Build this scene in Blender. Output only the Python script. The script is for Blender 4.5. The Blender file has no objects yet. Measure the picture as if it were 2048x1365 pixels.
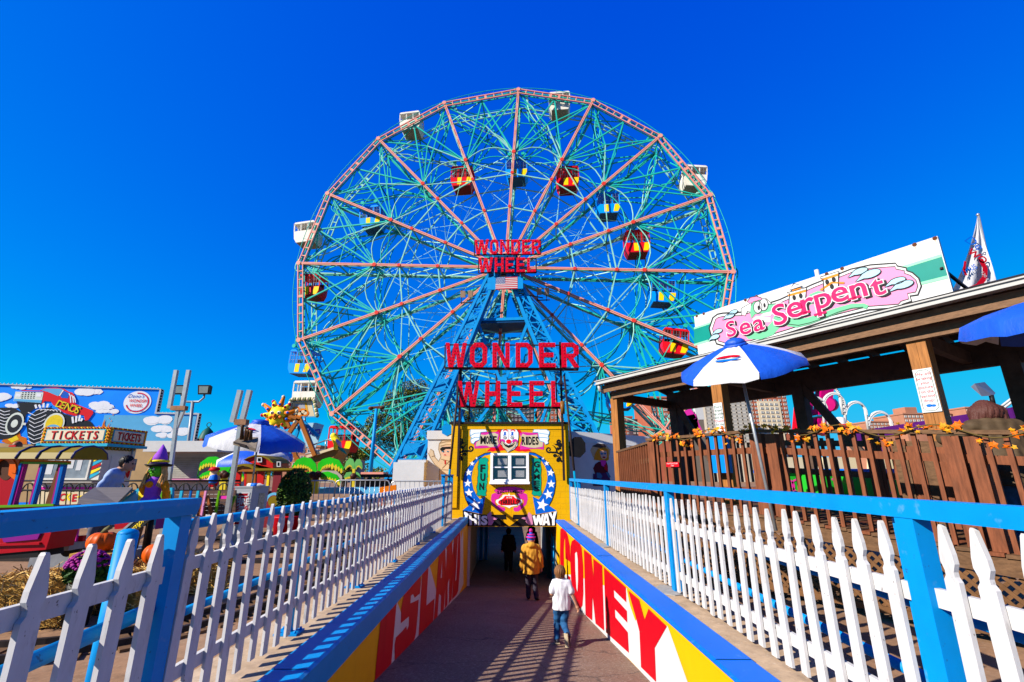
import bpy, math, random
from mathutils import Vector, Matrix
random.seed(7)
D = bpy.data
SC = bpy.context.scene
COL = SC.collection
PI = math.pi
V = Vector

# ---------------------------------------------------------------- camera, sky, sun, exposure
FOC, PITCH = 930.0, math.radians(16.1)          # focal length in photo pixels (2048 wide), upward tilt
CP, SP = math.cos(PITCH), math.sin(PITCH)
cam = D.objects.new('camera', D.cameras.new('camera')); COL.objects.link(cam)
cam.data.sensor_width = 36.0
cam.data.lens = 36.0 * FOC / 2048.0
cam.data.clip_start, cam.data.clip_end = 0.05, 3000
cam.rotation_euler = (PI / 2 + PITCH, 0, 0)
SC.camera = cam

SUN_EL, SUN_AZ = math.radians(32), math.radians(62)     # light travels along +X,+Y and down
LDIR = V((math.sin(SUN_AZ) * math.cos(SUN_EL), math.cos(SUN_AZ) * math.cos(SUN_EL), -math.sin(SUN_EL)))
W = D.worlds.new('World'); SC.world = W; W.use_nodes = True
wn, wl = W.node_tree.nodes, W.node_tree.links
wn.clear()
sky = wn.new('ShaderNodeTexSky'); sky.sky_type = 'NISHITA'; sky.sun_disc = False
sky.sun_elevation = SUN_EL; sky.sun_rotation = math.atan2(-LDIR.x, -LDIR.y)
sky.air_density, sky.dust_density, sky.ozone_density = 1.0, 0.25, 3.0
def sky_math(op, a, b):
    n = wn.new('ShaderNodeMath'); n.operation = op
    for i, x in enumerate((a, b)):
        if isinstance(x, (int, float)): n.inputs[i].default_value = x
        else: wl.new(x, n.inputs[i])
    return n.outputs[0]
# a strong colour grade of the clear sky, one curve per channel (the photograph is a saturated print)
ss = wn.new('ShaderNodeSeparateColor'); sc = wn.new('ShaderNodeCombineColor'); wl.new(sky.outputs[0], ss.inputs[0])
wl.new(sky_math('MINIMUM', sky_math('MULTIPLY', sky_math('MAXIMUM', sky_math('SUBTRACT', ss.outputs[0], 3.0), 0.0), 0.12), 1.2), sc.inputs[0])
wl.new(sky_math('MINIMUM', sky_math('MULTIPLY', sky_math('POWER', ss.outputs[1], 1.15), 0.62), 4.4), sc.inputs[1])
wl.new(sky_math('MINIMUM', sky_math('MULTIPLY', sky_math('POWER', ss.outputs[2], 0.28), 4.9), 7.6), sc.inputs[2])
bg = wn.new('ShaderNodeBackground'); bg.inputs['Strength'].default_value = 0.0545
wo = wn.new('ShaderNodeOutputWorld')
wl.new(sc.outputs[0], bg.inputs['Color']); wl.new(bg.outputs[0], wo.inputs[0])
sun = D.objects.new('sun', D.lights.new('sun', 'SUN')); COL.objects.link(sun)
sun.data.energy = 5.0; sun.data.angle = math.radians(0.5); sun.data.color = (1.0, 0.93, 0.82)
sun.rotation_euler = LDIR.to_track_quat('-Z', 'Y').to_euler()
sun.location = (-30, -20, 40)
vs = SC.view_settings
vs.view_transform = 'Standard'; vs.look = 'None'; vs.gamma = 1; vs.use_curve_mapping = False
vs.exposure = 1.15

# ---------------------------------------------------------------- materials
MATS = {}
def mat(name, rgb, rough=0.55, var=0.12, scale=6.0, bump=0.0, stretch=(1, 1, 1), metal=0.0, dirt=0.0, dirt_rgb=(0.12, 0.09, 0.06), spec=0.12):
    """Paint, wood, stone: a base colour with two scales of noise, optional dirt patches and relief."""
    if name in MATS: return MATS[name]
    rgb = tuple(c * 0.64 for c in rgb); dirt_rgb = tuple(c * 0.64 for c in dirt_rgb)
    m = D.materials.new(name); m.use_nodes = True
    N, L = m.node_tree.nodes, m.node_tree.links
    b = N['Principled BSDF']
    b.inputs['Roughness'].default_value = rough; b.inputs['Metallic'].default_value = metal
    b.inputs['Specular IOR Level'].default_value = spec
    g = N.new('ShaderNodeNewGeometry')
    mp = N.new('ShaderNodeMapping'); mp.inputs['Scale'].default_value = stretch
    L.new(g.outputs['Position'], mp.inputs['Vector'])
    n1 = N.new('ShaderNodeTexNoise'); n1.inputs['Scale'].default_value = scale; n1.inputs['Detail'].default_value = 5; n1.inputs['Roughness'].default_value = 0.65
    L.new(mp.outputs[0], n1.inputs['Vector'])
    r = N.new('ShaderNodeMapRange'); r.inputs['To Min'].default_value = 1 - 1.6 * var; r.inputs['To Max'].default_value = 1 + 1.6 * var
    r.inputs['From Min'].default_value = 0.2; r.inputs['From Max'].default_value = 0.8
    L.new(n1.outputs['Fac'], r.inputs['Value'])
    mx = N.new('ShaderNodeMix'); mx.data_type = 'RGBA'; mx.blend_type = 'MULTIPLY'; mx.inputs['Factor'].default_value = 1
    mx.inputs['A'].default_value = (*rgb, 1)
    L.new(r.outputs[0], mx.inputs['B'])
    out = mx.outputs['Result']
    if dirt > 0:
        n2 = N.new('ShaderNodeTexNoise'); n2.inputs['Scale'].default_value = scale * 0.55; n2.inputs['Detail'].default_value = 9; n2.inputs['Roughness'].default_value = 0.75
        L.new(mp.outputs[0], n2.inputs['Vector'])
        r2 = N.new('ShaderNodeMapRange'); r2.inputs['From Min'].default_value = 0.55; r2.inputs['From Max'].default_value = 0.75
        r2.inputs['To Max'].default_value = dirt
        L.new(n2.outputs['Fac'], r2.inputs['Value'])
        m2 = N.new('ShaderNodeMix'); m2.data_type = 'RGBA'
        L.new(r2.outputs[0], m2.inputs['Factor']); L.new(out, m2.inputs['A']); m2.inputs['B'].default_value = (*dirt_rgb, 1)
        out = m2.outputs['Result']
    L.new(out, b.inputs['Base Color'])
    if bump > 0:
        bp = N.new('ShaderNodeBump'); bp.inputs['Strength'].default_value = min(1, bump); bp.inputs['Distance'].default_value = 0.01 * max(1, bump)
        L.new(n1.outputs['Fac'], bp.inputs['Height']); L.new(bp.outputs[0], b.inputs['Normal'])
    MATS[name] = m
    return m

def glass(name, rgb=(0.02, 0.03, 0.04), rough=0.06):
    m = mat(name, rgb, rough, 0.2, 2.0, spec=0.9)
    return m

def wear(m, layers):
    """Scuffs, chips and stains with shapes of their own over a paint."""
    N, L = m.node_tree.nodes, m.node_tree.links
    b = N['Principled BSDF']; src = b.inputs['Base Color'].links[0].from_socket; g = next(n for n in N if n.type == 'NEW_GEOMETRY')
    for sc_, lo, hi, col, amt, st in layers:
        mp = N.new('ShaderNodeMapping'); mp.inputs['Scale'].default_value = st; L.new(g.outputs['Position'], mp.inputs['Vector'])
        t = N.new('ShaderNodeTexNoise'); t.inputs['Scale'].default_value = sc_; t.inputs['Detail'].default_value = 7; t.inputs['Roughness'].default_value = .6; L.new(mp.outputs[0], t.inputs['Vector'])
        r = N.new('ShaderNodeMapRange'); r.inputs['From Min'].default_value = lo; r.inputs['From Max'].default_value = hi; r.inputs['To Max'].default_value = amt; L.new(t.outputs['Fac'], r.inputs['Value'])
        x = N.new('ShaderNodeMix'); x.data_type = 'RGBA'; L.new(r.outputs[0], x.inputs['Factor']); L.new(src, x.inputs['A']); x.inputs['B'].default_value = (*[c * .64 for c in col], 1); src = x.outputs['Result']
    L.new(src, b.inputs['Base Color'])
YEL = mat('yellow_paint', (0.90, 0.46, 0.0), 0.5, 0.04, 3, 0.06, dirt=0.12)
RED = mat('red_paint', (0.60, 0.0, 0.010), 0.5, 0.04, 3, 0.05)
WHT = mat('white_paint', (0.66, 0.65, 0.63), 0.55, 0.05, 5, 0.08, dirt=0.18, dirt_rgb=(0.4, 0.36, 0.3))
WHC = mat('white_clean', (0.68, 0.68, 0.68), 0.5, 0.03, 3)
BLU = mat('blue_paint', (0.0, 0.27, 0.70), 0.5, 0.06, 4, 0.08, dirt=0.15, dirt_rgb=(0.02, 0.12, 0.35))
DBL = mat('deep_blue_paint', (0.0, 0.15, 0.74), 0.5, 0.04, 4)
BLK = mat('black_paint', (0.012, 0.011, 0.012), 0.5, 0.2, 6)
BLKB = mat('black_brown_steel', (0.035, 0.022, 0.02), 0.5, 0.25, 12)
PNK = mat('pink_paint', (0.85, 0.03, 0.40), 0.5, 0.04, 4)
LPK = mat('light_pink_paint', (0.82, 0.30, 0.52), 0.5, 0.04, 4)
GRN = mat('sign_green_paint', (0.0, 0.42, 0.27), 0.5, 0.05, 4)
CRM = mat('cream_paint', (0.78, 0.64, 0.40), 0.5, 0.04, 4)
ORG = mat('orange_paint', (0.85, 0.20, 0.0), 0.5, 0.05, 4)
SKN = mat('painted_skin', (0.78, 0.42, 0.28), 0.5, 0.04, 4)
SKB = mat('mural_sky_blue', (0.0, 0.22, 0.80), 0.45, 0.12, 0.7)
SKL = mat('mural_light_blue', (0.15, 0.55, 0.85), 0.45, 0.08, 1)
GRY = mat('grey_steel', (0.30, 0.31, 0.33), 0.4, 0.15, 8, 0.05, metal=0.3)
GLV = mat('galvanised_steel', (0.50, 0.50, 0.50), 0.35, 0.12, 14, metal=0.6)
WOOD = mat('stained_red_wood', (0.20, 0.062, 0.026), 0.6, 0.35, 5, 0.35, (6, 6, 0.8), dirt=0.5, dirt_rgb=(0.075, 0.04, 0.025))
WOOD2 = mat('weathered_brown_wood', (0.145, 0.075, 0.036), 0.65, 0.35, 5, 0.35, (2, 2, 5), dirt=0.5, dirt_rgb=(0.06, 0.045, 0.035))
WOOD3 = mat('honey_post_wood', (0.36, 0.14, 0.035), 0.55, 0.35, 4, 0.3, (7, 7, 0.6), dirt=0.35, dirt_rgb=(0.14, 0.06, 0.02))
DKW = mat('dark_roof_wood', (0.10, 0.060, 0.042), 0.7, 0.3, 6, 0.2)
TEAL = mat('wheel_green_paint', (0.02, 0.52, 0.40), 0.4, 0.16, 3, 0.05, dirt=0.12, dirt_rgb=(0.28, 0.10, 0.03))
MINT = mat('wheel_mint_paint', (0.30, 0.70, 0.56), 0.4, 0.14, 3, 0.05, dirt=0.25, dirt_rgb=(0.45, 0.30, 0.14))
SALM = mat('salmon_paint', (0.92, 0.36, 0.27), 0.45, 0.10, 2, 0.05)
SALD = mat('red_joint_paint', (0.82, 0.05, 0.03), 0.45, 0.10, 2)
TWB = mat('tower_blue_paint', (0.0, 0.30, 0.72), 0.5, 0.10, 2, 0.05)
GOLD = mat('olive_gold_paint', (0.24, 0.165, 0.003), 0.5, 0.1, 5, spec=0.1)
PRP = mat('purple_paint', (0.10, 0.004, 0.14), 0.4, 0.1, 3)
VIO = mat('violet_cloth', (0.30, 0.06, 0.55), 0.7, 0.15, 20, 0.2)
MAG = mat('magenta_paint', (0.48, 0.0, 0.14), 0.4, 0.1, 3)
wear(BLU, [(9, .62, .70, (.12, .34, .62), .55, (1, 1, 1)), (22, .66, .70, (.02, .07, .16), .7, (1, 1, 1)), (1.3, .55, .8, (.0, .16, .46), .5, (1, 1, 1))])
wear(DBL, [(7, .62, .72, (.10, .30, .70), .5, (1, 1, 1)), (26, .66, .70, (.05, .08, .14), .6, (1, 1, 1)), (1.0, .5, .8, (.0, .10, .46), .5, (1, 1, 1))])
wear(YEL, [(2.5, .58, .75, (.62, .30, .02), .5, (1, 1, .4)), (30, .68, .72, (.25, .14, .05), .6, (1, 1, 1))])
wear(RED, [(2.5, .58, .78, (.36, .0, .01), .5, (1, 1, .4)), (30, .69, .72, (.5, .3, .25), .5, (1, 1, 1))])
wear(WHC, [(3, .6, .8, (.45, .42, .38), .4, (1, 1, .4)), (30, .69, .72, (.3, .28, .25), .5, (1, 1, 1))])
BWT = mat('bright_white_paint', (1.12, 1.11, 1.08), 0.5, 0.03, 3)
BRD_ = mat('bright_red_paint', (1.0, 0.01, 0.02), 0.5, 0.05, 3)
RUST = mat('rust', (0.12, 0.035, 0.012), 0.8, 0.3, 20)

# ---------------------------------------------------------------- geometry helpers
WLOC = {}
def tag(o, label=None, cat=None, group=None, kind=None):
    if label: o['label'] = label
    if cat: o['category'] = cat
    if group: o['group'] = group
    if kind: o['kind'] = kind
    return o

def thing(name, label, cat, loc=(0, 0, 0), group=None):
    o = D.objects.new(name, None); COL.objects.link(o); o.empty_display_size = 0.2
    o.location = loc; WLOC[o] = V(loc)
    return tag(o, label, cat, group)

def put(me, name, parent, loc, R=None, label=None):
    """One more object that shares a mesh; loc in world space."""
    o = D.objects.new(name, me); COL.objects.link(o)
    wl_ = WLOC.get(parent, V((0, 0, 0))) if parent else V((0, 0, 0))
    M = Matrix.Translation(V(loc) - wl_)
    if R is not None: M = M @ (R.to_4x4() if len(R) == 3 else R)
    o.matrix_local = M
    if parent: o.parent = parent; KIDS.setdefault(parent, []).append(o)
    WLOC[o] = V(loc)
    if label: o['label'] = label
    return o

KIDS = {}
def copy_tree(root, delta, label=None, group=None, R=None):
    """A copy of a thing with copies of its parts and sub-parts, moved by delta."""
    r = root.copy(); COL.objects.link(r)
    WLOC[r] = WLOC[root] + V(delta); r.location = root.location + V(delta)
    if R is not None: r.rotation_euler = R
    if label: r['label'] = label
    if group: r['group'] = group
    for ch in KIDS.get(root, []):
        c = ch.copy(); COL.objects.link(c); c.parent = r
        for g in KIDS.get(ch, []):
            k = g.copy(); COL.objects.link(k); k.parent = c
    return r

class Frame:
    """A flat surface: origin, two directions in it and its outward normal."""
    def __init__(s, o, ux, uy=(0, 0, 1)):
        s.o = V(o); s.ux = V(ux).normalized(); s.uy = V(uy).normalized(); s.n = s.ux.cross(s.uy).normalized()
    def p(s, x, y, z=0.0): return s.o + s.ux * x + s.uy * y + s.n * z
    def tr(s, u, v):
        r = ray(u, v); t = s.o.dot(s.n) / r.dot(s.n); q = r * t - s.o
        return (q.dot(s.ux), q.dot(s.uy))
    def trs(s, pts): return [s.tr(u, v) for u, v in pts]

def ray(u, v):
    x, y = (u - 1024) / FOC, (v - 682.5) / FOC
    return V((x, CP + y * SP, SP - y * CP))
def at_y(u, v, Y): r = ray(u, v); return r * (Y / r.y)
def at_x(u, v, X): r = ray(u, v); return r * (X / r.x)
def at_z(u, v, Z): r = ray(u, v); return r * (Z / r.z)
def zoomed(x0, y0, s): return lambda *pts: [(x0 + x * s, y0 + y * s) for x, y in pts]

_txt = {}
def text_mesh(s, bold=0.0, shear=0.0):
    k = (s, bold, shear)
    if k not in _txt:
        cu = D.curves.new('t', 'FONT'); cu.body = s; cu.size = 1; cu.resolution_u = 3; cu.offset = bold; cu.shear = shear
        o = D.objects.new('t', cu); COL.objects.link(o)
        me = o.to_mesh()
        vv = [(v.co.x, v.co.y) for v in me.vertices]; ff = [tuple(p.vertices) for p in me.polygons]
        o.to_mesh_clear(); D.objects.remove(o); D.curves.remove(cu)
        _txt[k] = (vv, ff)
    return _txt[k]

class MB:
    def __init__(s): s.v, s.f, s.m, s.s = [], [], [], []
    def add(s, vs_, fs, mi=0, smooth=False):
        b = len(s.v); s.v += [tuple(p) for p in vs_]
        for f in fs: s.f.append(tuple(i + b for i in f)); s.m.append(mi); s.s.append(smooth)
        return s
    BOXF = [(0, 3, 2, 1), (4, 5, 6, 7), (0, 1, 5, 4), (1, 2, 6, 5), (2, 3, 7, 6), (3, 0, 4, 7)]
    def box(s, c, size, R=None, mi=0):
        c = V(c); hx, hy, hz = size[0] / 2, size[1] / 2, size[2] / 2
        P = [V(p) for p in ((-hx, -hy, -hz), (hx, -hy, -hz), (hx, hy, -hz), (-hx, hy, -hz), (-hx, -hy, hz), (hx, -hy, hz), (hx, hy, hz), (-hx, hy, hz))]
        if R is not None: P = [R @ p for p in P]
        return s.add([c + p for p in P], MB.BOXF, mi)
    def bar(s, p0, p1, w, h=None, up=(0, 0, 1), mi=0):
        p0, p1 = V(p0), V(p1); h = h or w
        d = (p1 - p0)
        if d.length < 1e-6: return s
        d.normalize(); up = V(up)
        if abs(d.dot(up)) > 0.999: up = V((0, 1, 0)) if abs(d.y) < 0.9 else V((1, 0, 0))
        a = d.cross(up).normalized(); b = a.cross(d).normalized()
        a *= w / 2; b *= h / 2
        P = [p0 - a - b, p0 + a - b, p0 + a + b, p0 - a + b, p1 - a - b, p1 + a - b, p1 + a + b, p1 - a + b]
        return s.add(P, [(0, 1, 2, 3), (7, 6, 5, 4), (0, 4, 5, 1), (1, 5, 6, 2), (2, 6, 7, 3), (3, 7, 4, 0)], mi)
    def tube(s, p0, p1, r, r1=None, n=6, mi=0, cap=True):
        return s.path([p0, p1], r, n, mi, r_end=r1, cap=cap)
    def path(s, pts, r, n=6, mi=0, closed=False, r_end=None, cap=True, radii=None):
        pts = [V(p) for p in pts]; k = len(pts); vs_ = []; prev = None
        for i, p in enumerate(pts):
            if closed: d = pts[(i + 1) % k] - pts[i - 1]
            else: d = pts[min(i + 1, k - 1)] - pts[max(i - 1, 0)]
            d.normalize()
            if prev is None:
                a = d.orthogonal().normalized()
            else:
                a = prev - d * prev.dot(d)
                a = a.normalized() if a.length > 1e-5 else d.orthogonal().normalized()
            prev = a; b = d.cross(a)
            rr = radii[i] if radii else (r if r_end is None else r + (r_end - r) * i / (k - 1))
            for j in range(n):
                t = 2 * PI * j / n; vs_.append(p + (a * math.cos(t) + b * math.sin(t)) * rr)
        fs = []
        for i in range(k if closed else k - 1):
            for j in range(n):
                i2 = (i + 1) % k
                fs.append((i * n + j, i * n + (j + 1) % n, i2 * n + (j + 1) % n, i2 * n + j))
        s.add(vs_, fs, mi, n > 4)
        if cap and not closed:
            b = len(s.v) - len(vs_)
            s.f.append(tuple(b + j for j in reversed(range(n)))); s.m.append(mi); s.s.append(False)
            s.f.append(tuple(b + (k - 1) * n + j for j in range(n))); s.m.append(mi); s.s.append(False)
        return s
    def flat(s, poly, fr, off=0.0, mi=0):
        a = sum(poly[i - 1][0] * poly[i][1] - poly[i][0] * poly[i - 1][1] for i in range(len(poly)))
        if a < 0: poly = poly[::-1]
        return s.add([fr.p(x, y, off) for x, y in poly], [tuple(range(len(poly)))], mi)
    def prism(s, poly, fr, z0, z1, mi=0, side=None):
        a = sum(poly[i - 1][0] * poly[i][1] - poly[i][0] * poly[i - 1][1] for i in range(len(poly)))
        if a < 0: poly = poly[::-1]
        n = len(poly)
        if z0 > z1: z0, z1 = z1, z0
        s.add([fr.p(x, y, z1) for x, y in poly] + [fr.p(x, y, z0) for x, y in poly], [tuple(range(n)), tuple(range(2 * n - 1, n - 1, -1))], mi)
        b = len(s.v) - 2 * n
        for i in range(n):
            j = (i + 1) % n
            s.f.append((b + n + i, b + n + j, b + j, b + i)); s.m.append(mi if side is None else side); s.s.append(False)
        return s
    def ring(s, outer, inner, fr, z0, z1, mi=0):
        n = len(outer); P = [fr.p(x, y, z) for z in (z1, z0) for L_ in (outer, inner) for x, y in L_]
        fs = []
        for i in range(n):
            j = (i + 1) % n
            fs += [(i, j, n + j, n + i), (2 * n + j, 2 * n + i, 3 * n + i, 3 * n + j), (2 * n + i, 2 * n + j, j, i), (n + i, n + j, 3 * n + j, 3 * n + i)]
        return s.add(P, fs, mi)
    def ell(s, c, rad, n=12, m=8, mi=0, R=None):
        c = V(c); vs_, fs = [], []
        for i in range(m + 1):
            th = PI * i / m
            for j in range(n):
                ph = 2 * PI * j / n
                p = V((rad[0] * math.sin(th) * math.cos(ph), rad[1] * math.sin(th) * math.sin(ph), rad[2] * math.cos(th)))
                vs_.append(c + (R @ p if R is not None else p))
        for i in range(m):
            for j in range(n):
                fs.append((i * n + j, (i + 1) * n + j, (i + 1) * n + (j + 1) % n, i * n + (j + 1) % n))
        return s.add(vs_, fs, mi, True)
    def text(s, fr, x, y, size, st, off=0.004, mi=0, align=0.5, bold=0.012, shear=0.0, wide=1.0, rot=0.0, depth=0.0, fit=None):
        vv, ff = text_mesh(st, bold, shear)
        x0, x1 = min(p[0] for p in vv), max(p[0] for p in vv)
        if fit: wide = fit / ((x1 - x0) * size)
        sx = size * wide; cx = x0 + (x1 - x0) * align
        c, sn = math.cos(rot), math.sin(rot)
        q = [((px - cx) * sx, py * size) for px, py in vv]
        q = [(x + a * c - b * sn, y + a * sn + b * c) for a, b in q]
        s.add([fr.p(a, b, off) for a, b in q], ff, mi)
        return s
    def stroke(s, fr, pts, w, off=0.004, mi=0, closed=False, taper=None):
        """A painted line of even or tapering width."""
        k = len(pts); L_, R_ = [], []
        for i in range(k):
            a = pts[i - 1] if (i or closed) else pts[i]; b = pts[(i + 1) % k] if (i < k - 1 or closed) else pts[i]
            dx, dy = b[0] - a[0], b[1] - a[1]; l = math.hypot(dx, dy) or 1
            ww = w / 2 if taper is None else w / 2 * (taper[0] + (taper[1] - taper[0]) * i / (k - 1))
            L_.append((pts[i][0] - dy / l * ww, pts[i][1] + dx / l * ww)); R_.append((pts[i][0] + dy / l * ww, pts[i][1] - dx / l * ww))
        vs_ = [fr.p(x, y, off) for x, y in L_ + R_]
        fs = [(k + i, k + (i + 1) % k, (i + 1) % k, i) for i in range(k if closed else k - 1)]
        return s.add(vs_, fs, mi)
    def disc(s, fr, x, y, rx, ry=None, off=0.004, mi=0, n=20):
        ry = ry or rx
        return s.flat([(x + rx * math.cos(2 * PI * i / n), y + ry * math.sin(2 * PI * i / n)) for i in range(n)], fr, off, mi)
    def star(s, fr, x, y, r, off=0.008, mi=0, rot=0.0):
        return s.flat([(x + (r if i % 2 == 0 else r * 0.42) * math.sin(rot + PI * i / 5), y + (r if i % 2 == 0 else r * 0.42) * math.cos(rot + PI * i / 5)) for i in range(10)], fr, off, mi)
    def mesh(s, name, mats, origin=(0, 0, 0)):
        me = D.meshes.new(name); o = V(origin)
        me.from_pydata([(V(p) - o)[:] for p in s.v], [], s.f)
        for m in (mats if isinstance(mats, (list, tuple)) else [mats]): me.materials.append(m)
        me.polygons.foreach_set('material_index', s.m); me.polygons.foreach_set('use_smooth', s.s)
        me.update()
        return me
    def build(s, name, mats, parent=None, origin=None, label=None, kind=None):
        if origin is None:
            if parent is not None and parent in WLOC: origin = WLOC[parent]
            else:
                xs, ys, zs = zip(*s.v); origin = V(((min(xs) + max(xs)) / 2, (min(ys) + max(ys)) / 2, min(zs)))
        me = s.mesh(name, mats, origin)
        o = D.objects.new(name, me); COL.objects.link(o)
        o.location = V(origin) - (WLOC[parent] if parent else V((0, 0, 0)))
        if parent: o.parent = parent; KIDS.setdefault(parent, []).append(o)
        WLOC[o] = V(origin)
        if label: o['label'] = label
        if kind: o['kind'] = kind
        return o

def arc(cx, cy, rx, ry, a0, a1, n=10):
    return [(cx + rx * math.cos(math.radians(a0 + (a1 - a0) * i / n)), cy + ry * math.sin(math.radians(a0 + (a1 - a0) * i / n))) for i in range(n + 1)]

def organic(name, shapes, material, parent, voxel=0.014, smooth=6, origin=None, extra=None):
    """One continuous skin round a set of tapered limbs and ellipsoids."""
    b = MB()
    for sh in shapes:
        if sh[0] == 'l':                      # limb: p0, p1, r0, r1
            _, p0, p1, r0, r1 = sh
            p0, p1 = V(p0), V(p1); d = p1 - p0; k = 5
            pts = [p0 - d.normalized() * r0 * 0.85, p0 - d.normalized() * r0 * 0.5] + [p0 + d * i / (k - 1) for i in range(k)] + [p1 + d.normalized() * r1 * 0.5, p1 + d.normalized() * r1 * 0.85]
            rad = [r0 * 0.5, r0 * 0.85] + [r0 + (r1 - r0) * i / (k - 1) for i in range(k)] + [r1 * 0.85, r1 * 0.5]
            b.path(pts, r0, 10, radii=rad)
        else:
            b.ell(sh[1], sh[2], 14, 10, R=sh[3] if len(sh) > 3 else None)
    me = b.mesh(name, material)
    o = D.objects.new(name, me); COL.objects.link(o)
    rm = o.modifiers.new('r', 'REMESH'); rm.mode = 'VOXEL'; rm.voxel_size = voxel; rm.use_smooth_shade = True
    if smooth:
        sm = o.modifiers.new('s', 'SMOOTH'); sm.iterations = smooth; sm.factor = 0.5
    dg = bpy.context.evaluated_depsgraph_get()
    me2 = D.meshes.new_from_object(o.evaluated_get(dg))
    D.objects.remove(o); D.meshes.remove(me)
    if extra:
        for v in me2.vertices: v.co = extra(v.co)
    og = V(origin) if origin is not None else (WLOC[parent] if parent else V((0, 0, 0)))
    me2.transform(Matrix.Translation(-og)); me2.name = name
    me2.materials.clear(); me2.materials.append(material)
    q = D.objects.new(name, me2); COL.objects.link(q)
    q.location = og - (WLOC[parent] if parent else V((0, 0, 0)))
    if parent: q.parent = parent; KIDS.setdefault(parent, []).append(q)
    WLOC[q] = og
    return q
# ---------------------------------------------------------------- ground, ramp, walls
def ground_mat(name, base, dark, light, scale, rough=0.85, bump=0.5):
    m = mat(name, base, rough, 0.22, scale, bump)
    N, L = m.node_tree.nodes, m.node_tree.links
    b = N['Principled BSDF']; src = b.inputs['Base Color'].links[0].from_socket
    g = next(n for n in N if n.type == 'NEW_GEOMETRY')
    dark, light = tuple(c * .64 for c in dark), tuple(c * .64 for c in light)
    for sc_, lo, hi, col, amt in ((0.35, 0.48, 0.72, dark, 0.65), (0.8, 0.56, 0.75, light, 0.5), (26, 0.6, 0.75, light, 0.5), (40, 0.58, 0.8, dark, 0.6)):
        t = N.new('ShaderNodeTexNoise'); t.inputs['Scale'].default_value = sc_; t.inputs['Detail'].default_value = 6
        L.new(g.outputs['Position'], t.inputs['Vector'])
        r = N.new('ShaderNodeMapRange'); r.inputs['From Min'].default_value = lo; r.inputs['From Max'].default_value = hi; r.inputs['To Max'].default_value = amt
        L.new(t.outputs['Fac'], r.inputs['Value'])
        x = N.new('ShaderNodeMix'); x.data_type = 'RGBA'; L.new(r.outputs[0], x.inputs['Factor']); L.new(src, x.inputs['A']); x.inputs['B'].default_value = (*col, 1)
        src = x.outputs['Result']
    L.new(src, b.inputs['Base Color'])
    return m
EARTH = ground_mat('brown_worn_asphalt', (0.33, 0.185, 0.10), (0.15, 0.09, 0.06), (0.48, 0.34, 0.22), 9)
RAMPM = ground_mat('ramp_asphalt', (0.26, 0.155, 0.105), (0.12, 0.08, 0.065), (0.36, 0.26, 0.20), 30)
CONC = ground_mat('sandy_concrete', (0.52, 0.37, 0.24), (0.30, 0.18, 0.10), (0.72, 0.60, 0.47), 7)

_N, _L = RAMPM.node_tree.nodes, RAMPM.node_tree.links
_v = _N.new('ShaderNodeTexVoronoi'); _v.feature = 'DISTANCE_TO_EDGE'; _v.inputs['Scale'].default_value = .55; _nz = _N.new('ShaderNodeTexNoise'); _nz.inputs['Scale'].default_value = 2.5; _mx = _N.new('ShaderNodeMix'); _mx.data_type = 'VECTOR'; _mx.inputs['Factor'].default_value = .25
_g = next(n for n in _N if n.type == 'NEW_GEOMETRY'); _L.new(_g.outputs['Position'], _nz.inputs['Vector']); _L.new(_g.outputs['Position'], _mx.inputs['A']); _L.new(_nz.outputs['Color'], _mx.inputs['B']); _L.new(_mx.outputs['Result'], _v.inputs['Vector'])
_r = _N.new('ShaderNodeMapRange'); _r.inputs['From Max'].default_value = .010; _r.inputs['To Min'].default_value = .7; _r.inputs['To Max'].default_value = 0; _L.new(_v.outputs['Distance'], _r.inputs['Value'])
_b = _N['Principled BSDF']; _x = _N.new('ShaderNodeMix'); _x.data_type = 'RGBA'; _L.new(_r.outputs[0], _x.inputs['Factor']); _L.new(_b.inputs['Base Color'].links[0].from_socket, _x.inputs['A']); _x.inputs['B'].default_value = (.035, .026, .022, 1); _L.new(_x.outputs['Result'], _b.inputs['Base Color'])
wear(RAMPM, [(26, .52, .66, (.50, .38, .30), .45, (1, 1, 1)), (19, .55, .68, (.09, .06, .05), .5, (1, 1, 1)), (70, .55, .68, (.48, .38, .32), .55, (1, 1, 1)), (90, .56, .68, (.07, .05, .045), .7, (1, 1, 1)), (5, .70, .74, (.06, .045, .04), .6, (1, 1, 1)), (.5, .55, .75, (.34, .25, .19), .45, (1, .4, 1))])
GZ = -1.6                                    # street level below the eye
RZ0, RSL = -1.61, -0.124                     # ramp floor at the camera and its slope
def ramp_z(y): return RZ0 + RSL * y if y < 19.6 else RZ0 + RSL * 19.6
WX = 1.7                                     # half width of the ramp

def slab(name, quads, m):
    b = MB()
    for q in quads: b.add(q, [tuple(range(len(q)))])
    return tag(b.build(name, m, None, (0, 0, -2)), kind='structure')
FAR = 900
slab('ground', [[(-FAR, -30, GZ), (-2.62, -30, GZ), (-2.62, FAR, GZ), (-FAR, FAR, GZ)], [(2.62, -30, GZ), (FAR, -30, GZ), (FAR, FAR, GZ), (2.62, FAR, GZ)],
                [(-2.62, 44, GZ), (2.62, 44, GZ), (2.62, FAR, GZ), (-2.62, FAR, GZ)], [(-2.62, 19.3, GZ), (2.62, 19.3, GZ), (2.62, 27.0, GZ), (-2.62, 27.0, GZ)]], EARTH)
b = MB()
n = 24
for i in range(n):
    y0, y1 = -6 + 25.6 * i / n, -6 + 25.6 * (i + 1) / n
    b.add([(-1.9, y0, RZ0 + RSL * y0), (1.9, y0, RZ0 + RSL * y0), (1.9, y1, RZ0 + RSL * y1), (-1.9, y1, RZ0 + RSL * y1)], [(0, 1, 2, 3)])
z = ramp_z(30)
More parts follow.
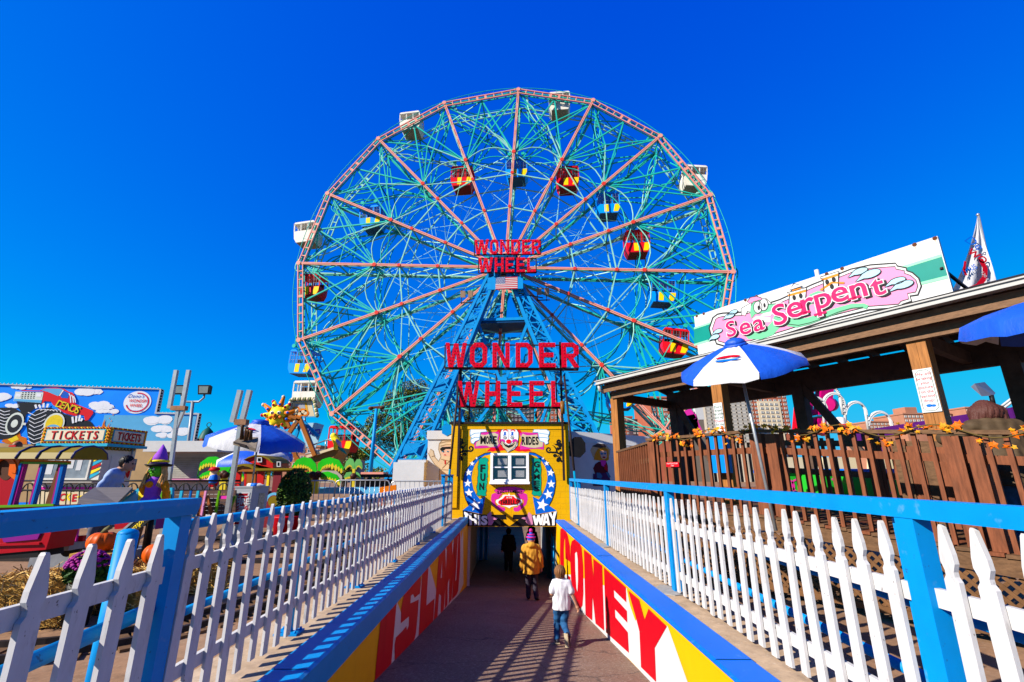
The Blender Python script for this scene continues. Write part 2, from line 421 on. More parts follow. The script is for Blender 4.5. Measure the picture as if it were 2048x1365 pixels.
b.add([(-6, 19.6, z), (6, 19.6, z), (6, 46, z), (-6, 46, z)], [(0, 1, 2, 3)])
tag(b.build('path', RAMPM, None, (0, 0, -3)), kind='structure')

def capR(y): return -1.43 - 0.011 * y, -1.435 - 0.0158 * y     # right cap: top, underside of its blue face
def capL(y): return -1.55, -1.82 + 0.004 * y
STEEL_ROT = None
def ramp_wall(side, label, cf, edges):
    s = side
    t = thing('ramp_wall', label, 'wall', (s * WX, 6.5, RZ0 + RSL * 6.5), 'painted walls of the ramp')
    ys = [-3 + 22.4 * i / 12 for i in range(13)]
    b = MB()
    for i in range(12):
        a, c = ys[i], ys[i + 1]
        b.add([(s * WX, a, ramp_z(a) - 0.3), (s * WX, c, ramp_z(c) - 0.3), (s * WX, c, cf(c)[0] - 0.02), (s * WX, a, cf(a)[0] - 0.02),
               (s * (WX + 0.3), a, ramp_z(a) - 0.3), (s * (WX + 0.3), c, ramp_z(c) - 0.3), (s * (WX + 0.3), c, cf(c)[0] - 0.02), (s * (WX + 0.3), a, cf(a)[0] - 0.02)],
              [(0, 1, 2, 3), (5, 4, 7, 6), (3, 2, 6, 7)])
    b.add([(s * WX, 19.4, -4.4), (s * (WX + .3), 19.4, -4.4), (s * (WX + .3), 19.4, cf(19.4)[0] - .02), (s * WX, 19.4, cf(19.4)[0] - .02)], [(0, 1, 2, 3)])
    b.build('wall', YEL, t)
    b = MB()
    for i in range(12):                        # the blue cap, a little uneven along its length
        a, c = ys[i], ys[i + 1]
        w = 0.005 if i % 3 else 0.0
        P = []
        for y in (a, c):
            top, bot = cf(y)
            P += [(s * (WX - 0.02), y, bot), (s * (WX - 0.025), y, top - 0.015), (s * (WX + 0.005), y, top + w), (s * (WX + 0.30), y, top + w), (s * (WX + 0.30), y, bot)]
        b.add(P, [(0, 1, 6, 5), (1, 2, 7, 6), (2, 3, 8, 7), (3, 4, 9, 8), (4, 0, 5, 9)])
    b.add([P[i] for i in range(5, 10)], [(0, 1, 2, 3, 4)])
    b.build('wall_cap', BLU if s < 0 else DBL, t)
    b = MB()
    for i in range(12):
        a, c = ys[i], ys[i + 1]; ta, tc = cf(a)[0] - 0.03, cf(c)[0] - 0.03
        b.add([(s * (WX + .3), a, ta), (s * (WX + .3), c, tc), (s * 2.7, c, tc - 0.01), (s * 2.7, a, ta - 0.01), (s * 2.7, c, -1.9), (s * 2.7, a, -1.9)], [(0, 1, 2, 3), (3, 2, 4, 5)])
    b.build('ledge', CONC, t)
    return t
wallL = ramp_wall(-1, 'left ramp wall with blue cap, painted with red letters ISLAND on yellow', capL, None)
wallR = ramp_wall(1, 'right ramp wall with blue cap, painted with red letters CONEY on yellow', capR, None)

# the big letters are flat paint on the walls
frR = Frame((WX, 0, 0), (0, -1, 0)); frL = Frame((-WX, 0, 0), (0, 1, 0))
q = zoomed(1100, 1000, 0.26738)
b = MB()
def P_(fr, pts, off, mi): b.flat(fr.trs(pts), fr, off, mi)
P_(frR, q((85, 560), (160, 560), (258, 590), (330, 600), (402, 640), (578, 660), (640, 870), (720, 900), (882, 945), (1035, 1375), (1060, 1450), (810, 1420), (590, 1190), (250, 900), (80, 740)), 0.003, 0)
P_(frR, q((572, 655), (586, 676), (648, 895), (640, 905), (600, 790)), 0.004, 1)
for L_ in (((78, 220), (92, 212), (116, 226), (134, 268), (150, 345), (152, 465), (116, 440), (113, 300), (108, 288), (104, 380), (107, 560), (120, 660), (130, 560), (154, 580), (152, 690), (138, 722), (112, 690), (86, 590), (75, 440)),
           ((163, 312), (185, 295), (215, 310), (238, 358), (250, 500), (252, 700), (245, 792), (228, 818), (200, 800), (176, 740), (160, 620), (152, 450), (155, 350)),
           ((255, 372), (310, 415), (328, 585), (325, 440), (392, 492), (408, 980), (343, 927), (321, 728), (318, 905), (267, 862)),
           ((405, 505), (570, 655), (574, 768), (480, 676), (483, 728), (578, 832), (581, 920), (488, 820), (491, 878), (585, 992), (593, 1146), (421, 992)),
           ((590, 680), (668, 745), (710, 897), (740, 815), (878, 947), (787, 1108), (797, 1363), (684, 1252), (672, 985), (650, 900))):
    P_(frR, q(*L_), 0.006, 2)
P_(frR, q((190, 400), (203, 390), (210, 450), (212, 600), (207, 687), (200, 660), (192, 520)), 0.009, 0)
b.build('lettering', [WHC, YEL, RED], wallR)
b = MB()
q = zoomed(640, 1030, 0.2455)
P_(frL, q((600, 720), (625, 705), (660, 800), (700, 760), (740, 640), (820, 560), (830, 480), (885, 388), (945, 610), (960, 430), (1010, 260), (1020, 235), (1040, 330), (1090, 200), (1142, 130), (1150, 200), (1165, 120), (1168, 560), (1110, 700), (900, 920), (700, 1180), (520, 1400), (440, 1500), (545, 1200)), 0.003, 0)
for L_ in (((492, 855), (622, 708), (566, 1340), (536, 1400), (430, 1520), (455, 1200)),
           ((684, 640), (745, 560), (818, 472), (820, 560), (812, 642), (768, 676), (755, 645), (738, 660), (734, 722), (802, 690), (795, 800), (780, 960), (752, 1080), (700, 1170), (630, 1228), (606, 1190), (604, 1060), (615, 1000), (665, 950), (702, 905), (705, 940), (720, 905), (722, 828), (655, 885), (660, 760)),
           ((832, 440), (884, 388), (864, 740), (932, 680), (920, 865), (800, 1005), (815, 720)),
           ((970, 280), (1018, 230), (1026, 500), (1005, 790), (980, 815), (985, 660), (968, 645), (955, 830), (924, 862), (938, 700), (958, 430)),
           ((1036, 200), (1072, 165), (1078, 330), (1096, 142), (1098, 300), (1070, 690), (1048, 725), (1052, 520), (1040, 560), (1036, 735), (1014, 765), (1026, 420)),
           ((1100, 130), (1136, 92), (1142, 180), (1140, 420), (1125, 620), (1112, 650), (1074, 690), (1090, 400))):
    P_(frL, q(*L_), 0.006, 2)
P_(frL, q((992, 370), (980, 520), (990, 510)), 0.009, 0)
P_(frL, q((1122, 170), (1100, 540), (1108, 530), (1124, 180)), 0.009, 0)
b.build('lettering', [WHC, YEL, RED], wallL)

# ---------------------------------------------------------------- fences along the ramp
PK_T = mat('picket_white', (0.66, 0.64, 0.64), 0.55, 0.07, 5, 0.2, (3, 3, 1), dirt=0.4, dirt_rgb=(0.45, 0.40, 0.36))
wear(PK_T, [(14, .60, .70, (.40, .36, .33), .6, (1, 1, .35)), (34, .665, .69, (.10, .07, .05), .8, (1, 1, .6)), (1.6, .56, .8, (.48, .45, .42), .55, (1, 1, 1))])
def picket_mesh(h, w, t, cut=0.30):
    """Flat board with a shaped spear top: shoulders, notch and blunt point."""
    a = w / 2
    prof = [(-a, 0), (a, 0), (a, h - cut), (a * 0.62, h - cut + 0.022), (a * 0.60, h - cut + 0.045), (a * 0.98, h - cut + 0.085), (a * 0.92, h - cut + 0.13), (a * 0.30, h - 0.012), (a * 0.12, h)]
    prof = prof + [(-x, y) for x, y in reversed(prof[2:])]
    b = MB(); b.prism(prof, Frame((0, 0, 0), (0, 1, 0)), -t / 2, t / 2)
    return b.mesh('picket', PK_T)
def rail_bar(b, p0, p1, w, h, mi=0): b.bar(p0, p1, w, h, mi=mi)

pk_far = picket_mesh(1.27, 0.088, 0.024, 0.27)
pk_near = picket_mesh(1.22, 0.098, 0.03, 0.29)
pk_r = picket_mesh(1.20, 0.088, 0.024, 0.27)
FX = 2.28
# left, far run: pickets on the ramp side of blue pipe rails
t = thing('picket_fence', 'long white picket fence with blue pipe rails left of the ramp', 'fence', (-FX, 11, GZ), 'picket fences beside the ramp')
y = 3.52
while y < 18.6:
    if not (15.9 < y < 16.35):
        put(pk_far, 'picket', t, (-FX + 0.03, y, -1.545 + random.uniform(-.018, .018)), Matrix.Rotation(random.uniform(-.022, .022), 3, 'X') @ Matrix.Rotation(random.uniform(-.06, .06), 3, 'Z'))
    y += 0.222 + random.uniform(-.008, .008)
for z, r in ((-0.34, 0.038), (-0.93, 0.032)):
    b = MB(); b.path([(-FX - 0.05, 3.4, z), (-FX - 0.05, 18.7, z)], r, 8); b.build('rail', BLU, t)
for z in (-0.60, -1.28):
    b = MB(); b.bar((-FX - 0.002, 3.4, z), (-FX - 0.002, 18.7, z), 0.035, 0.085); b.build('cross_rail', PK_T, t)
for y in (5.5, 7.6, 9.7, 12.0, 14.4):
    b = MB(); b.tube((-FX - 0.045, y, -1.58), (-FX - 0.045, y, -0.34), 0.034, n=10); b.box((-FX - 0.045, y, -1.572), (0.24, 0.2, 0.02))
    for sx, sy in ((-.09, -.07), (.09, -.07), (.09, .07), (-.09, .07)): b.tube((-FX - .045 + sx, y + sy, -1.565), (-FX - .045 + sx, y + sy, -1.54), 0.014, n=6)
    b.build('post', BLU, t)
# blue gate frame near the kiosk
t2 = thing('gate_frame', 'small blue gate frame in the left fence beside the yellow kiosk', 'gate', (-FX, 17.1, GZ))
for y in (16.1, 18.3):
    b = MB(); b.bar((-FX, y, GZ), (-FX, y, -0.02), 0.11, 0.11); b.build('post', BLU, t2)
b = MB(); b.bar((-FX, 16.0, 0.0), (-FX, 18.4, 0.0), 0.13, 0.05); b.build('top_bar', BLU, t2)
# left, near run: heavy blue beam over the pickets
t = thing('picket_fence', 'near white picket fence under a thick blue handrail beam at the left edge', 'fence', (-FX, 2, GZ), 'picket fences beside the ramp')
y = 3.18
while y > 0.7:
    put(pk_near, 'picket', t, (-FX + 0.05, y, -1.575 + random.uniform(-.008, .008)), Matrix.Rotation(random.uniform(-.015, .015), 3, 'X'))
    y -= 0.252
b = MB(); b.prism([(-.07, -.10), (.05, -.10), (.07, -.03), (.07, .01), (-.07, .01)], Frame((-FX, 0.3, -0.165), (1, 0, 0), (0, 0, 1)), -3.2, 0)
b.build('handrail', BLU, t)
b = MB(); b.bar((-FX - 0.02, 3.42, -1.6), (-FX - 0.02, 3.42, -0.268), 0.11, 0.11); b.build('post', BLU, t)
b = MB(); b.tube((-FX - 0.19, 3.22, -1.6), (-FX - 0.19, 3.22, -0.36), 0.058, n=12); b.ell((-FX - .19, 3.22, -.36), (.058, .058, .03), 12, 6); b.build('post', BLU, t)
b = MB(); b.path([(-FX - 0.06, 0.3, -0.99), (-FX - 0.06, 3.4, -0.83)], 0.045, 8); b.build('rail', BLU, t)
for z in (-0.62, -1.36):
    b = MB(); b.bar((-FX + 0.015, 0.3, z), (-FX + 0.015, 3.3, z), 0.035, 0.10); b.build('cross_rail', PK_T, t)
# right run
t = thing('picket_fence', 'white picket fence under a bright blue handrail right of the ramp', 'fence', (FX, 9, GZ), 'picket fences beside the ramp')
for y0, y1 in ((0.95, 2.68), (2.98, 7.0), (7.25, 11.65), (11.95, 16.5), (16.8, 18.8)):
    n = round((y1 - y0) / 0.226)
    for i in range(n + 1):
        y = y0 + (y1 - y0) * (i + 0.25) / (n + 0.5)
        put(pk_r, 'picket', t, (FX - 0.03, y, capR(y)[0] + 0.0 + random.uniform(-.012, .012)), Matrix.Rotation(random.uniform(-.025, .025), 3, 'X') @ Matrix.Rotation(PI + random.uniform(-.08, .08), 3, 'Z'))
    for dz, w in ((0.83, .095), (0.20, .095)):
        b = MB(); b.bar((FX + 0.002, y0 - .1, capR(y0)[0] + dz), (FX + 0.002, y1 + .1, capR(y1)[0] + dz), 0.032, w); b.build('cross_rail', PK_T, t)
b = MB(); b.bar((FX, 0.4, -0.185), (FX, 18.95, -0.165), 0.11, 0.10); b.build('handrail', BLU, t)
for y in (2.83, 7.12, 11.8, 16.66, 18.9):
    b = MB(); b.bar((FX, y, -1.62), (FX, y, -0.23), 0.10, 0.13); b.box((FX + 0.05, y + .1, (-1.62 - .24) / 2), (0.09, 0.11, 1.37)); b.build('post', BLU, t)
for z in (-0.72, -1.12):
    b = MB(); b.path([(FX + 0.11, 0.4, z), (FX + 0.11, 18.9, z - 0.03)], 0.036, 8); b.build('rail', BLU, t)
for y, lb in ((2.83, 'nearest'), (7.12, 'second nearest'), (11.8, 'farthest')):
    b = MB()
    b.prism([(0.2 * math.cos(a) * random.uniform(.7, 1.2), 0.32 * math.sin(a) * random.uniform(.7, 1.2)) for a in [i * PI / 6 for i in range(12)]], Frame((FX - .12, y, capR(y)[0] - .03), (1, 0, 0), (0, 1, 0)), 0, 0.012)
    tag(b.build('cement_patch', mat('grey_cement', (0.36, 0.34, 0.32), 0.8, 0.15, 12, 0.3), None), 'pale cement patch round the ' + lb + ' blue post of the right fence', 'cement patch', 'cement patches on the right ledge')
# ---------------------------------------------------------------- yellow kiosk over the tunnel
KY = 19.0
kio = thing('kiosk', 'yellow painted block kiosk with a clown mural and white window over the tunnel', 'kiosk', (0, KY, -1.88))
YBLK = mat('yellow_block_paint', (0.92, 0.47, 0.0), 0.5, 0.05, 4, 0.05, dirt=0.08, dirt_rgb=(0.5, 0.26, 0.0))
def block_joints(m):
    """Shallow painted-over block joints as relief."""
    N, L = m.node_tree.nodes, m.node_tree.links
    b = N['Principled BSDF']; g = next(n for n in N if n.type == 'NEW_GEOMETRY')
    sp = N.new('ShaderNodeSeparateXYZ'); cb = N.new('ShaderNodeCombineXYZ')
    L.new(g.outputs['Position'], sp.inputs[0]); L.new(sp.outputs['X'], cb.inputs[0]); L.new(sp.outputs['Z'], cb.inputs[1])
    t = N.new('ShaderNodeTexBrick'); t.inputs['Scale'].default_value = 1; t.inputs['Brick Width'].default_value = 0.42; t.inputs['Row Height'].default_value = 0.21
    t.inputs['Mortar Size'].default_value = 0.008; t.inputs['Mortar Smooth'].default_value = 0.6
    L.new(cb.outputs[0], t.inputs['Vector'])
    bp = N.new('ShaderNodeBump'); bp.inputs['Strength'].default_value = 0.7; bp.inputs['Distance'].default_value = 0.012; bp.invert = True
    L.new(t.outputs['Fac'], bp.inputs['Height'])
    old = b.inputs['Normal'].links[0].from_socket if b.inputs['Normal'].links else None
    if old: L.new(old, bp.inputs['Normal'])
    L.new(bp.outputs[0], b.inputs['Normal'])
block_joints(YBLK)
x0, x1, zb, zt = -2.44, 2.27, -1.88, 2.0
b = MB(); b.box(((x0 + x1) / 2, KY + 2.0, (zb + zt) / 2), (x1 - x0, 4.0, zt - zb)); b.build('wall', YBLK, kio)
b = MB(); b.box(((x0 + x1) / 2, KY + 1.95, zt + 0.03), (x1 - x0 + .14, 4.1, 0.07)); b.build('roof', BLKB, kio)
b = MB(); b.box(((x0 + x1) / 2, KY - 0.012, zt - 0.12), (x1 - x0, 0.022, 0.2)); b.build('fascia_board', YBLK, kio)
b = MB(); b.box((x0 + 0.16, KY - 0.03, 0.35), (0.30, 0.06, 3.1)); b.build('corner_board', YBLK, kio)
fk = Frame((0, KY, 0), (1, 0, 0))
# window
w0, w1, wz0, wz1 = -0.85, 0.66, -0.24, 0.84
win = None
b = MB()
for c, s_ in (((w0 + .05, (wz0 + wz1) / 2), (.10, wz1 - wz0)), ((w1 - .05, (wz0 + wz1) / 2), (.10, wz1 - wz0)), (((w0 + w1) / 2, wz1 - .04), (w1 - w0 - .2, .08)), (((w0 + w1) / 2, wz0 + .03), (w1 - w0 - .2, .06)), (((w0 + w1) / 2, (wz0 + wz1) / 2), (.13, wz1 - wz0 - .14))):
    b.box((c[0], KY - 0.06, c[1]), (s_[0], 0.12, s_[1]))
win = b.build('window', BWT, kio)
b = MB(); b.box(((w0 + w1) / 2, KY - 0.09, wz0 - 0.045), (w1 - w0 + .06, 0.18, 0.09)); b.build('sill', BWT, win)
GLS = glass('window_glass', (0.05, 0.05, 0.055))
SLT = mat('blind_slat', (0.55, 0.55, 0.55), 0.5, 0.1, 4)
for k, (a, c) in enumerate(((w0 + .1, (w0 + w1) / 2 - .065), ((w0 + w1) / 2 + .065, w1 - .1))):
    zm = (wz0 + wz1) / 2
    b = MB()
    b.box(((a + c) / 2, KY - .05, zm), (c - a, .06, .045)); b.box(((a + c) / 2, KY - .045, wz1 - .095), (c - a, .05, .03)); b.box(((a + c) / 2, KY - .05, wz0 + .075), (c - a, .06, .03))
    b.build('sash', BWT, win)
    for za, zc in ((wz0 + .09, zm - .022), (zm + .022, wz1 - .11)):
        b = MB(); b.box(((a + c) / 2, KY - .01, (za + zc) / 2), (c - a, .02, zc - za)); b.build('pane', GLS, win)
        b = MB(); z = za + .1
        while z < zc - .09: b.box(((a + c) / 2 + .08 * (1 if k == 0 else .4), KY - .0225, z), ((c - a) * .62, .004, .018)); z += .035
        tag(b.build('blind', SLT, win), kind='stuff')
# mural
A = zoomed(900, 840, 240 / 2048.0)
B = zoomed(900, 940, 240 / 2048.0)
MUR = [DBL, YEL, BLK, BWT, GRN, PNK, CRM, BRD_, LPK, SKL]
cB, cY, cK, cW, cG, cP, cC, cR, cL, cS = range(10)
b = MB()
def F(pts, ly, mi): b.flat(fk.trs(pts), fk, 0.0035 * ly, mi)
def ST(pts, w, ly, mi, closed=False, taper=None): b.stroke(fk, fk.trs(pts), w, 0.0035 * ly, mi, closed, taper)
left = A((700, 555), (600, 570), (480, 630), (380, 720), (300, 820), (245, 930), (228, 1024)) + B((225, 190), (225, 260), (240, 400), (270, 510), (320, 610), (218, 690), (545, 757), (603, 455), (510, 505), (450, 430), (400, 330), (370, 200)) + A((366, 980), (380, 880), (420, 770), (500, 670), (590, 610), (700, 590))
right = A((1348, 555), (1440, 565), (1560, 630), (1660, 720), (1740, 830), (1790, 950), (1800, 1024)) + B((1805, 190), (1800, 270), (1780, 400), (1740, 520), (1690, 610), (1822, 702), (1465, 760), (1412, 455), (1515, 508), (1570, 430), (1630, 300), (1660, 180)) + A((1664, 980), (1655, 880), (1620, 790), (1560, 700), (1470, 620), (1348, 590))
F(left, 1, cB); F(right, 1, cB)
ST(left[:12], 0.03, 2, cK); ST(right[:12], 0.03, 2, cK)
for (x, y, r) in ((455, 655, 22), (378, 748, 42), (318, 900, 60)): X, Y = fk.tr(*A((x, y))[0]); b.star(fk, X, Y, r * .00245, 0.012, cW, random.uniform(-.2, .2))
for (x, y, r) in ((302, 230, 66), (325, 395, 72), (430, 600, 95)): X, Y = fk.tr(*B((x, y))[0]); b.star(fk, X, Y, r * .00245, 0.012, cW, random.uniform(-.3, .3))
for (x, y, r) in ((1588, 660, 22), (1650, 745, 44), (1718, 905, 64)): X, Y = fk.tr(*A((x, y))[0]); b.star(fk, X, Y, r * .00245, 0.012, cW, random.uniform(-.2, .2))
for (x, y, r) in ((1728, 245, 68), (1678, 420, 80), (1572, 600, 98)): X, Y = fk.tr(*B((x, y))[0]); b.star(fk, X, Y, r * .00245, 0.012, cW, random.uniform(-.3, .3))
gl = A((490, 660), (520, 640), (560, 655), (600, 640), (650, 665), (655, 690), (640, 730), (650, 800), (640, 900), (648, 980)) + B((632, 140), (640, 210), (615, 300), (625, 350), (610, 400), (620, 440), (570, 452), (530, 435), (480, 450), (450, 420), (465, 380), (450, 300), (470, 210), (466, 130)) + A((475, 960), (480, 880), (470, 800), (490, 730))
gr = A((1388, 665), (1440, 650), (1480, 662), (1550, 650), (1556, 690), (1540, 740), (1560, 840), (1550, 950)) + B((1555, 120), (1560, 220), (1550, 330), (1570, 420), (1530, 455), (1480, 440), (1430, 445), (1395, 410), (1410, 330), (1388, 220), (1402, 120)) + A((1390, 950), (1395, 840), (1410, 740))
F(gl, 1, cG); F(gr, 1, cG); ST(gl, .014, 2, cK, True); ST(gr, .014, 2, cK, True)
def letter(ch, px0, px1, ly=4, mi=cK, bold=.03):
    """One painted letter filling the rectangle between two traced corners."""
    (xa, ya), (xb, yb) = fk.tr(*px0), fk.tr(*px1)
    vv, ff = text_mesh(ch, bold, 0)
    mx0, mx1 = min(p[0] for p in vv), max(p[0] for p in vv); my0, my1 = min(p[1] for p in vv), max(p[1] for p in vv)
    b.add([fk.p(xa + (p[0] - mx0) / (mx1 - mx0) * (xb - xa), yb + (p[1] - my0) / (my1 - my0) * (ya - yb), .0035 * ly) for p in vv], ff, mi)
for ch, y0, y1 in (('F', 762, 893), ('U', 912, 1043), ('N', 1074, 1196)): letter(ch, *A((518 if ch != 'N' else 500, y0), (600 if ch != 'N' else 578, y1)))
for ch, y0, y1 in (('G', 708, 812), ('A', 826, 905), ('M', 926, 1014), ('E', 1036, 1120), ('S', 1134, 1220)): letter(ch, *A((1428, y0), (1528, y1)))
# excitement / thrills badge
band = B((750, 352), (820, 305), (920, 290), (1010, 287), (1100, 290), (1215, 312), (1280, 350), (1232, 402), (1120, 380), (1010, 374), (905, 382), (808, 406))
F(band, 1, cP); ST(band, .012, 2, cK, True)
for sgn in (1, -1):
    mm = lambda *p: B(*[(1012 + sgn * (x - 1012), y) for x, y in p])
    F(mm((770, 392), (712, 420), (698, 500), (722, 590), (792, 660), (803, 640), (765, 560), (768, 505), (820, 500), (890, 420), (890, 402), (812, 408)), 1, cP)
    F(mm((792, 662), (800, 610), (840, 600), (880, 640), (930, 640), (945, 680), (920, 712), (860, 710)), 1, cP)
    ST(mm((892, 405), (850, 440), (830, 500), (770, 505), (765, 560), (803, 640)), .012, 2, cR)
for i, ch in enumerate('EXCITEMENT'):
    u = -1 + 2 * (i + .5) / 10
    X, Y = fk.tr(*B((1016 + u * 212, 368 + 20 * u * u))[0])
    b.text(fk, X, Y - .05, .15, ch, .0035 * 4, cK, .5, .02, wide=.82, rot=-u * .16)
F(B((1010, 400), (1030, 440), (1100, 430), (1130, 470), (1180, 490), (1225, 510), (1236, 550), (1200, 592), (1140, 612), (1050, 630), (1015, 656), (960, 630), (900, 615), (820, 592), (780, 550), (790, 515), (850, 490), (890, 460), (900, 430), (960, 425), (985, 435)), 2, cW)
F(B((940, 445), (1080, 450), (1110, 482), (1198, 515), (1205, 545), (1150, 592), (1015, 606), (870, 605), (820, 570), (830, 530), (900, 492)), 3, cR)
for i, ch in enumerate('THRILLS'): letter(ch, *B((858 + i * 45 - (4 if i > 3 else 0), 505 + 4 * abs(i - 3)), (858 + i * 45 + (36 if ch != 'I' else 22), 588 + 3 * abs(i - 3))), 5)
X, Y = fk.tr(*B((1012, 488))[0]); b.text(fk, X, Y, .085, 'IN THE', .0035 * 5, cW, .5, .02, wide=.8)
# black band, arrow, THIS WAY, pointing hands
F(B((214, 690), (232, 962), (1812, 962), (1830, 712), (1465, 768), (545, 765)), 1, cK)
F(B((955, 768), (1080, 768), (1060, 850), (1172, 850), (1010, 968), (864, 850), (970, 850)), 2, cY)
for pl in (((240, 715), (316, 735), (316, 786), (298, 780), (298, 940), (260, 945), (255, 768), (242, 762)), ((325, 740), (366, 746), (370, 828), (414, 835), (412, 757), (452, 765), (456, 940), (416, 945), (414, 872), (372, 868), (375, 940), (335, 945)), ((474, 770), (516, 776), (521, 945), (481, 945)),
           ((1408, 786), (1450, 776), (1468, 850), (1490, 770), (1530, 765), (1550, 840), (1568, 760), (1606, 755), (1570, 940), (1535, 945), (1511, 872), (1490, 945), (1450, 945)), ((1618, 750), (1668, 745), (1708, 945), (1668, 945), (1660, 910), (1625, 912), (1616, 945), (1574, 948)), ((1678, 735), (1726, 725), (1750, 800), (1770, 716), (1822, 710), (1786, 842), (1786, 945), (1744, 950), (1740, 846))):
    F(B(*pl), 3, cW)
F(B((1640, 800), (1653, 872), (1630, 872)), 4, cK)
letter('S', *B((532, 782), (640, 944)), 3, cW, .05)
F(B((632, 772), (690, 708), (716, 760), (700, 790), (820, 825), (790, 850), (735, 856), (750, 880), (710, 945), (650, 940), (655, 880)), 4, cL)
F(B((1325, 770), (1345, 720), (1396, 770), (1416, 930), (1380, 945), (1330, 930), (1290, 880), (1300, 852), (1220, 832), (1230, 815), (1320, 800)), 4, cL)
# clown
F(A((785, 212), (820, 165), (910, 150), (1130, 150), (1200, 180), (1245, 240), (1190, 235), (1165, 450), (1330, 478), (1396, 545), (1330, 535), (1290, 548), (1230, 535), (1180, 545), (1100, 522), (900, 522), (820, 540), (770, 530), (730, 548), (690, 535), (622, 545), (702, 465), (850, 450), (850, 230)), 1, cR)
F(A((420, 490), (414, 420), (430, 380), (510, 215), (600, 203), (700, 214), (835, 205), (846, 260), (828, 350), (852, 440), (810, 486), (700, 472), (560, 485)), 2, cP)
F(A((440, 455), (450, 390), (510, 340), (520, 250), (600, 262), (690, 235), (760, 222), (825, 255), (805, 330), (830, 410), (805, 452), (690, 468), (620, 440), (520, 440)), 3, cC)
F(A((1188, 230), (1250, 210), (1380, 222), (1512, 215), (1515, 250), (1602, 380), (1600, 510), (1500, 492), (1400, 496), (1200, 510), (1194, 440), (1222, 350)), 2, cP)
F(A((1240, 238), (1310, 268), (1400, 262), (1482, 252), (1520, 340), (1590, 390), (1580, 460), (1440, 480), (1340, 472), (1215, 440), (1232, 360), (1205, 300)), 3, cC)
for i, (ch, xa, xb) in enumerate((('M', 520, 606), ('O', 614, 662), ('R', 672, 728), ('E', 736, 794))): letter(ch, *A((xa, 278), (xb, 414)), 5)
for ch, xa, xb in (('R', 1222, 1285), ('I', 1294, 1326), ('D', 1336, 1394), ('E', 1402, 1450), ('S', 1458, 1510)): letter(ch, *A((xa, 288), (xb, 428)), 5)
gvl = ((340, 220), (350, 160), (420, 145), (510, 160), (540, 135), (595, 140), (630, 202), (520, 212), (500, 340), (430, 368), (400, 410), (360, 390), (350, 332), (366, 310), (345, 270))
gvr = ((1410, 215), (1440, 150), (1500, 150), (1530, 165), (1640, 165), (1695, 200), (1690, 250), (1670, 280), (1686, 320), (1665, 360), (1675, 400), (1630, 420), (1602, 380), (1530, 360), (1510, 280), (1500, 215))
for g_ in (gvl, gvr): F(A(*g_), 4, cW); ST(A(*g_), .022, 5, cS, True)
for g_ in (((350, 270), (420, 230), (505, 225)), ((360, 330), (420, 300), (500, 300)), ((1515, 225), (1600, 240), (1685, 250)), ((1520, 300), (1600, 300), (1680, 315))): ST(A(*g_), .022, 5, cS)
face = A((1000, 140), (1080, 145), (1140, 170), (1170, 222), (1170, 300), (1150, 440), (1100, 500), (990, 560), (910, 480), (860, 410), (858, 222), (880, 172), (930, 146))
F(face, 3, cW); ST(face, .016, 4, cK, True)
for x in (893, 1108): X, Y = fk.tr(*A((x, 368))[0]); b.disc(fk, X, Y, .115, .09, .0035 * 4, cP)
mouth = A((868, 380), (895, 362), (925, 395), (1000, 440), (1085, 392), (1115, 362), (1142, 390), (1112, 460), (1000, 550), (900, 472))
F(mouth, 5, cC); ST(mouth, .012, 6, cK, True)
F(A((895, 385), (950, 425), (1000, 440), (1060, 425), (1115, 388), (1065, 455), (1000, 482), (940, 452)), 6, cK)
X, Y = fk.tr(*A((1000, 372))[0]); b.disc(fk, X, Y, .105, .085, .0035 * 7, cR)
for x in (937, 1063):
    X, Y = fk.tr(*A((x, 305))[0]); b.disc(fk, X, Y, .068, .062, .0035 * 5, cK); b.disc(fk, X, Y, .046, .042, .0035 * 6, cW); b.disc(fk, X, Y, .02, .024, .0035 * 7, cK)
    dx = x - 937
    F(A((920 + dx, 208), (956 + dx, 208), (950 + dx, 250), (966 + dx, 264), (900 + dx, 270), (922 + dx, 250)), 4, cB)
    ST(A((905 + dx, 196), (925 + dx, 175), (960 + dx, 172), (985 + dx, 195)), .05, 4, cR, taper=(.5, 1.1))
ST(A((1002, 180), (1005, 240), (1000, 330)), .01, 4, cK)
# black scrollwork both sides
def spiral(cx, cy, r0, a0, turns, n=16):
    return [(cx + r0 * (1 - .75 * i / n) * math.cos(a0 + turns * 2 * PI * i / n), cy + r0 * (1 - .75 * i / n) * math.sin(a0 + turns * 2 * PI * i / n)) for i in range(n + 1)]
for sgn, cx, oy in ((1, 0, 0), (-1, 2040, 22)):
    mm = lambda pts: A(*[(cx + sgn * x, y + oy) for x, y in pts])
    ST(mm([(140, 600), (170, 560), (230, 535), (300, 535)] + spiral(352, 488, 52, 2.2, -1.1)), .075, 1, cK, taper=(1.0, .6))
    ST(mm([(215, 545), (225, 480), (262, 430), (300, 412)]), .085, 2, cK, taper=(1, .1))
    ST(mm([(160, 480), (175, 420), (200, 390)] + spiral(180, 350, 34, .6, -.9)), .075, 3, cK, taper=(1, .6))
    ST(mm([(200, 395), (240, 400), (268, 385)]), .08, 4, cK, taper=(1, .1))
    ST(mm([(150, 640), (190, 590)] + spiral(250, 592, 30, 2.6, 1.0)), .07, 2, cK, taper=(.6, .8))
    ST(mm([(140, 700), (150, 660)] + spiral(195, 672, 32, 3.4, 1.0)), .075, 3, cK, taper=(.8, .7))
    for dx_, dy_, r in ((175, 400, .09), (200, 470, .05), (185, 650, .075), (150, 540, .06), (262, 590, .05)):
        X, Y = fk.tr(*mm([(dx_, dy_)])[0]); b.disc(fk, X, Y, r, r * 1.1, .0035 * 5, cK, 12)
b.build('mural', MUR, kio)
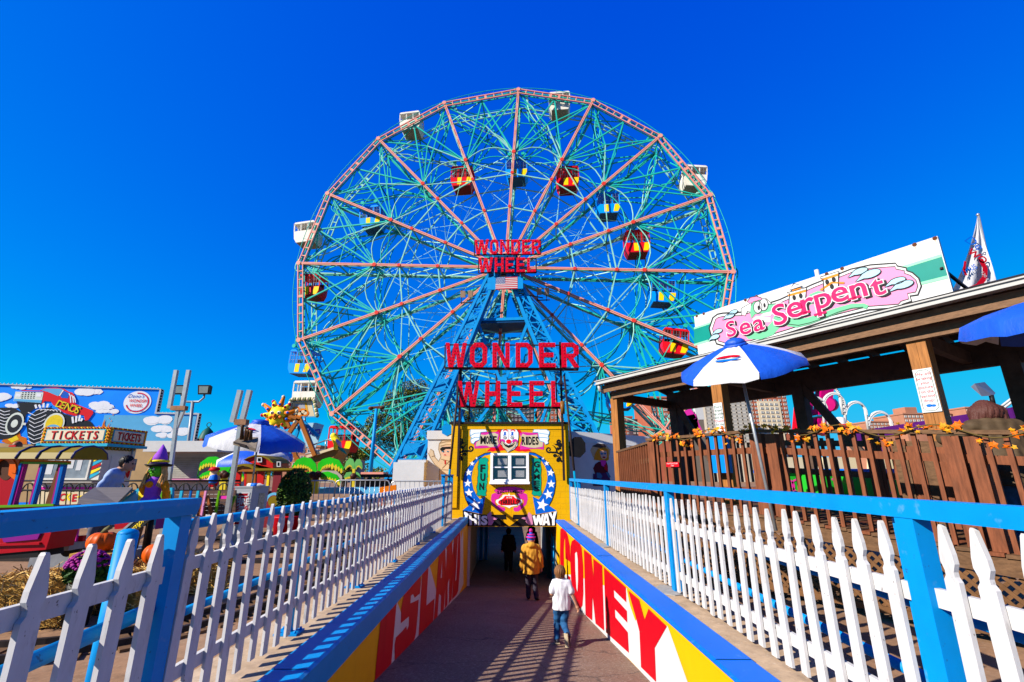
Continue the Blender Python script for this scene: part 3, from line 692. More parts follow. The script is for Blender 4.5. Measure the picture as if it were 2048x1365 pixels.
b = MB(); b.prism([(-.2, .12), (0, .24), (.2, .12), (.2, -.16), (0, -.27), (-.2, -.16)], Frame((-2.62, KY + .3, 1.78), (1, 0, 0)), 0, .3)
tag(b.build('speaker_box', TWB), 'blue six-sided box at the upper left corner of the yellow kiosk', 'loudspeaker')
b = MB(); b.prism([(-.3, .2), (-.1, .38), (.16, .38), (.32, .15), (.32, -.2), (.1, -.42), (-.3, -.36)], Frame((2.62, KY + .35, 1.1), (1, 0, 0)), 0, .3); b.box((2.45, KY + .5, 1.1), (.34, .06, .06))
tag(b.build('speaker_box', BLK), 'black eight-sided box on the right side wall of the yellow kiosk', 'loudspeaker')

# ---------------------------------------------------------------- red bulb letters
GLY = {'W': [[(0, 1), (.18, 1), (.28, .34), (.40, .97), (.60, .97), (.72, .34), (.82, 1), (1, 1), (.83, 0), (.61, 0), (.5, .58), (.39, 0), (.17, 0)]],
       'N': [[(0, 0), (0, 1), (.26, 1), (.75, .34), (.75, 1), (1, 1), (1, 0), (.76, 0), (.25, .68), (.25, 0)]],
       'H': [[(0, 0), (0, 1), (.28, 1), (.28, .59), (.72, .59), (.72, 1), (1, 1), (1, 0), (.72, 0), (.72, .42), (.28, .42), (.28, 0)]],
       'E': [[(0, 0), (0, 1), (1, 1), (1, .84), (.29, .84), (.29, .59), (.88, .59), (.88, .42), (.29, .42), (.29, .16), (1, .16), (1, 0)]],
       'L': [[(0, 0), (0, 1), (.3, 1), (.3, .16), (1, .16), (1, 0)]],
       'O': [([(.25, 0), (.75, 0), (1, .2), (1, .8), (.75, 1), (.25, 1), (0, .8), (0, .2)], [(.36, .17), (.64, .17), (.74, .27), (.74, .73), (.64, .83), (.36, .83), (.26, .73), (.26, .27)])],
       'D': [([(0, 0), (.72, 0), (1, .2), (1, .8), (.72, 1), (0, 1)], [(.27, .16), (.62, .16), (.74, .26), (.74, .74), (.62, .84), (.27, .84)])],
       'R': [([(0, .38), (.7, .38), (1, .55), (1, .85), (.72, 1), (0, 1)], [(.27, .54), (.64, .54), (.74, .61), (.74, .78), (.64, .85), (.27, .85)]), [(0, 0), (0, .38), (.27, .38), (.27, 0)], [(.36, .38), (.66, .38), (1, 0), (.72, 0)]]}
BLB = {'W': [[(.09, .92), (.26, .08), (.3, .2), (.5, .86), (.7, .2), (.74, .08), (.91, .92)]], 'N': [[(.13, .06), (.13, .94), (.87, .08), (.87, .94)]], 'H': [[(.14, .06), (.14, .94)], [(.86, .06), (.86, .94)], [(.32, .5), (.68, .5)]],
       'E': [[(.92, .92), (.14, .92), (.14, .08), (.92, .08)], [(.36, .5), (.8, .5)]], 'L': [[(.15, .93), (.15, .08), (.92, .08)]], 'O': [[(.3, .08), (.7, .08), (.87, .24), (.87, .76), (.7, .92), (.3, .92), (.13, .76), (.13, .24), (.3, .08)]],
       'D': [[(.13, .08), (.66, .08), (.87, .24), (.87, .76), (.66, .92), (.13, .92), (.13, .08)]], 'R': [[(.13, .06), (.13, .92), (.68, .92), (.87, .78), (.87, .6), (.66, .46), (.3, .46)], [(.55, .36), (.85, .06)]]}
LRED = mat('letter_red_enamel', (0.78, 0.0, 0.02), 0.35, 0.05, 3)
BULB = mat('clear_bulb', (0.16, 0.05, 0.05), 0.2, 0.2, 20, spec=0.9)
def red_word(parent, fr, word, spans, v0, v1, depth, step):
    for ch, (u0, u1) in zip(word, spans):
        vm = (v0 + v1) / 2
        xa, xb = fr.tr(u0, vm)[0], fr.tr(u1, vm)[0]; um = (u0 + u1) / 2
        ya, yb = fr.tr(um, v1)[1], fr.tr(um, v0)[1]
        S_ = lambda p: (xa + p[0] * (xb - xa), ya + p[1] * (yb - ya))
        b = MB()
        for g_ in GLY[ch]:
            if isinstance(g_, tuple): b.ring([S_(p) for p in g_[0]], [S_(p) for p in g_[1]], fr, 0, depth)
            else: b.prism([S_(p) for p in g_], fr, 0, depth)
        lt = b.build('letter', LRED, parent)
        b = MB()
        for ln in BLB[ch]:
            for p, q_ in zip(ln, ln[1:]):
                P, Q = S_(p), S_(q_); l = math.dist(P, Q); k = max(1, round(l / step))
                for i in range(k):
                    t_ = (i + .5) / k; c = fr.p(P[0] + (Q[0] - P[0]) * t_, P[1] + (Q[1] - P[1]) * t_, depth + step * .08)
                    r = step * .115; b.ell(c, (r, r, r), 6, 4)
        b.build('bulbs', BULB, lt, kind='stuff')
frS = Frame((0, KY - 0.25, 0), (1, 0, 0))
sg = thing('letter_sign', 'large red bulb letters WONDER WHEEL on a black frame above the yellow kiosk', 'sign', (0, KY - .25, 2.03), 'red bulb letter signs')
q = zoomed(860, 600, 300 / 1575.0)
def spans(q_, *ab): return [(q_((a, 0))[0][0], q_((c, 0))[0][0]) for a, c in ab]
red_word(sg, frS, 'WONDER', spans(q, (165, 385), (423, 600), (658, 837), (900, 1076), (1143, 1315), (1380, 1557)), *[p[1] for p in q((0, 462), (0, 716))], .16, .15)
red_word(sg, frS, 'WHEEL', spans(q, (293, 518), (580, 738), (810, 968), (1043, 1198), (1272, 1407)), *[p[1] for p in q((0, 860), (0, 1127))], .16, .15)
for (xa, ya), (xb, yb), w in (((155, 716), (1557, 730), .10), ((165, 470), (1557, 475), .05), ((280, 1120), (1410, 1132), .09), ((290, 872), (1400, 880), .05), ((158, 468), (155, 716), .05), ((1553, 475), (1557, 730), .05), ((285, 872), (280, 1120), .05)):
    b = MB(); P0, P1 = frS.tr(*q((xa, ya))[0]), frS.tr(*q((xb, yb))[0]); b.bar(frS.p(*P0, -.05), frS.p(*P1, -.05), w, w); b.build('frame_bar', BLKB, sg)
for u in (320, 1378):
    X = frS.tr(*q((u, 800))[0])[0]
    b = MB(); b.bar((X, KY - .13, -0.2 if u > 1000 else -0.05), (X, KY - .13, 5.4 if u > 1000 else 4.3), .085, .085); b.build('pole', BLKB, sg)
for s, X in ((-1, -2.2), (1, 2.2)):
    P0 = V((s * 2.28, 16.75, -1.6)); P1 = V((s * 2.16, KY - .1, 4.0 if s > 0 else 4.2)); Pm = P0 + (P1 - P0) * .31
    b = MB(); b.tube(Pm, P1, .042, n=8); b.build('brace', BLKB, sg)
    b = MB(); b.tube(P0, Pm, .045, n=8); b.box(P0 + V((0, 0, .02)), (.2, .2, .03)); b.build('brace', mat('teal_blue_pipe', (0.0, 0.24, 0.42), .4, .1, 8), sg)
b = MB(); b.tube((-1.9, KY + 1.5, 2.0), (-1.7, KY - .2, 4.0), .03); b.build('brace', BLKB, sg)
b = MB(); b.tube((2.0, KY + 1.5, 2.0), (1.8, KY - .2, 4.0), .03); b.build('brace', BLKB, sg)
b = MB(); b.tube((2.02, KY - .4, 2.35), (2.02, KY - .4, 2.85), .09, n=10); b.build('lamp_can', mat('brown_can', (0.25, 0.10, 0.02), .4), sg)

# ---------------------------------------------------------------- tunnel under the kiosk
TW = mat('tunnel_white_wall', (0.42, 0.40, 0.38), 0.7, 0.15, 3, 0.1, dirt=0.3)
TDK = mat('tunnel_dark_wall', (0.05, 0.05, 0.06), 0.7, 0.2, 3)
zf = ramp_z(25)
tn = thing('tunnel', 'dark pedestrian tunnel under the yellow kiosk at the foot of the ramp', 'tunnel', (0, 19.4, zf))
b = MB(); b.box((-1.85, 21.9, (zf - 1.9) / 2), (.3, 5.0, -zf - 1.9 + 4.1 - 4.1 + .0 if False else abs(zf + 1.9))); b.build('wall', TW, tn)
b = MB(); b.box((1.85, 24.5, (zf - 1.9) / 2), (.3, 10.2, abs(zf + 1.9))); b.build('wall', TW, tn)
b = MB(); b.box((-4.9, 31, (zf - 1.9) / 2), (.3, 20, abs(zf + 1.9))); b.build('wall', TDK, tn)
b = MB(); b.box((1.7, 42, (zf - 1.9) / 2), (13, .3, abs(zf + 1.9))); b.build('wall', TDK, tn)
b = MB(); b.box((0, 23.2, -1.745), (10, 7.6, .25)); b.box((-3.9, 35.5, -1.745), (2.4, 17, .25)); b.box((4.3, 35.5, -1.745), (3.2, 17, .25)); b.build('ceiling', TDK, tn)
b = MB(); b.bar((-1.66, 19.42, zf), (-1.66, 19.42, -1.9), .1, .06); b.build('post', WHT, tn)
b = MB(); b.bar((1.5, 21.0, zf), (1.5, 21.0, -1.9), .14, .14); b.build('post', mat('dark_green_post', (0.01, 0.05, 0.04), .4), tn)
for x, y in ((-1.55, 25.2), (-1.3, 25.3)):
    b = MB(); b.bar((x, y, zf), (x, y, -1.9), .16, .16); b.build('post', TWB, tn)
for z in (-2.9, -3.4):
    b = MB(); b.path([(1.62, 19.6, z + .1), (1.62, 24, z - .0)], .025); b.build('rail', BLU, tn)
b = MB(); b.tube((1.62, 19.6, zf), (1.62, 19.6, -2.3), .03); b.tube((1.62, 20.4, zf), (1.62, 20.4, -2.3), .03); b.build('post', BLU, tn)
# ---------------------------------------------------------------- the giant wheel
WC = V((-0.652, 40.86, 19.136)); WYAW = -0.0914; WR = 21.0; WPH = 0.0645; WD = 2.7
wl_ax = V((math.cos(WYAW), math.sin(WYAW), 0)); wbk = V((-math.sin(WYAW), math.cos(WYAW), 0)); wup = V((0, 0, 1))
def wp(r, a, dep=0.0): return WC + wl_ax * (r * math.sin(a)) + wup * (r * math.cos(a)) + wbk * dep
def wq(l, z, dep=0.0): return WC + wl_ax * l + V((0, 0, z - WC.z)) + wbk * dep      # lateral, absolute height, depth
NA = [WPH + k * PI / 8 for k in range(16)]
wheel = thing('ferris_wheel_ride', 'giant ferris wheel with salmon front spokes and green steel lattice', 'ferris wheel', tuple(WC))
def wbar(b, p, q_, w, h=None, mi=0): b.bar(p, q_, w, h or w, up=wbk, mi=mi)
def chord_pts(a0, a1, r, inset, dep, n):
    p, q_ = wp(r, a0, dep), wp(r, a1, dep); m = ((p + q_) / 2 - WC - wbk * dep).normalized()
    return [p + (q_ - p) * (i / n) - m * inset for i in range(n + 1)]
for side, m_ in ((0, SALM), (1, MINT)):
    dep = 0.0 if side == 0 else WD
    for k in range(16):
        a0, a1 = NA[k], NA[k] + PI / 8
        b = MB()
        o_, i_ = chord_pts(a0, a1, WR, 0, dep, 9), chord_pts(a0, a1, WR, 0.5, dep, 9)
        wbar(b, o_[0], o_[-1], .085, .14); wbar(b, i_[0] + (i_[-1] - i_[0]) * .012, i_[-1] - (i_[-1] - i_[0]) * .012, .085, .14)
        for j in range(1, 9): wbar(b, o_[j], i_[j], .24 if j in (4, 5) else .09, .1)
        b.build('rim_segment', m_, wheel)
        b = MB()
        d2 = dep + (0.28 if side == 0 else -0.28)
        for ins in (0.02, 0.5):
            pp = chord_pts(a0, a1, WR, ins, d2, 2); wbar(b, pp[0], pp[-1], .09)
        i2 = chord_pts(a0, a1, WR, 0.5, d2, 9); o2 = chord_pts(a0, a1, WR, 0.02, d2, 9)
        for j in range(0, 9): wbar(b, o2[j], i2[j + 1] if j % 2 else i2[j], .05)
        for j in (2, 4, 6): wbar(b, i_[j], i2[j], .07)
        if side == 0: b.build('rim_backing', TEAL, wheel)
    for k in range(16):
        b = MB(); a = NA[k]
        t_ = V((0, 0, 0)) + (wp(1, a + PI / 2) - WC)
        w_ = .095 if side == 0 else .08
        for s in (-1, 1): wbar(b, wp(1.3, a, dep) + t_ * (s * (w_ / 2 + .02)), wp(WR - .05, a, dep) + t_ * (s * (w_ / 2 + .025)), w_, .16, mi=0)
        d2 = dep + (0.34 if side == 0 else -0.34)
        wbar(b, wp(1.3, a, d2), wp(WR - .2, a, d2), .13, .1, mi=1)
        n_ = 14
        for j in range(n_):
            r0, r1 = 1.6 + (WR - 2) * j / n_, 1.6 + (WR - 2) * (j + 1) / n_
            wbar(b, wp(r0, a, dep + .0), wp(r1, a, d2), .05, mi=1)
        b.build('spoke', [SALM if side == 0 else (MINT if k % 2 else TEAL), TEAL if k % 3 else MINT], wheel)
        b = MB()
        for r, s in ((WR - .1, .27), (.62 * WR, .24), (.5 * WR, .2), (.315 * WR, .2)):
            c = wp(r, a, dep - (.1 if side == 0 else -.1)); fr = Frame(c, wl_ax)
            b.prism([(s * .9 * math.sin(a + i * PI / 3), s * .9 * math.cos(a + i * PI / 3)) for i in range(6)], fr, -.03, .03, 0 if r > .7 * WR else 1)
        tag(b.build('joint_plate', [SALM, SALD] if side == 0 else [TEAL, TEAL], wheel), kind='stuff')
# rings and curved tracks
def catmull(pts, n=5):
    out = []
    for i in range(len(pts) - 1):
        p0, p1, p2, p3 = pts[max(i - 1, 0)], pts[i], pts[i + 1], pts[min(i + 2, len(pts) - 1)]
        for j in range(n):
            t = j / n
            out.append(tuple(.5 * (2 * p1[c] + (p2[c] - p0[c]) * t + (2 * p0[c] - 5 * p1[c] + 4 * p2[c] - p3[c]) * t * t + (3 * p1[c] - p0[c] - 3 * p2[c] + p3[c]) * t ** 3) for c in range(len(p1))))
    return out + [pts[-1]]
for dep in (-.12, WD + .12):
    b = MB(); b.path([wp(WR + .16, 2 * PI * i / 128, dep + .15) for i in range(128)], .035, 5, closed=True)
    for i in range(96): b.tube(wp(WR + .16, 2 * PI * i / 96, dep + .15), wp(WR - .3, 2 * PI * i / 96, dep + .25), .018, n=4)
    b.build('outer_ring', TEAL, wheel)
for side in (0, 1):
    dep = .12 if side == 0 else WD - .12
    for rr, bul, w_, m_ in ((.62, .04, .10, MINT), (.585, .03, .09, TEAL)):
        b = MB(); P = []
        for k in range(16):
            for j in range(6): P.append(wp(WR * (rr + bul * math.sin(PI * j / 6)), NA[k] + PI / 8 * j / 6, dep + (.0 if rr > .6 else .2)))
        b.path(P, w_ / 1.6, 5, closed=True); b.build('inner_ring', m_, wheel)
    for rr in (.5, .315):
        b = MB()
        for k in range(16): wbar(b, wp(WR * rr, NA[k], dep), wp(WR * rr, NA[k] + PI / 8, dep), .11)
        b.build('inner_ring', MINT, wheel)
    for k in range(16):
        a = NA[k]; H = PI / 8
        for off in (0.0, -.030):
            tr = [(.955 + off, -.045), (1.012 + off * .6, -.03), (1.022 + off * .6, .0), (1.005 + off * .6, .035), (.955 + off * .6, .052), (.90, .062 - off), (.84, .10 - off), (.77, .19 - off), (.715, .29 - off * .5), (.665, .345), (.62 + off, .375), (.57 + off, .392), (.535 + off, .40)]
            P = catmull([tuple(wp(WR * r, a + t, dep + .28 * (1 if side == 0 else -1))) for r, t in tr], 4)
            b = MB(); b.path(P, .06, 5); b.build('track', MINT if (k + side) % 3 == 0 else TEAL, wheel)
# lattice in every sector
for k in range(16):
    a0 = NA[k]; a1 = a0 + PI / 8; am = (a0 + a1) / 2
    b = MB()
    RM = WR * math.cos(PI / 16) - .5
    for side in (0, 1):
        d = .2 if side == 0 else WD - .2; e = WD - .2 if side == 0 else .2
        M_, Q_, n0, n1 = wp(RM, am, d), wp(.80 * WR, am, d), wp(.62 * WR, a0, d), wp(.62 * WR, a1, d)
        for p, q_, w_, mi in ((M_, n0, .13, 0), (M_, n1, .13, 0), (wp(WR - .4, a0, d), Q_, .10, 0), (wp(WR - .4, a1, d), Q_, .10, 0), (Q_, n0, .10, 0), (Q_, n1, .10, 1), (wp(.8 * WR, a0, d), Q_, .07, 0),
                              (M_, wp(WR - .4, a0, e), .08, 0), (wp(WR - .4, a1, d), n0, .11, 0), (n0, wp(.5 * WR, a1, d), .08, 1),
                              (wp(.62 * WR, a0, d), wp(.8 * WR, a0, e), .08, 0), (wp(.8 * WR, a0, d), wp(WR - .3, a0, e), .08, 0), (wp(.5 * WR, a0, d), wp(.315 * WR, a0, e), .07, 1), (wp(.315 * WR, a0, d), wp(.08 * WR, a0, e), .07, 1),
                              (n0, wp(.62 * WR, a1, e), .07, 0), (Q_, wp(.80 * WR, am, e), .09, 0)):
            wbar(b, p, q_, w_, mi=mi)
    for r in (WR - .25, .62 * WR, .5 * WR, .315 * WR, .8 * WR):
        wbar(b, wp(r, a0, 0), wp(r, a0, WD), .12, mi=0 if r > 10 else 1)
    wbar(b, wp(RM, am, 0), wp(RM, am, WD), .12)
    tag(b.build('lattice', [TEAL, MINT], wheel), kind='stuff')
b = MB()
for k in range(16):
    for d in (.1, WD - .1):
        b.tube(wp(.315 * WR, NA[k], d), wp(.62 * WR, NA[k] + PI / 4, d), .02, n=3)
        b.tube(wp(.06 * WR, NA[k] + .4, d), wp(.5 * WR, NA[k] + PI / 8, d), .02, n=3)
        b.tube(wp(.315 * WR, NA[k], d), wp(.62 * WR, NA[k] - PI / 8, WD - d), .02, n=3)
        b.tube(wp(.5 * WR, NA[k], d), wp(.315 * WR, NA[k] - PI / 8, WD - d), .02, n=3)
tag(b.build('cable', MINT, wheel), kind='stuff')
b = MB(); b.tube(wp(0, 0, -1.6), wp(0, 0, WD + 1.6), .55, n=16)
for d in (-.05, WD + .05): b.tube(wp(0, 0, d - .12), wp(0, 0, d + .12), 1.55, n=24)
b.build('hub', SALM, wheel)

# cars
CRED = mat('car_red', (0.86, 0.006, 0.015), .4, .08, 3); CBLU = mat('car_blue', (0.0, 0.36, 1.2), .4, .08, 3); CYEL = mat('car_yellow', (1.2, 0.75, 0.0), .45, .05, 3)
CWHT = mat('car_white', (0.92, 0.86, 0.72), .5, .1, 2, dirt=.4, dirt_rgb=(0.35, 0.28, 0.2)); CFLR_R = mat('car_floor_red', (0.22, 0.012, 0.012), .6); CFLR_B = mat('car_floor_blue', (0.01, 0.09, 0.22), .6); CFLR_W = mat('car_floor_grey', (0.33, 0.29, 0.23), .7, .15, 2)
CIN = mat('car_inside', (0.05, 0.03, 0.03), .7)
def make_car(name, m, fl, yel, h_low, label, group):
    """Cabin on its own axes: lateral x, height z, depth y; hangs from a wheeled frame."""
    t = thing(name, label, 'ferris wheel car', (0, 0, 0), group)
    fr = Frame((0, -.85, 0), (1, 0, 0))
    b = MB(); lo = [(-.88, 0), (.88, 0), (1.1, .45), (1.14, h_low), (-1.14, h_low), (-1.1, .45)]
    b.prism(lo, fr, -1.7, 0, 0); b.build('body', m, t)
    b = MB(); b.box((0, 0, -.03), (1.7, 1.66, .05)); b.build('floor', fl, t)
    b = MB(); b.prism([(-1.14, 2.12), (1.14, 2.12), (.98, 2.32), (-.98, 2.32)], fr, -1.74, .04); b.build('roof', m, t)
    for x in (-1.1, -.38, .38, 1.1):
        for y in (-.82, .82):
            b = MB(); b.bar((x, y, h_low), (x * .98, y, 2.14), .09, .07, up=(0, 1, 0)); b.build('post', m, t)
    for x in (-1.12, 1.12):
        b = MB(); b.bar((x, 0, h_low), (x, 0, 2.14), .06, .09); b.build('post', m, t)
    b = MB(); b.box((0, .15, h_low + .02), (1.9, .4, .3)); b.box((0, .42, h_low + .35), (1.9, .1, .6)); b.build('seat', CIN, t)
    b = MB()
    for i in range(9): b.bar((-1.0 + i * .25, -.86, h_low), (-1.0 + i * .25, -.86, 2.12), .018, .018)
    for z in (h_low + .35, h_low + .75): b.bar((-1.08, -.86, z), (1.08, -.86, z), .018, .018)
    tag(b.build('window_guard', GRY, t), kind='stuff')
    if yel:
        for pl in (((-.42, .12), (.02, .12), (.04, h_low - .05), (-.4, h_low - .05)), ((.45, .12), (.88, .12), (1.08, .55), (1.1, h_low - .05), (.62, h_low - .05))):
            b = MB(); b.prism(list(pl), fr, .0, .02); b.build('panel', CYEL, t)
    b = MB(); b.bar((-.9, 0, 2.45), (.9, 0, 2.45), .1, .14)
    for x in (-.7, .7): b.bar((x, 0, 2.3), (x, 0, 2.5), .08, .1); b.tube((x, -1.1, 2.62), (x, 1.1, 2.62), .05); b.tube((x, -1.15, 2.62), (x, -1.0, 2.62), .19, n=12); b.tube((x, 1.0, 2.62), (x, 1.15, 2.62), .19, n=12)
    if yel: b.build('hanger', TEAL, t)
    return t
def kids_of(o): return KIDS.get(o, [])
protos = {'r': make_car('ferris_wheel_car', CRED, CFLR_R, True, .98, '', 'cars of the ferris wheel'), 'b': make_car('ferris_wheel_car', CBLU, CFLR_B, True, .98, '', 'cars of the ferris wheel'), 'w': make_car('ferris_wheel_car', CWHT, CFLR_W, False, 1.3, '', 'cars of the ferris wheel')}
first = {'r': True, 'b': True, 'w': True}
def place_car(kind, u, v, roll, label):
    """The cabin's middle lies in the wheel's mid plane."""
    o0 = WC + wbk * (WD / 2); r = ray(u, v); c = r * (o0.dot(wbk) / r.dot(wbk))
    R = Matrix.Rotation(WYAW, 3, 'Z') @ Matrix.Rotation(math.radians(roll), 3, 'Y')
    c = c - R @ V((0, 0, 1.12))
    if first[kind]:
        t = protos[kind]; first[kind] = False; t.location = c; t.rotation_euler = R.to_euler(); t['label'] = label; WLOC[t] = c
    else:
        src = protos[kind]; t = copy_tree(src, (0, 0, 0), label); t.location = c; t.rotation_euler = R.to_euler()
for a in (('w', 1119, 214, 0, 'white wheel car at the very top, right of the top salmon spoke'), ('w', 824, 253, -4, 'white wheel car on the upper left rim of the ferris wheel'),
          ('w', 1386, 362, 8, 'white wheel car on the upper right rim of the ferris wheel'), ('w', 617, 472, -6, 'white wheel car on the left rim above the red car'),
          ('w', 617, 790, 0, 'lowest white wheel car, behind the yellow ride billboard with bulbs'),
          ('r', 926, 362, 0, 'red wheel car with yellow panels, upper one left of the topmost blue car'), ('r', 1135, 363, 0, 'red wheel car with yellow panels, just right of the topmost blue car'),
          ('r', 1273, 491, 0, 'red wheel car inside the wheel at the right, above the horizontal salmon spoke'), ('r', 626, 577, 0, 'red wheel car with yellow panels at the left end of the horizontal spoke'),
          ('r', 1347, 688, 9, 'tilted red wheel car at the lower right, beside the white serpent sign'), ('r', 688, 880, 0, 'lowest red wheel car, close above the palm cutouts'),
          ('b', 1034, 346, 0, 'blue wheel car with yellow panels hanging behind the top salmon spoke'), ('b', 746, 441, -5, 'blue wheel car inside the wheel at the upper left'),
          ('b', 1215, 415, 0, 'blue wheel car with yellow panels inside the wheel at the upper right'), ('b', 1323, 588, 6, 'blue wheel car at the right between the two red cars'),
          ('b', 609, 728, 2, 'blue wheel car outside the left rim near a salmon rim joint'), ('b', 1238, 794, 0, 'blue wheel car seen behind the corner post of the wooden pavilion')):
    place_car(*a)

# ---------------------------------------------------------------- blue tower that carries the axle
tow = thing('wheel_tower', 'blue lattice steel tower carrying the axle of the ferris wheel', 'tower', tuple(wq(0, GZ)))
def leg_line(s, z, edge):          # edge 0 = outer chord, 1 = inner chord
    t = (z - 0.8) / 16.2
    o = 8.8 + (1.45 - 8.8) * t; w = 2.15 + (.8 - 2.15) * t
    return s * (o - (w if edge else 0))
for dep0, dsg in ((-1.7, -1), (WD + 1.7, 1)):
    for s in (-1, 1):
        b = MB(); zs = [GZ + (18.4 - GZ) * i / 14 for i in range(15)]
        for e in (0, 1):
            for dd in (0, 1.0 * dsg): b.bar(wq(leg_line(s, GZ, e), GZ, dep0 + dd), wq(leg_line(s, 18.4, e), 18.4, dep0 + dd * .6), .30 if dd == 0 else .24, .22, up=wbk)
        for i in range(14):
            z0, z1 = zs[i], zs[i + 1]
            for dd in (0, 1.0 * dsg):
                f0, f1 = (1 - .4 * i / 14), (1 - .4 * (i + 1) / 14)
                b.bar(wq(leg_line(s, z0, 0), z0, dep0 + dd * f0), wq(leg_line(s, z1, 1), z1, dep0 + dd * f1), .11, .08, up=wbk)
                b.bar(wq(leg_line(s, z0, 1), z0, dep0 + dd * f0), wq(leg_line(s, z1, 0), z1, dep0 + dd * f1), .11, .08, up=wbk)
                b.bar(wq(leg_line(s, z1, 0), z1, dep0 + dd * f1), wq(leg_line(s, z1, 1), z1, dep0 + dd * f1), .10, .08, up=wbk)
            for e in (0, 1): b.bar(wq(leg_line(s, z0, e), z0, dep0), wq(leg_line(s, z1, e), z1, dep0 + dsg * (1 - .4 * (i + 1) / 14)), .09, .08)
        b.build('leg', TWB, tow)
        for za, zc in ((12.5, 13.7), (6.9, 8.0), (1.6, 2.6), (16.9, 18.2)):
            b = MB(); x = 1.0
            pl = [wq(leg_line(s, za, 0) + s * .12, za, dep0 - .16), wq(leg_line(s, za, 1) - s * .12, za, dep0 - .16), wq(leg_line(s, zc, 1) - s * .12, zc, dep0 - .16), wq(leg_line(s, zc, 0) + s * .12, zc, dep0 - .16)]
            pb = [p + wbk * .32 for p in pl]
            b.add(pl + pb, [(0, 1, 2, 3), (7, 6, 5, 4), (0, 4, 5, 1), (1, 5, 6, 2), (2, 6, 7, 3), (3, 7, 4, 0)]); b.build('gusset_plate', TWB, tow)
    for z, w_ in ((13.3, .25), (7.6, .22), (2.1, .2)):
        b = MB(); b.bar(wq(leg_line(-1, z, 1), z, dep0), wq(leg_line(1, z, 1), z, dep0), w_, w_, up=wbk); b.build('cross_beam', TWB, tow)
    for s in (-1, 1):
        for p, q_, w_ in ((wq(leg_line(s, 12.9, 1), 12.9, dep0 + .1), wq(s * .15, 7.6, dep0 + .1), .24), (wq(s * .2, 7.4, dep0 + .1), wq(leg_line(-s, 1.8, 1) * .62, 1.8, dep0 + .1), .22), (wq(leg_line(s, 7.2, 1), 7.2, dep0), wq(s * 2.2, 1.2, dep0), .22)):
            b = MB(); b.bar(p, q_, w_, w_ * .8, up=wbk); b.build('brace', TWB, tow)
b = MB(); b.prism([(-.55, -.55), (.55, -.55), (.35, .5), (-.35, .5)], Frame(wq(0, 7.6, -1.75), wl_ax), -.1, .1); b.build('gusset_plate', TWB, tow)
b = MB(); R_ = Matrix.Rotation(WYAW, 3, 'Z'); b.box(wq(0, 13.05, -.2), (5.2, 3.1, .16), R_); b.build('platform', mat('tower_navy', (0.0, 0.05, 0.16), .5), tow)
for z, h_, d_ in ((18.6, .5, -1.9), (17.9, .25, -1.9)):
    b = MB(); b.box(wq(0, z, d_), (3.7, .35, h_), R_); b.build('cross_beam', TWB, tow)
b = MB(); b.box(wq(0, 19.0, -.9), (2.6, 1.6, 1.5), R_); b.build('bearing_box', mat('tower_navy', (0, 0, 0)), tow)
b = MB()
for x in (-1.7, -.85, 0, .85, 1.7): b.bar(wq(x, 18.8, -1.95), wq(x, 20.0, -1.95), .05)
for z in (19.4, 20.0): b.bar(wq(-1.7, z, -1.95), wq(1.7, z, -1.95), .05)
b.build('railing', TWB, tow)
for s, l in ((-1, -3.4), (1, 3.6)):
    b = MB(); z = 16.0
    b.bar(wq(s * 1.2, z, -1.2), wq(l, z - .6, -1.2), .08)
    for dx in (-.5, .3): b.bar(wq(l + dx, z - .9, -1.2), wq(l + dx, z + .5, -1.2), .06)
    b.bar(wq(l - .6, z - .8, -1.2), wq(l + .6, z - .8, -1.2), .08); b.build('lamp_bracket', BLKB, tow)
    for dx in (-.35, .35):
        b = MB(); b.box(wq(l + dx, z, -1.3), (.42, .3, .6), R_ @ Matrix.Rotation(.3, 3, 'X')); b.build('floodlight', mat('tan_lamp', (0.5, 0.3, 0.18), .4), tow)
# flag on a plate
fl = thing('flag_sign', 'american flag panel fixed to a blue plate high on the wheel tower', 'flag', tuple(wq(0, 15.6, -3.0)))
fr = Frame(wq(0, 0, -2.95), wl_ax)
(xa, ya), (xb, yb) = fr.tr(975, 580), fr.tr(1046, 553)
b = MB(); b.prism([(xa, ya), (xb, ya), (xb, yb), (xa, yb)], fr, -.1, 0); b.build('plate', TWB, fl)
(xa, ya), (xb, yb) = fr.tr(991, 579.5), fr.tr(1035, 554)
b = MB(); h_ = (yb - ya) / 13
b.prism([(xa, ya), (xb, ya), (xb, yb), (xa, yb)], fr, 0.0, .02, 0)
for i in range(0, 13, 2): b.flat([(xa, ya + i * h_), (xb, ya + i * h_), (xb, ya + (i + 1) * h_), (xa, ya + (i + 1) * h_)], fr, .024, 1)
cx = xa + (xb - xa) * .44; cy = ya + 6 * h_
b.flat([(xa, cy), (cx, cy), (cx, yb), (xa, yb)], fr, .028, 2)
for r in range(9):
    for c in range(6 if r % 2 == 0 else 5):
        b.star(fr, xa + (cx - xa) * (c + (.5 if r % 2 == 0 else 1)) / 6, cy + (yb - cy) * (r + .5) / 9, .05, .032, 0)
b.build('flag', [WHC, RED, mat('flag_navy', (0.02, 0.05, 0.25), .5)], fl)
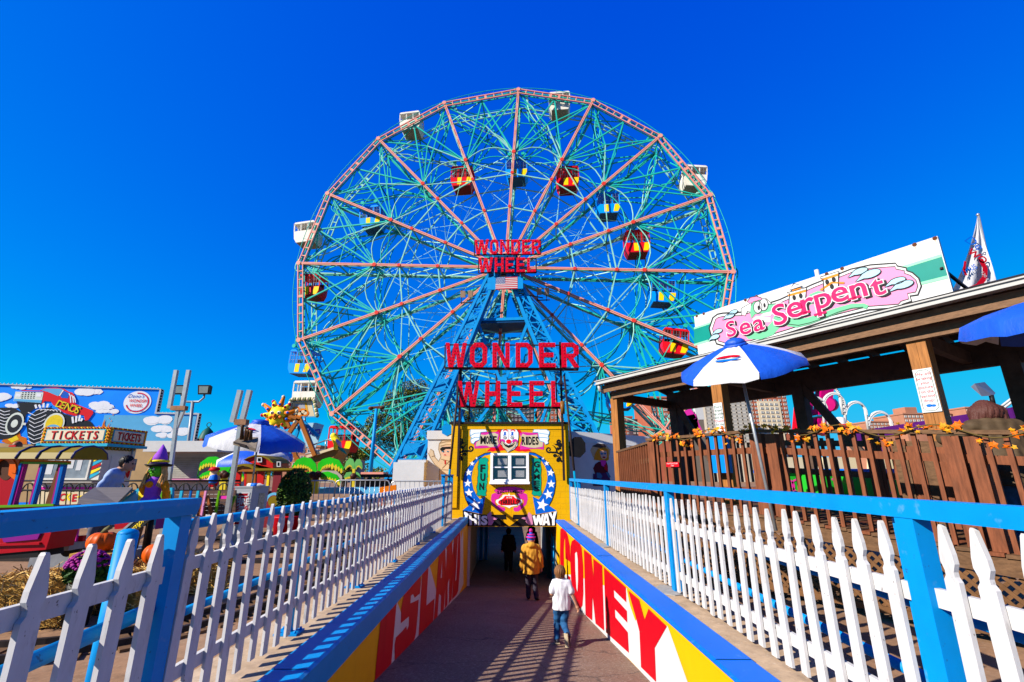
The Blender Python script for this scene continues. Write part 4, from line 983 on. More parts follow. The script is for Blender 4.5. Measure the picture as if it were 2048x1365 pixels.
# upper word sign
frU = Frame(wq(0, 0, -3.1), wl_ax)
sg = thing('letter_sign', 'upper red bulb letters WONDER WHEEL on the tower at the wheel hub', 'sign', tuple(wq(0, 17, -3.1)), 'red bulb letter signs')
q = zoomed(860, 440, 320 / 1985.0)
red_word(sg, frU, 'WONDER', spans(q, (553, 730), (748, 850), (872, 986), (1010, 1120), (1143, 1247), (1263, 1373)), *[p[1] for p in q((0, 255), (0, 432))], .16, .3)
red_word(sg, frU, 'WHEEL', spans(q, (603, 785), (805, 916), (940, 1046), (1075, 1182), (1206, 1312)), *[p[1] for p in q((0, 478), (0, 655))], .16, .3)
for (xa, ya), (xb, yb) in (((550, 436), (1375, 425)), ((550, 260), (1375, 250)), ((600, 658), (1318, 655)), ((600, 478), (1318, 475)), ((552, 260), (550, 436)), ((1374, 250), (1375, 425)), ((602, 478), (600, 658)), ((1316, 475), (1318, 655)), ((780, 430), (800, 700)), ((1130, 430), (1120, 700))):
    b = MB(); P0, P1 = frU.tr(*q((xa, ya))[0]), frU.tr(*q((xb, yb))[0]); b.bar(frU.p(*P0, -.06), frU.p(*P1, -.06), .09, .09); b.build('frame_bar', BLKB if ya != 430 else TWB, sg)
# ---------------------------------------------------------------- left side: mural, booth, rides
def plane_at(Y): return Frame((0, Y, 0), (1, 0, 0))
def cut(name, pts, Y, th, m, parent=None, **k):
    """A flat panel standing at distance Y with real thickness, its outline traced on that plane."""
    fr = plane_at(Y); b = MB(); b.prism(fr.trs(pts), fr, -th, 0); return b.build(name, m, parent, **k)

# monster-truck mural on a long wall
TAN = mat('mural_sand', (0.62, 0.40, 0.18), .6, .12, 1); TYR = mat('mural_tyre', (0.015, 0.02, 0.03), .5, .2, 2); CHR = mat('mural_chrome', (0.95, 1.0, 0.82), .5, .1, 3); MYE = mat('mural_yellow', (1.1, 0.80, 0.02), .5)
P0, P1 = at_y(0, 770, 26.0), at_y(318, 780, 27.5)
fm = Frame((P0.x, P0.y, 0), (P1.x - P0.x, P1.y - P0.y, 0))
mw = thing('mural_wall', 'long blue billboard wall painted with a red monster truck and a round white logo', 'mural wall', (P0.x, P0.y, GZ))
q = zoomed(0, 760, 330 / 2048.0)
top = (P0.z + P1.z) / 2
xr = fm.tr(*q((1950, 300))[0])[0]; xr2 = fm.tr(390, 860)[0]; zr2 = fm.tr(350, 829)[1]
zst = fm.tr(*q((1900, 445))[0])[1]
b = MB(); b.prism([(-5, GZ), (xr2, GZ), (xr2, zr2), (xr, zr2), (xr, top), (-5, top)], fm, -.25, 0); b.build('wall', mat('mural_wall_blue', (0.0, 0.34, 1.25), .5, .12, .7), mw)
b = MB()
def G(pts, ly, mi): b.flat(fm.trs(q(*pts)), fm, .006 * ly, mi)
def GS(pts, w, ly, mi, taper=None): b.stroke(fm, fm.trs(q(*pts)), w, .006 * ly, mi, taper=taper)
sW, sR, sK, sL, sT, sC, sY, sO, sB = range(9)
b.flat([(-5, GZ + .2), (xr2 - .05, GZ + .2), (xr2 - .05, fm.tr(*q((2000, 868))[0])[1]), (xr, fm.tr(*q((1800, 852))[0])[1]), (-5, fm.tr(*q((0, 745))[0])[1])], fm, .006, sT)
b.flat([(fm.tr(*q((1300, 430))[0])[0], fm.tr(*q((1300, 850))[0])[1]), (xr2 - .05, fm.tr(*q((1900, 860))[0])[1]), (xr2 - .05, zr2 - .05), (xr, zst), (fm.tr(*q((1300, 430))[0])[0], fm.tr(*q((1300, 435))[0])[1])], fm, .012, sL)
for c in (((105, 80), (390, 85), (340, 100), (280, 108), (200, 98)), ((1000, 140), (1030, 130), (1060, 108), (1250, 113), (1285, 150), (1240, 182), (1100, 170), (1000, 178), (1040, 155)), ((1100, 342), (1170, 320), (1210, 288), (1270, 285), (1340, 300), (1370, 330), (1430, 345), (1340, 362), (1200, 355)), ((1170, 405), (1300, 385), (1420, 375), (1440, 390), (1330, 407)),
          ((-60, 200), (50, 185), (90, 210), (130, 235), (60, 250), (-60, 262)), ((60, 325), (200, 310), (200, 337)), ((1800, 525), (1900, 480), (1970, 462), (2060, 500), (2090, 550), (1900, 535)), ((1900, 612), (2048, 580), (2150, 620), (2048, 645)), ((1960, 692), (2048, 670), (2200, 700), (2048, 707)), ((1860, 802), (2000, 775), (2100, 800), (2048, 815)), ((2180, 640), (2260, 600), (2330, 660), (2230, 690))):
    G(c, 3, sW)
    cx_ = sum(p[0] for p in c) / len(c); cy_ = sum(p[1] for p in c) / len(c); wx_ = max(p[0] for p in c) - min(p[0] for p in c); hy_ = max(p[1] for p in c) - min(p[1] for p in c)
    for k in range(7):
        X, Y = fm.tr(*q((cx_ + random.uniform(-.36, .36) * wx_, cy_ + random.uniform(-.25, .15) * hy_))[0]); r_ = .012 * (hy_ ** .5) * random.uniform(1.2, 2.2); b.disc(fm, X, Y, r_ * 1.7, r_, .018 + .001 * k, sW, 12)
G(((60, 720), (150, 690), (250, 650), (260, 700), (330, 720), (340, 800), (120, 800), (20, 770)), 3, sO); G(((100, 740), (210, 690), (240, 740), (150, 780)), 4, sY)
G(((-40, 350), (60, 345), (180, 350), (270, 400), (305, 480), (300, 560), (250, 650), (150, 722), (30, 742), (-40, 735)), 4, sK)
G(((215, 280), (520, 285), (450, 350), (330, 430), (300, 560), (240, 540), (280, 420), (230, 350)), 4, sK)
G(((330, 560), (380, 450), (470, 370), (620, 345), (760, 385), (805, 450), (800, 640), (560, 650), (500, 760), (480, 835), (390, 800), (350, 700)), 5, sK)
G(((790, 420), (1060, 500), (1130, 520), (1190, 600), (800, 620)), 4, sK)
G(((235, 140), (320, 130), (500, 135), (560, 105), (700, 97), (800, 115), (860, 150), (905, 160), (935, 205), (942, 300), (1160, 385), (1160, 420), (1100, 500), (1060, 510), (1045, 440), (980, 430), (940, 452), (800, 412), (690, 330), (660, 310), (640, 270), (560, 265), (525, 310), (520, 250), (545, 180), (540, 145)), 6, sR)
G(((200, 148), (546, 158), (520, 292), (174, 266)), 7, sC); G(((185, 238), (525, 255), (518, 288), (178, 264)), 8, sL)
for i in range(5):
    for j in range(4): G(((285 + i * 36 - j * 4, 156 + j * 22), (303 + i * 36 - j * 4, 157 + j * 22), (300 + i * 36 - j * 4, 168 + j * 22), (282 + i * 36 - j * 4, 167 + j * 22)), 8, sK)
for x in (225, 478): G(((x - 15, 172), (x + 45, 175), (x + 38, 215), (x - 20, 212)), 8, sW)
G(((520, 132), (570, 108), (760, 112), (788, 125), (728, 205), (600, 152)), 7, sL); G(((757, 208), (802, 138), (868, 168), (850, 232), (772, 226)), 7, sB); GS(((745, 200), (795, 128)), .06, 8, sW)
for x in (872, 905, 930): GS(((x - 10, 170 + (x - 872) * .6), (x + 8, 200 + (x - 872) * .7), (x + 14, 285)), .05, 8, sW)
for (xa, ya, xb, yb) in ((445, 310, 460, 355), (490, 310, 510, 350), (550, 290, 545, 345), (605, 300, 590, 345), (905, 460, 915, 540), (955, 450, 950, 530), (1000, 440, 985, 515), (1030, 480, 1010, 515)): GS(((xa, ya), (xb, yb)), .1, 8, sW)
for i in range(8):
    y = 395 + i * 50; GS(((372 - abs(i - 3) * 6, y + 10), (440 - i * 2, y + 50), (520, y + 20), (590 - i * 10, y - 10)), .035, 7, sW)
    GS(((-20, 365 + i * 42), (60, 400 + i * 40), (130, 385 + i * 42)), .035, 6, sW)
for i in range(6): GS(((450 + i * 55, 385 - i * 2), (500 + i * 50, 365 + i * 2), (560 + i * 40, 372 + i * 6)), .035, 7, sW)
X, Y = fm.tr(*q((190, 545))[0]); b.disc(fm, X, Y, .42, .62, .05, sC); b.disc(fm, X, Y, .33, .5, .056, sK); b.disc(fm, X, Y, .16, .22, .062, sC)
GS(((190, 545), (330, 550)), .12, 9, sC)
X, Y = fm.tr(*q((680, 545))[0]); b.disc(fm, X, Y, .5, .6, .05, sC); b.disc(fm, X, Y, .42, .5, .056, sY); b.disc(fm, X, Y - .3, .36, .25, .062, sL)
for pl in (((1215, 592), (1240, 560), (1232, 592)), ((1265, 592), (1285, 530), (1312, 485), (1300, 550), (1318, 592)), ((1335, 585), (1368, 530), (1350, 590)), ((1375, 520), (1395, 495), (1388, 520)), ((1395, 440), (1420, 420), (1408, 445)), ((1355, 485), (1370, 465), (1366, 488))): G(pl, 5, sO)
for i, ch in enumerate("DENO'S"):
    px = 690 + [0, 55, 108, 162, 218, 235][i]; X, Y = fm.tr(*q((px, 330 + (px - 690) * .34))[0])
    b.text(fm, X + .03, Y - .02, .56, ch, .048, sK, 0, .03, rot=-.30, wide=.9); b.text(fm, X, Y, .55, ch, .056, sY, 0, .012, rot=-.30, wide=.88)
X, Y = fm.tr(*q((1708, 280))[0]); rx = fm.tr(*q((1878, 280))[0])[0] - X
b.disc(fm, X, Y, rx, rx * .93, .012 + .006, sW, 40)
b.stroke(fm, [(X + rx * .8 * math.cos(a), Y + rx * .76 * math.sin(a)) for a in [math.radians(100 - i * 9) for i in range(30)]], .06, .03, sR)
b.stroke(fm, [(X + rx * .76 * math.cos(a), Y + rx * .72 * math.sin(a)) for a in [math.radians(100 - i * 9) for i in range(30)]], .025, .028, sB)
b.text(fm, X - .12, Y + .26, .30, "Deno's", .03, sB, .5, .0, .25); b.text(fm, X + .02, Y + .0, .25, 'WONDER', .036, sR, .5, .008, .2, .82); b.text(fm, X - .02, Y - .27, .25, 'WHEEL', .036, sR, .5, .008, .2, .82); b.text(fm, X, Y - .55, .1, 'AMUSEMENT PARK', .03, sB, .5, .0, .2)
b.build('mural', [BWT, BRD_, TYR, SKL, TAN, CHR, MYE, ORG, DBL], mw)
b = MB(); b.prism([(-5, top), (xr + .05, top), (xr + .05, top + .05), (-5, top + .05)], fm, -.3, .06); b.prism([(xr, zr2 + .09), (xr + .09, zr2 + .09), (xr + .09, top), (xr, top)], fm, -.3, .06); b.prism([(xr, zr2), (xr2, zr2), (xr2, zr2 + .09), (xr, zr2 + .09)], fm, -.3, .06); b.prism([(xr2, GZ), (xr2 + .09, GZ), (xr2 + .09, zr2 + .09), (xr2, zr2 + .09)], fm, -.3, .06)
b.build('trim', WHT, mw)
b = MB()
x = -5
while x < xr: b.ell(fm.p(x, top + .08, .0), (.04, .04, .04), 6, 4); x += .2
x = xr + .2
while x < xr2: b.ell(fm.p(x, zr2 + .08, .0), (.04, .04, .04), 6, 4); x += .2
z = zr2 + .2
while z < top: b.ell(fm.p(xr + .13, z, .0), (.06, .06, .06), 6, 4, 1); z += .17
z = GZ + 2
while z < zr2: b.ell(fm.p(xr2 + .13, z, .0), (.06, .06, .06), 6, 4, 1); z += .17
tag(b.build('bulbs', [WHC, BLK], mw), kind='stuff')

# ticket booth
bx0, bx1, by0, by1, bz0, bz1 = -15.4, -13.2, 15.5, 17.1, .93, 1.54
bo = thing('ticket_booth', 'white ticket booth with orange bulb signs reading TICKETS on two sides', 'ticket booth', ((bx0 + bx1) / 2, 16.3, GZ))
BWH = mat('booth_white', (0.72, 0.68, 0.60), .55, .08, 3, dirt=.2, dirt_rgb=(.4, .35, .25)); BOR = mat('booth_orange', (0.80, 0.24, 0.01), .5, .08, 4); CYN = mat('cyan_paint', (0.02, 0.45, 0.66), .5, .05, 4)
b = MB(); b.box(((bx0 + bx1) / 2, 16.3, (GZ + bz0) / 2), (bx1 - bx0 - .3, 1.3, bz0 - GZ)); b.build('wall', BWH, bo)
b = MB(); b.box(((bx0 + bx1) / 2, 16.3, (bz0 + bz1) / 2 + .03), (bx1 - bx0, by1 - by0, bz1 - bz0 - .08)); b.build('sign_box', BOR, bo)
b = MB(); b.box(((bx0 + bx1) / 2, 16.3, bz0 + .02), (bx1 - bx0 + .12, by1 - by0 + .12, .09)); b.build('trim', CYN, bo)
fb = Frame(((bx0 + bx1) / 2, by0, 0), (1, 0, 0)); fs = Frame((bx1, 16.3, 0), (0, 1, 0))
SIL = mat('sign_silver', (0.85, 0.74, 0.52), .4, .1, 3)
for fr, hw in ((fb, 1.1), (fs, .8)):
    b = MB(); zc = (bz0 + bz1) / 2 + .03
    b.prism([(-hw + .13, zc - .19), (hw - .13, zc - .19), (hw - .13, zc + .19), (-hw + .13, zc + .19)], fr, 0, .02, 1); b.prism([(-hw + .16, zc - .16), (hw - .16, zc - .16), (hw - .16, zc + .16), (-hw + .16, zc + .16)], fr, .02, .03, 0)
    for i, ch in enumerate('TICKETS'):
        x = -hw + .3 + (i + .5) * (2 * hw - .6) / 7
        b.text(fr, x + .02, zc - .135, .37, ch, .036, 2, .5, .03, wide=.9 if hw > 1 else .75); b.text(fr, x, zc - .125, .36, ch, .042, 3, .5, .015, wide=.85 if hw > 1 else .7)
    b.build('sign_panel', [SIL, CYN, BLK, RED], bo)
    b = MB(); n = int(2 * hw / .1)
    for i in range(n):
        for zz in (zc - .235, zc + .235): b.ell(fr.p(-hw + .06 + i * (2 * hw - .1) / (n - 1), zz, .02), (.026, .02, .026), 6, 4, i % 2)
    for zz in (-.15, -.05, .05, .15):
        for s in (-1, 1): b.ell(fr.p(s * (hw - .06), zc + zz, .02), (.03, .03, .03), 6, 4)
    tag(b.build('bulbs', [MYE, RED], bo), kind='stuff')
b = MB()
for i in range(15): b.path([fb.p(-1.0 + i * .145 + .07 * math.cos(t * PI / 4), .86 + .05 * math.sin(-t * PI / 4), -.13) for t in range(9)], .02, 4)
for i in range(8): b.path([fs.p(-.55 + i * .145 + .07 * math.cos(t * PI / 4), .86 + .05 * math.sin(-t * PI / 4), -.12) for t in range(9)], .02, 4)
b.build('scroll_trim', GOLD, bo)
fw = Frame(((bx0 + bx1) / 2, 15.65, 0), (1, 0, 0))
for xa, xc in ((-.93, -.32), (-.26, .62)):
    b = MB(); b.ring([(xa, -.15), (xc, -.15), (xc, .72), (xa, .72)], [(xa + .06, -.09), (xc - .06, -.09), (xc - .06, .66), (xa + .06, .66)], fw, 0, .05); w_ = b.build('window', BWH, bo)
    b = MB(); b.prism([(xa + .06, -.09), (xc - .06, -.09), (xc - .06, .66), (xa + .06, .66)], fw, 0, .015); b.build('pane', mat('booth_glass', (.25, .28, .30), .15, .3, 3, spec=.8), w_)
    b = MB()
    for (x, z, w2, h2) in ((.22, .4, .2, .38), (.5, .35, .16, .4)) if xa > -.5 else ((.2, .3, .28, .55),): b.prism([(xa + x - w2 / 2, z - h2 / 2), (xa + x + w2 / 2, z - h2 / 2), (xa + x + w2 / 2, z + h2 / 2), (xa + x - w2 / 2, z + h2 / 2)], fw, .018, .024)
    b.build('notice', WHC, w_)
b = MB(); b.prism([(-.95, -.22), (.95, -.22), (.95, -.16), (-.95, -.16)], fw, 0, .22); b.build('counter', BWH, bo)
b = MB(); b.prism([(-.95, -.44), (.95, -.44), (.95, -.36), (-.95, -.36)], fw, 0, .04); b.build('trim', PNK, bo)
b = MB(); b.flat([(-.95, -1.3), (.95, -1.3), (.95, -.46), (-.95, -.46)], fw, .004, 0)
for i, ch in enumerate('TICKETS'): b.text(fw, -.45 + i * .2, -.85 + .08 * math.sin(i * .6), .3, ch, .012, 1 if i % 2 == 0 else 2, .5, .04, rot=-.15 + .06 * i)
b.build('painted_panel', [CRM, RED, MYE], bo)
b = MB()
for i in range(7): b.flat([(.66, -.05 + i * .13 - .06), (.94, .05 + i * .13), (.94, .12 + i * .13), (.66, .02 + i * .13 - .01)], fw, .02, i % 3)
b.build('striped_corner', [CYN, MYE, RED], bo)
b = MB(); fs2 = Frame((bx1 - .15, 16.3, 0), (0, 1, 0))
b.prism([(-.35, -1.5), (.05, -1.5), (.05, .62), (-.35, .62)], fs2, 0, .03, 2)
b.stroke(fs2, [(.1, .45), (.2, .3), (.12, .2), (.25, .1), (.15, -.02)], .06, .01, 0); b.stroke(fs2, spiral(.3, -.05, .17, 0, 1.2), .06, .012, 0); b.stroke(fs2, [(.2, -.35), (.3, -.25), (.42, -.35), (.35, -.5)], .09, .01, 1); b.disc(fs2, .52, .1, .06, .2, .01, 0)
b.build('painted_side', [RED, CYN, BWH], bo)
b = MB(); b.box((bx1 - .05, 16.7, .35), (.18, .3, .4)); b.tube((bx1 - .08, 16.7, .55), (bx1 - .08, 16.7, .9), .03); b.build('meter_box', GRY, bo)

# kiddie train engine at the left edge
LO = mat('engine_orange', (0.85, 0.13, 0.0), .35, .06, 3, spec=.2); LR = mat('engine_red', (0.45, 0.0, 0.01), .35, .08, 3, spec=.2); LP = mat('engine_purple', (0.26, 0.01, 0.24), .35, .06, 3, spec=.2); LG = mat('engine_green', (0.12, 0.36, 0.0), .35, .06, 3, spec=.2); LB = mat('engine_blue', (0.0, 0.14, 0.5), .35, .06, 3); LN = mat('engine_navy', (0.03, 0.04, 0.16), .4); LMG = mat('engine_magenta', (0.40, 0.005, 0.22), .35, .06, 3)
q = zoomed(0, 880, 160 / 910.0)
en = thing('train_engine', 'orange and red kiddie train cab with an olive barrel roof at the left edge', 'kiddie train', tuple(at_y(40, 1130, 6.6)))
YE = 6.6
fe = plane_at(YE)
b = MB(); pr = [(-.25, .0), (-.22, .08), (-.12, .145), (0, .165), (.12, .145), (.22, .08), (.25, 0)]
ex0, ex1 = fe.tr(*q((-420, 200))[0])[0], fe.tr(*q((885, 225))[0])[0]; ez = fe.tr(*q((500, 218))[0])[1]
fx = Frame((ex0, YE + .2, ez), (0, 1, 0)); 
b.prism([(x * 1.15, z * 1.05) for x, z in pr], fx, 0, ex1 - ex0); b.build('roof', GOLD, en)
for u in (250, 482, 712, 880):
    X = fe.tr(*q((u, 220))[0])[0]; b = MB(); b.path([(X, YE + .2 + x * 1.17, ez + z * 1.09 + .004) for x, z in pr], .014, 6); b.build('roof_rib', LN, en)
for nm, pts, dz, m_ in (('eave_board', ((240, 222), (765, 240), (765, 262), (240, 250)), .0, ORG), ('eave_board', ((240, 250), (765, 262), (762, 282), (240, 275)), .012, LG), ('sill', ((-400, 755), (630, 728), (630, 752), (-400, 785)), .03, LG)):
    b = MB(); b.prism(fe.trs(q(*pts)), fe, -.06, dz); b.build(nm, m_, en)
b = MB(); b.prism(fe.trs(q((-400, 250), (235, 250), (105, 752), (-400, 770))), fe, -.05, 0, 0); b.build('side_panel', LR, en)
for r0, r1, m_, dz in ((0, 1, LO, .03),):
    cxx, cyy = 62, 330; out = [(cxx + 150 * math.cos(math.radians(a)), cyy - 160 * math.sin(math.radians(a))) for a in range(-20, 201, 20)]
    inn = [(cxx + 85 * math.cos(math.radians(a)), cyy - 105 * math.sin(math.radians(a))) for a in range(-20, 201, 20)]
    b = MB(); pts = fe.trs(q(*(out + inn[::-1]))); b.prism(pts, fe, 0, .035); b.build('window_surround', LO, en)
b = MB(); b.prism(fe.trs(q((130, 230), (240, 230), (180, 455), (110, 400))), fe, 0, .02); b.build('window_surround', LO, en)
b = MB(); b.flat([fe.tr(*q((62 + 84 * math.cos(a), 340 - 120 * math.sin(a)))[0]) for a in [i * PI / 10 for i in range(20)]], fe, .004); b.build('window', mat('engine_inside', (0.10, 0.03, 0.01), .6), en)
for (xa, xb, xc, xd, m_, dz) in ((235, 262, 135, 100, LB, .02), (258, 285, 160, 132, LMG, .01), (450, 480, 350, 318, LMG, .0), (478, 500, 375, 348, LB, .01), (640, 690, 560, 485, mat('engine_brown', (0.16, 0.05, 0.015), .5), -.03), (680, 705, 600, 575, LMG, .0), (700, 735, 630, 600, LB, .01)):
    b = MB(); b.prism(fe.trs(q((xa, 270), (xb, 270), (xc, 745), (xd, 745))), fe, -.05, dz); b.build('post', m_, en)
b = MB(); b.prism(fe.trs(q((-400, 780), (620, 752), (600, 1000), (520, 1250), (-400, 1330))), fe, -.4, 0); b.build('body', LR, en)
b = MB(); b.prism(fe.trs(q((20, 1075), (480, 1045), (440, 1130), (60, 1165))), fe, 0, .02); b.build('panel', LP, en)
b = MB(); b.prism(fe.trs(q((-300, 1190), (470, 1165), (470, 1190), (-300, 1215))), fe, 0, .03); b.build('running_board', LR, en)
b = MB(); b.prism(fe.trs(q((-400, 1250), (420, 1260), (420, 1340), (-400, 1380))), fe, -.38, -.02); b.build('chassis', BLK, en)
# rest of the train: open car with coloured bars behind the engine
cr = thing('train_car', 'open kiddie train car with coloured vertical bars behind the orange cab', 'kiddie train', tuple(at_y(120, 1090, 7.4)))
for u, m_ in ((585, LG), (625, PNK), (700, CYN), (715, PRP), (760, LG), (800, RED), (840, CYN), (890, PNK)):
    b = MB(); P, Q = at_y(*q((u, 960))[0], 7.4), at_y(*q((u - 35, 1180))[0], 7.4); b.bar(P, Q, .035, .035); b.build('bar', m_, cr)
b = MB(); b.bar(at_y(*q((500, 1150))[0], 7.45), at_y(*q((960, 1120))[0], 7.45), .06, .08); b.build('seat_edge', RED, cr)
b = MB(); b.bar(at_y(*q((480, 1200))[0], 7.5), at_y(*q((960, 1190))[0], 7.5), .5, .1); b.build('floor', GRY, cr)
for u in (540, 820):
    b = MB(); c = at_y(*q((u, 1225))[0], 7.45); b.tube(c + V((0, -.06, 0)), c + V((0, .06, 0)), .12, n=16); b.build('wheel', BLK, cr)

# slide-like ramp board with a teal side, plank barrier with coloured slats
q = zoomed(160, 860, 240 / 1638.0)
rb = thing('ride_ramp', 'grey sloping ride ramp board with a teal and blue painted side panel', 'ride ramp', tuple(at_y(230, 1120, 9.0)))
P = [at_y(*p, Y_) for p, Y_ in zip(q((0, 920), (200, 785), (720, 785), (500, 1005), (-60, 1060)), (8.2, 9.2, 9.2, 8.2, 7.9))]
b = MB(); b.add(P + [p + V((0, .02, -.05)) for p in P], [(4, 3, 2, 1, 0), (5, 6, 7, 8, 9), (0, 1, 6, 5), (1, 2, 7, 6), (2, 3, 8, 7), (3, 4, 9, 8), (4, 0, 5, 9)]); b.build('board', mat('grey_boards', (0.16, 0.14, 0.13), .6, .2, 3, .2, (1, 8, 8)), rb)
cut('side_panel', q((500, 1010), (790, 800), (1260, 790), (1240, 1300), (480, 1330)), 9.15, .06, CYN, rb)
cut('painted_patch', q((560, 1000), (780, 850), (780, 1000)), 9.08, .02, SKL, rb); cut('painted_patch', q((800, 840), (1230, 830), (1220, 1000), (790, 1000)), 9.08, .02, MYE, rb); cut('painted_patch', q((880, 860), (1225, 840), (1190, 980), (900, 990)), 9.05, .02, LG, rb)
cut('lower_panel', q((480, 1180), (800, 1150), (800, 1330), (470, 1360)), 8.9, .05, LR, rb); cut('lower_panel', q((1050, 1180), (1260, 1150), (1240, 1330), (1020, 1360)), 8.95, .05, LP, rb)
pb = thing('plank_barrier', 'brown plank barrier with turquoise, pink and green upright slats', 'barrier', tuple(at_y(420, 1040, 10.6)))
q = zoomed(390, 880, 210 / 1194.0)
PLK = mat('barrier_plank', (0.14, 0.075, 0.055), .6, .25, 3, .2, (1, 6, 6)); PLO = mat('orange_plank', (0.42, 0.12, 0.03), .6, .2, 4, .2, (1, 6, 6))
for i in range(6):
    y0 = 585 + i * 46; cut('plank', q((-360, y0), (460, y0 - 12), (460, y0 + 28), (-360, y0 + 42)), 10.7, .05, PLK, pb)
for i in range(6):
    y0 = 590 + i * 48; cut('plank', q((20, y0), (110, y0), (100, y0 + 42), (14, y0 + 42)), 10.55, .05, PLO, pb)
for (xa, xb, m_) in ((20, 48, CYN), (108, 130, LPK), (262, 285, LG), (-170, -140, CYN), (-60, -40, LB)): cut('slat', q((xa, 580), (xb, 580), (xb - 55, 880), (xa - 55, 880)), 10.45, .04, m_, pb)
b = MB(); b.bar(at_y(*q((140, 640))[0], 10.5), at_y(*q((190, 850))[0], 10.5), .05); b.build('brace', PLO, pb)
b = MB(); b.bar(at_y(*q((460, 640))[0], 10.5), at_y(*q((360, 850))[0], 10.5), .05); b.build('brace', LG, pb)
b = MB(); b.bar(at_y(*q((275, 655))[0], 10.5), at_y(*q((370, 655))[0], 10.5), .06); b.build('board', PNK, pb)

# black wrought railing in front of the booth
rl = thing('iron_railing', 'black iron railing with arched loops in front of the ticket booth', 'railing', tuple(at_y(200, 1030, 11.5)))
yt = 11.5
for v in (963, 982):
    b = MB(); b.tube(at_y(20, v - 1, yt), at_y(480, v - (1 if v < 970 else 0), yt), .022); b.build('rail', BLK, rl)
b = MB()
for i in range(18):
    u = 30 + i * 26; P = at_y(u, 980, yt); b.path([P + V((.14 * math.cos(a), 0, -.05 + .2 * math.sin(a))) for a in [k * PI / 8 for k in range(9)]], .016, 4)
    b.tube(at_y(u, 968, yt), at_y(u - 4, 1030, yt), .012, n=4); b.tube(at_y(u + 8, 982, yt), at_y(u + 5, 1030, yt), .01, n=4)
tag(b.build('loop', BLK, rl), kind='stuff')

# low white building with a shutter, castle turret
wb = thing('snack_stand', 'low white stand with a rolled shutter behind the witch figure', 'stand', tuple(at_y(400, 1010, 20)))
q = zoomed(380, 720, 420 / 2048.0)
fr = plane_at(20)
xa, xb = fr.tr(335, 900)[0], fr.tr(452, 900)[0]; zt_ = fr.tr(400, 887)[1]
b = MB(); b.box(((xa + xb) / 2, 21.5, (GZ + zt_) / 2), (xb - xa, 3, zt_ - GZ)); b.build('wall', mat('stand_white', (.66, .64, .60), .6, .08, 2, dirt=.2), wb)
b = MB(); b.box(((xa + xb) / 2, 20.6, zt_ - .18), (xb - xa + .5, 3.2, .42)); b.build('roof', WHT, wb)
z0, z1 = fr.tr(400, 957)[1], fr.tr(400, 915)[1]
for i in range(10):
    b = MB(); z = z0 + (z1 - z0) * (i + .5) / 10; b.box(((xa + xb) / 2 - .1, 19.97, z), (xb - xa - .4, .05, (z1 - z0) / 10 - .012)); b.build('slat', mat('shutter_slat', (.42, .42, .36), .5, .15, 3), wb)
b = MB(); b.box(((xa + xb) / 2, 19.9, z0 - .06), (xb - xa, .4, .08)); b.build('counter', LPK, wb)
b = MB(); b.box((xa + .08, 19.95, (z0 + z1) / 2), (.14, .14, z1 - z0 + .3)); b.box((xb - .08, 19.95, (z0 + z1) / 2), (.14, .14, z1 - z0 + .3)); b.build('post', WHT, wb)
ct = thing('castle_turret', 'distant brick red castle turret with a green cap and ring finial', 'turret', tuple(at_y(409, 910, 60)))
BRD = mat('turret_brick', (0.36, 0.07, 0.045), .8, .15, 3); CPG = mat('turret_green', (0.01, 0.10, 0.08), .5)
c = at_y(408, 885, 60); rr = 1.0
b = MB(); b.tube((c.x, 60, GZ), (c.x, 60, c.z), 1.1, n=12); b.box((c.x, 60.5, (GZ + c.z) / 2 - .3), (5, 2, c.z - GZ - .6))
for i in range(10): a = 2 * PI * i / 10; b.box((c.x + 1.05 * math.cos(a), 60 + 1.05 * math.sin(a), c.z + .18), (.34, .34, .4))
b.build('wall', BRD, ct)
t_ = at_y(417, 855, 60); b = MB(); b.path([(t_.x, 60, c.z - .4), (t_.x, 60, c.z + .2), (t_.x, 60, t_.z - .5), (t_.x, 60, t_.z)], .5, 12, radii=[1.05, 1.05, .6, .1]); b.build('cap', CPG, ct)
t2_ = at_y(418, 850, 60); b = MB(); b.path([t2_ + V((.28 * math.cos(a), 0, .28 * math.sin(a))) for a in [i * PI / 8 for i in range(16)]], .05, 5, closed=True); b.build('finial', CPG, ct)
# double beam posts
def beam_post(u0, u1, vt, vb, ub, vg, Y, label):
    t = thing('beam_post', label, 'post', tuple(at_y(ub, vg, Y)), 'steel posts with paired upright beams')
    for u in (u0, u1):
        b = MB(); b.bar(at_y(u, vt, Y), at_y(u - (u0 - ub) * .35 - 3, vb, Y), .095, .09, up=(0, 1, 0)); b.build('beam', GLV, t)
    b = MB(); b.bar(at_y(u0 - 9, vb, Y), at_y(u1 - 5, vb, Y), .12, .14, up=(0, 1, 0)); b.build('bracket', mat('rusty_bracket', (.33, .16, .08), .6, .3, 8), t)
    m = (u0 + u1) / 2 - 9
    b = MB(); b.bar(at_y(m, vb + 3, Y), at_y(ub, vg, Y), .085, .085, up=(0, 1, 0)); b.build('post', GLV, t)
    b = MB(); b.bar(at_y(m + 11, vb + 4, Y), at_y(m - 5, vb + 44, Y), .07, .07, up=(0, 1, 0)); b.build('brace', GLV, t)
    for s in (-1, 1):
        b = MB(); p = at_y(ub, vg, Y); p2 = at_y(ub + 3, vg - (vg - vb) * .16, Y); b.bar(p2, (p.x + s * .45, p.y - .2, GZ + .02), .06, .06); b.build('foot', GLV, t)
    return t
beam_post(353, 378, 741, 817, 322, 1085, 13.0, 'taller steel post with twin upright beams left of the floodlight pole')
beam_post(481, 500, 781, 845, 444, 1098, 10.4, 'shorter steel post with twin upright beams in front of the blue umbrella')
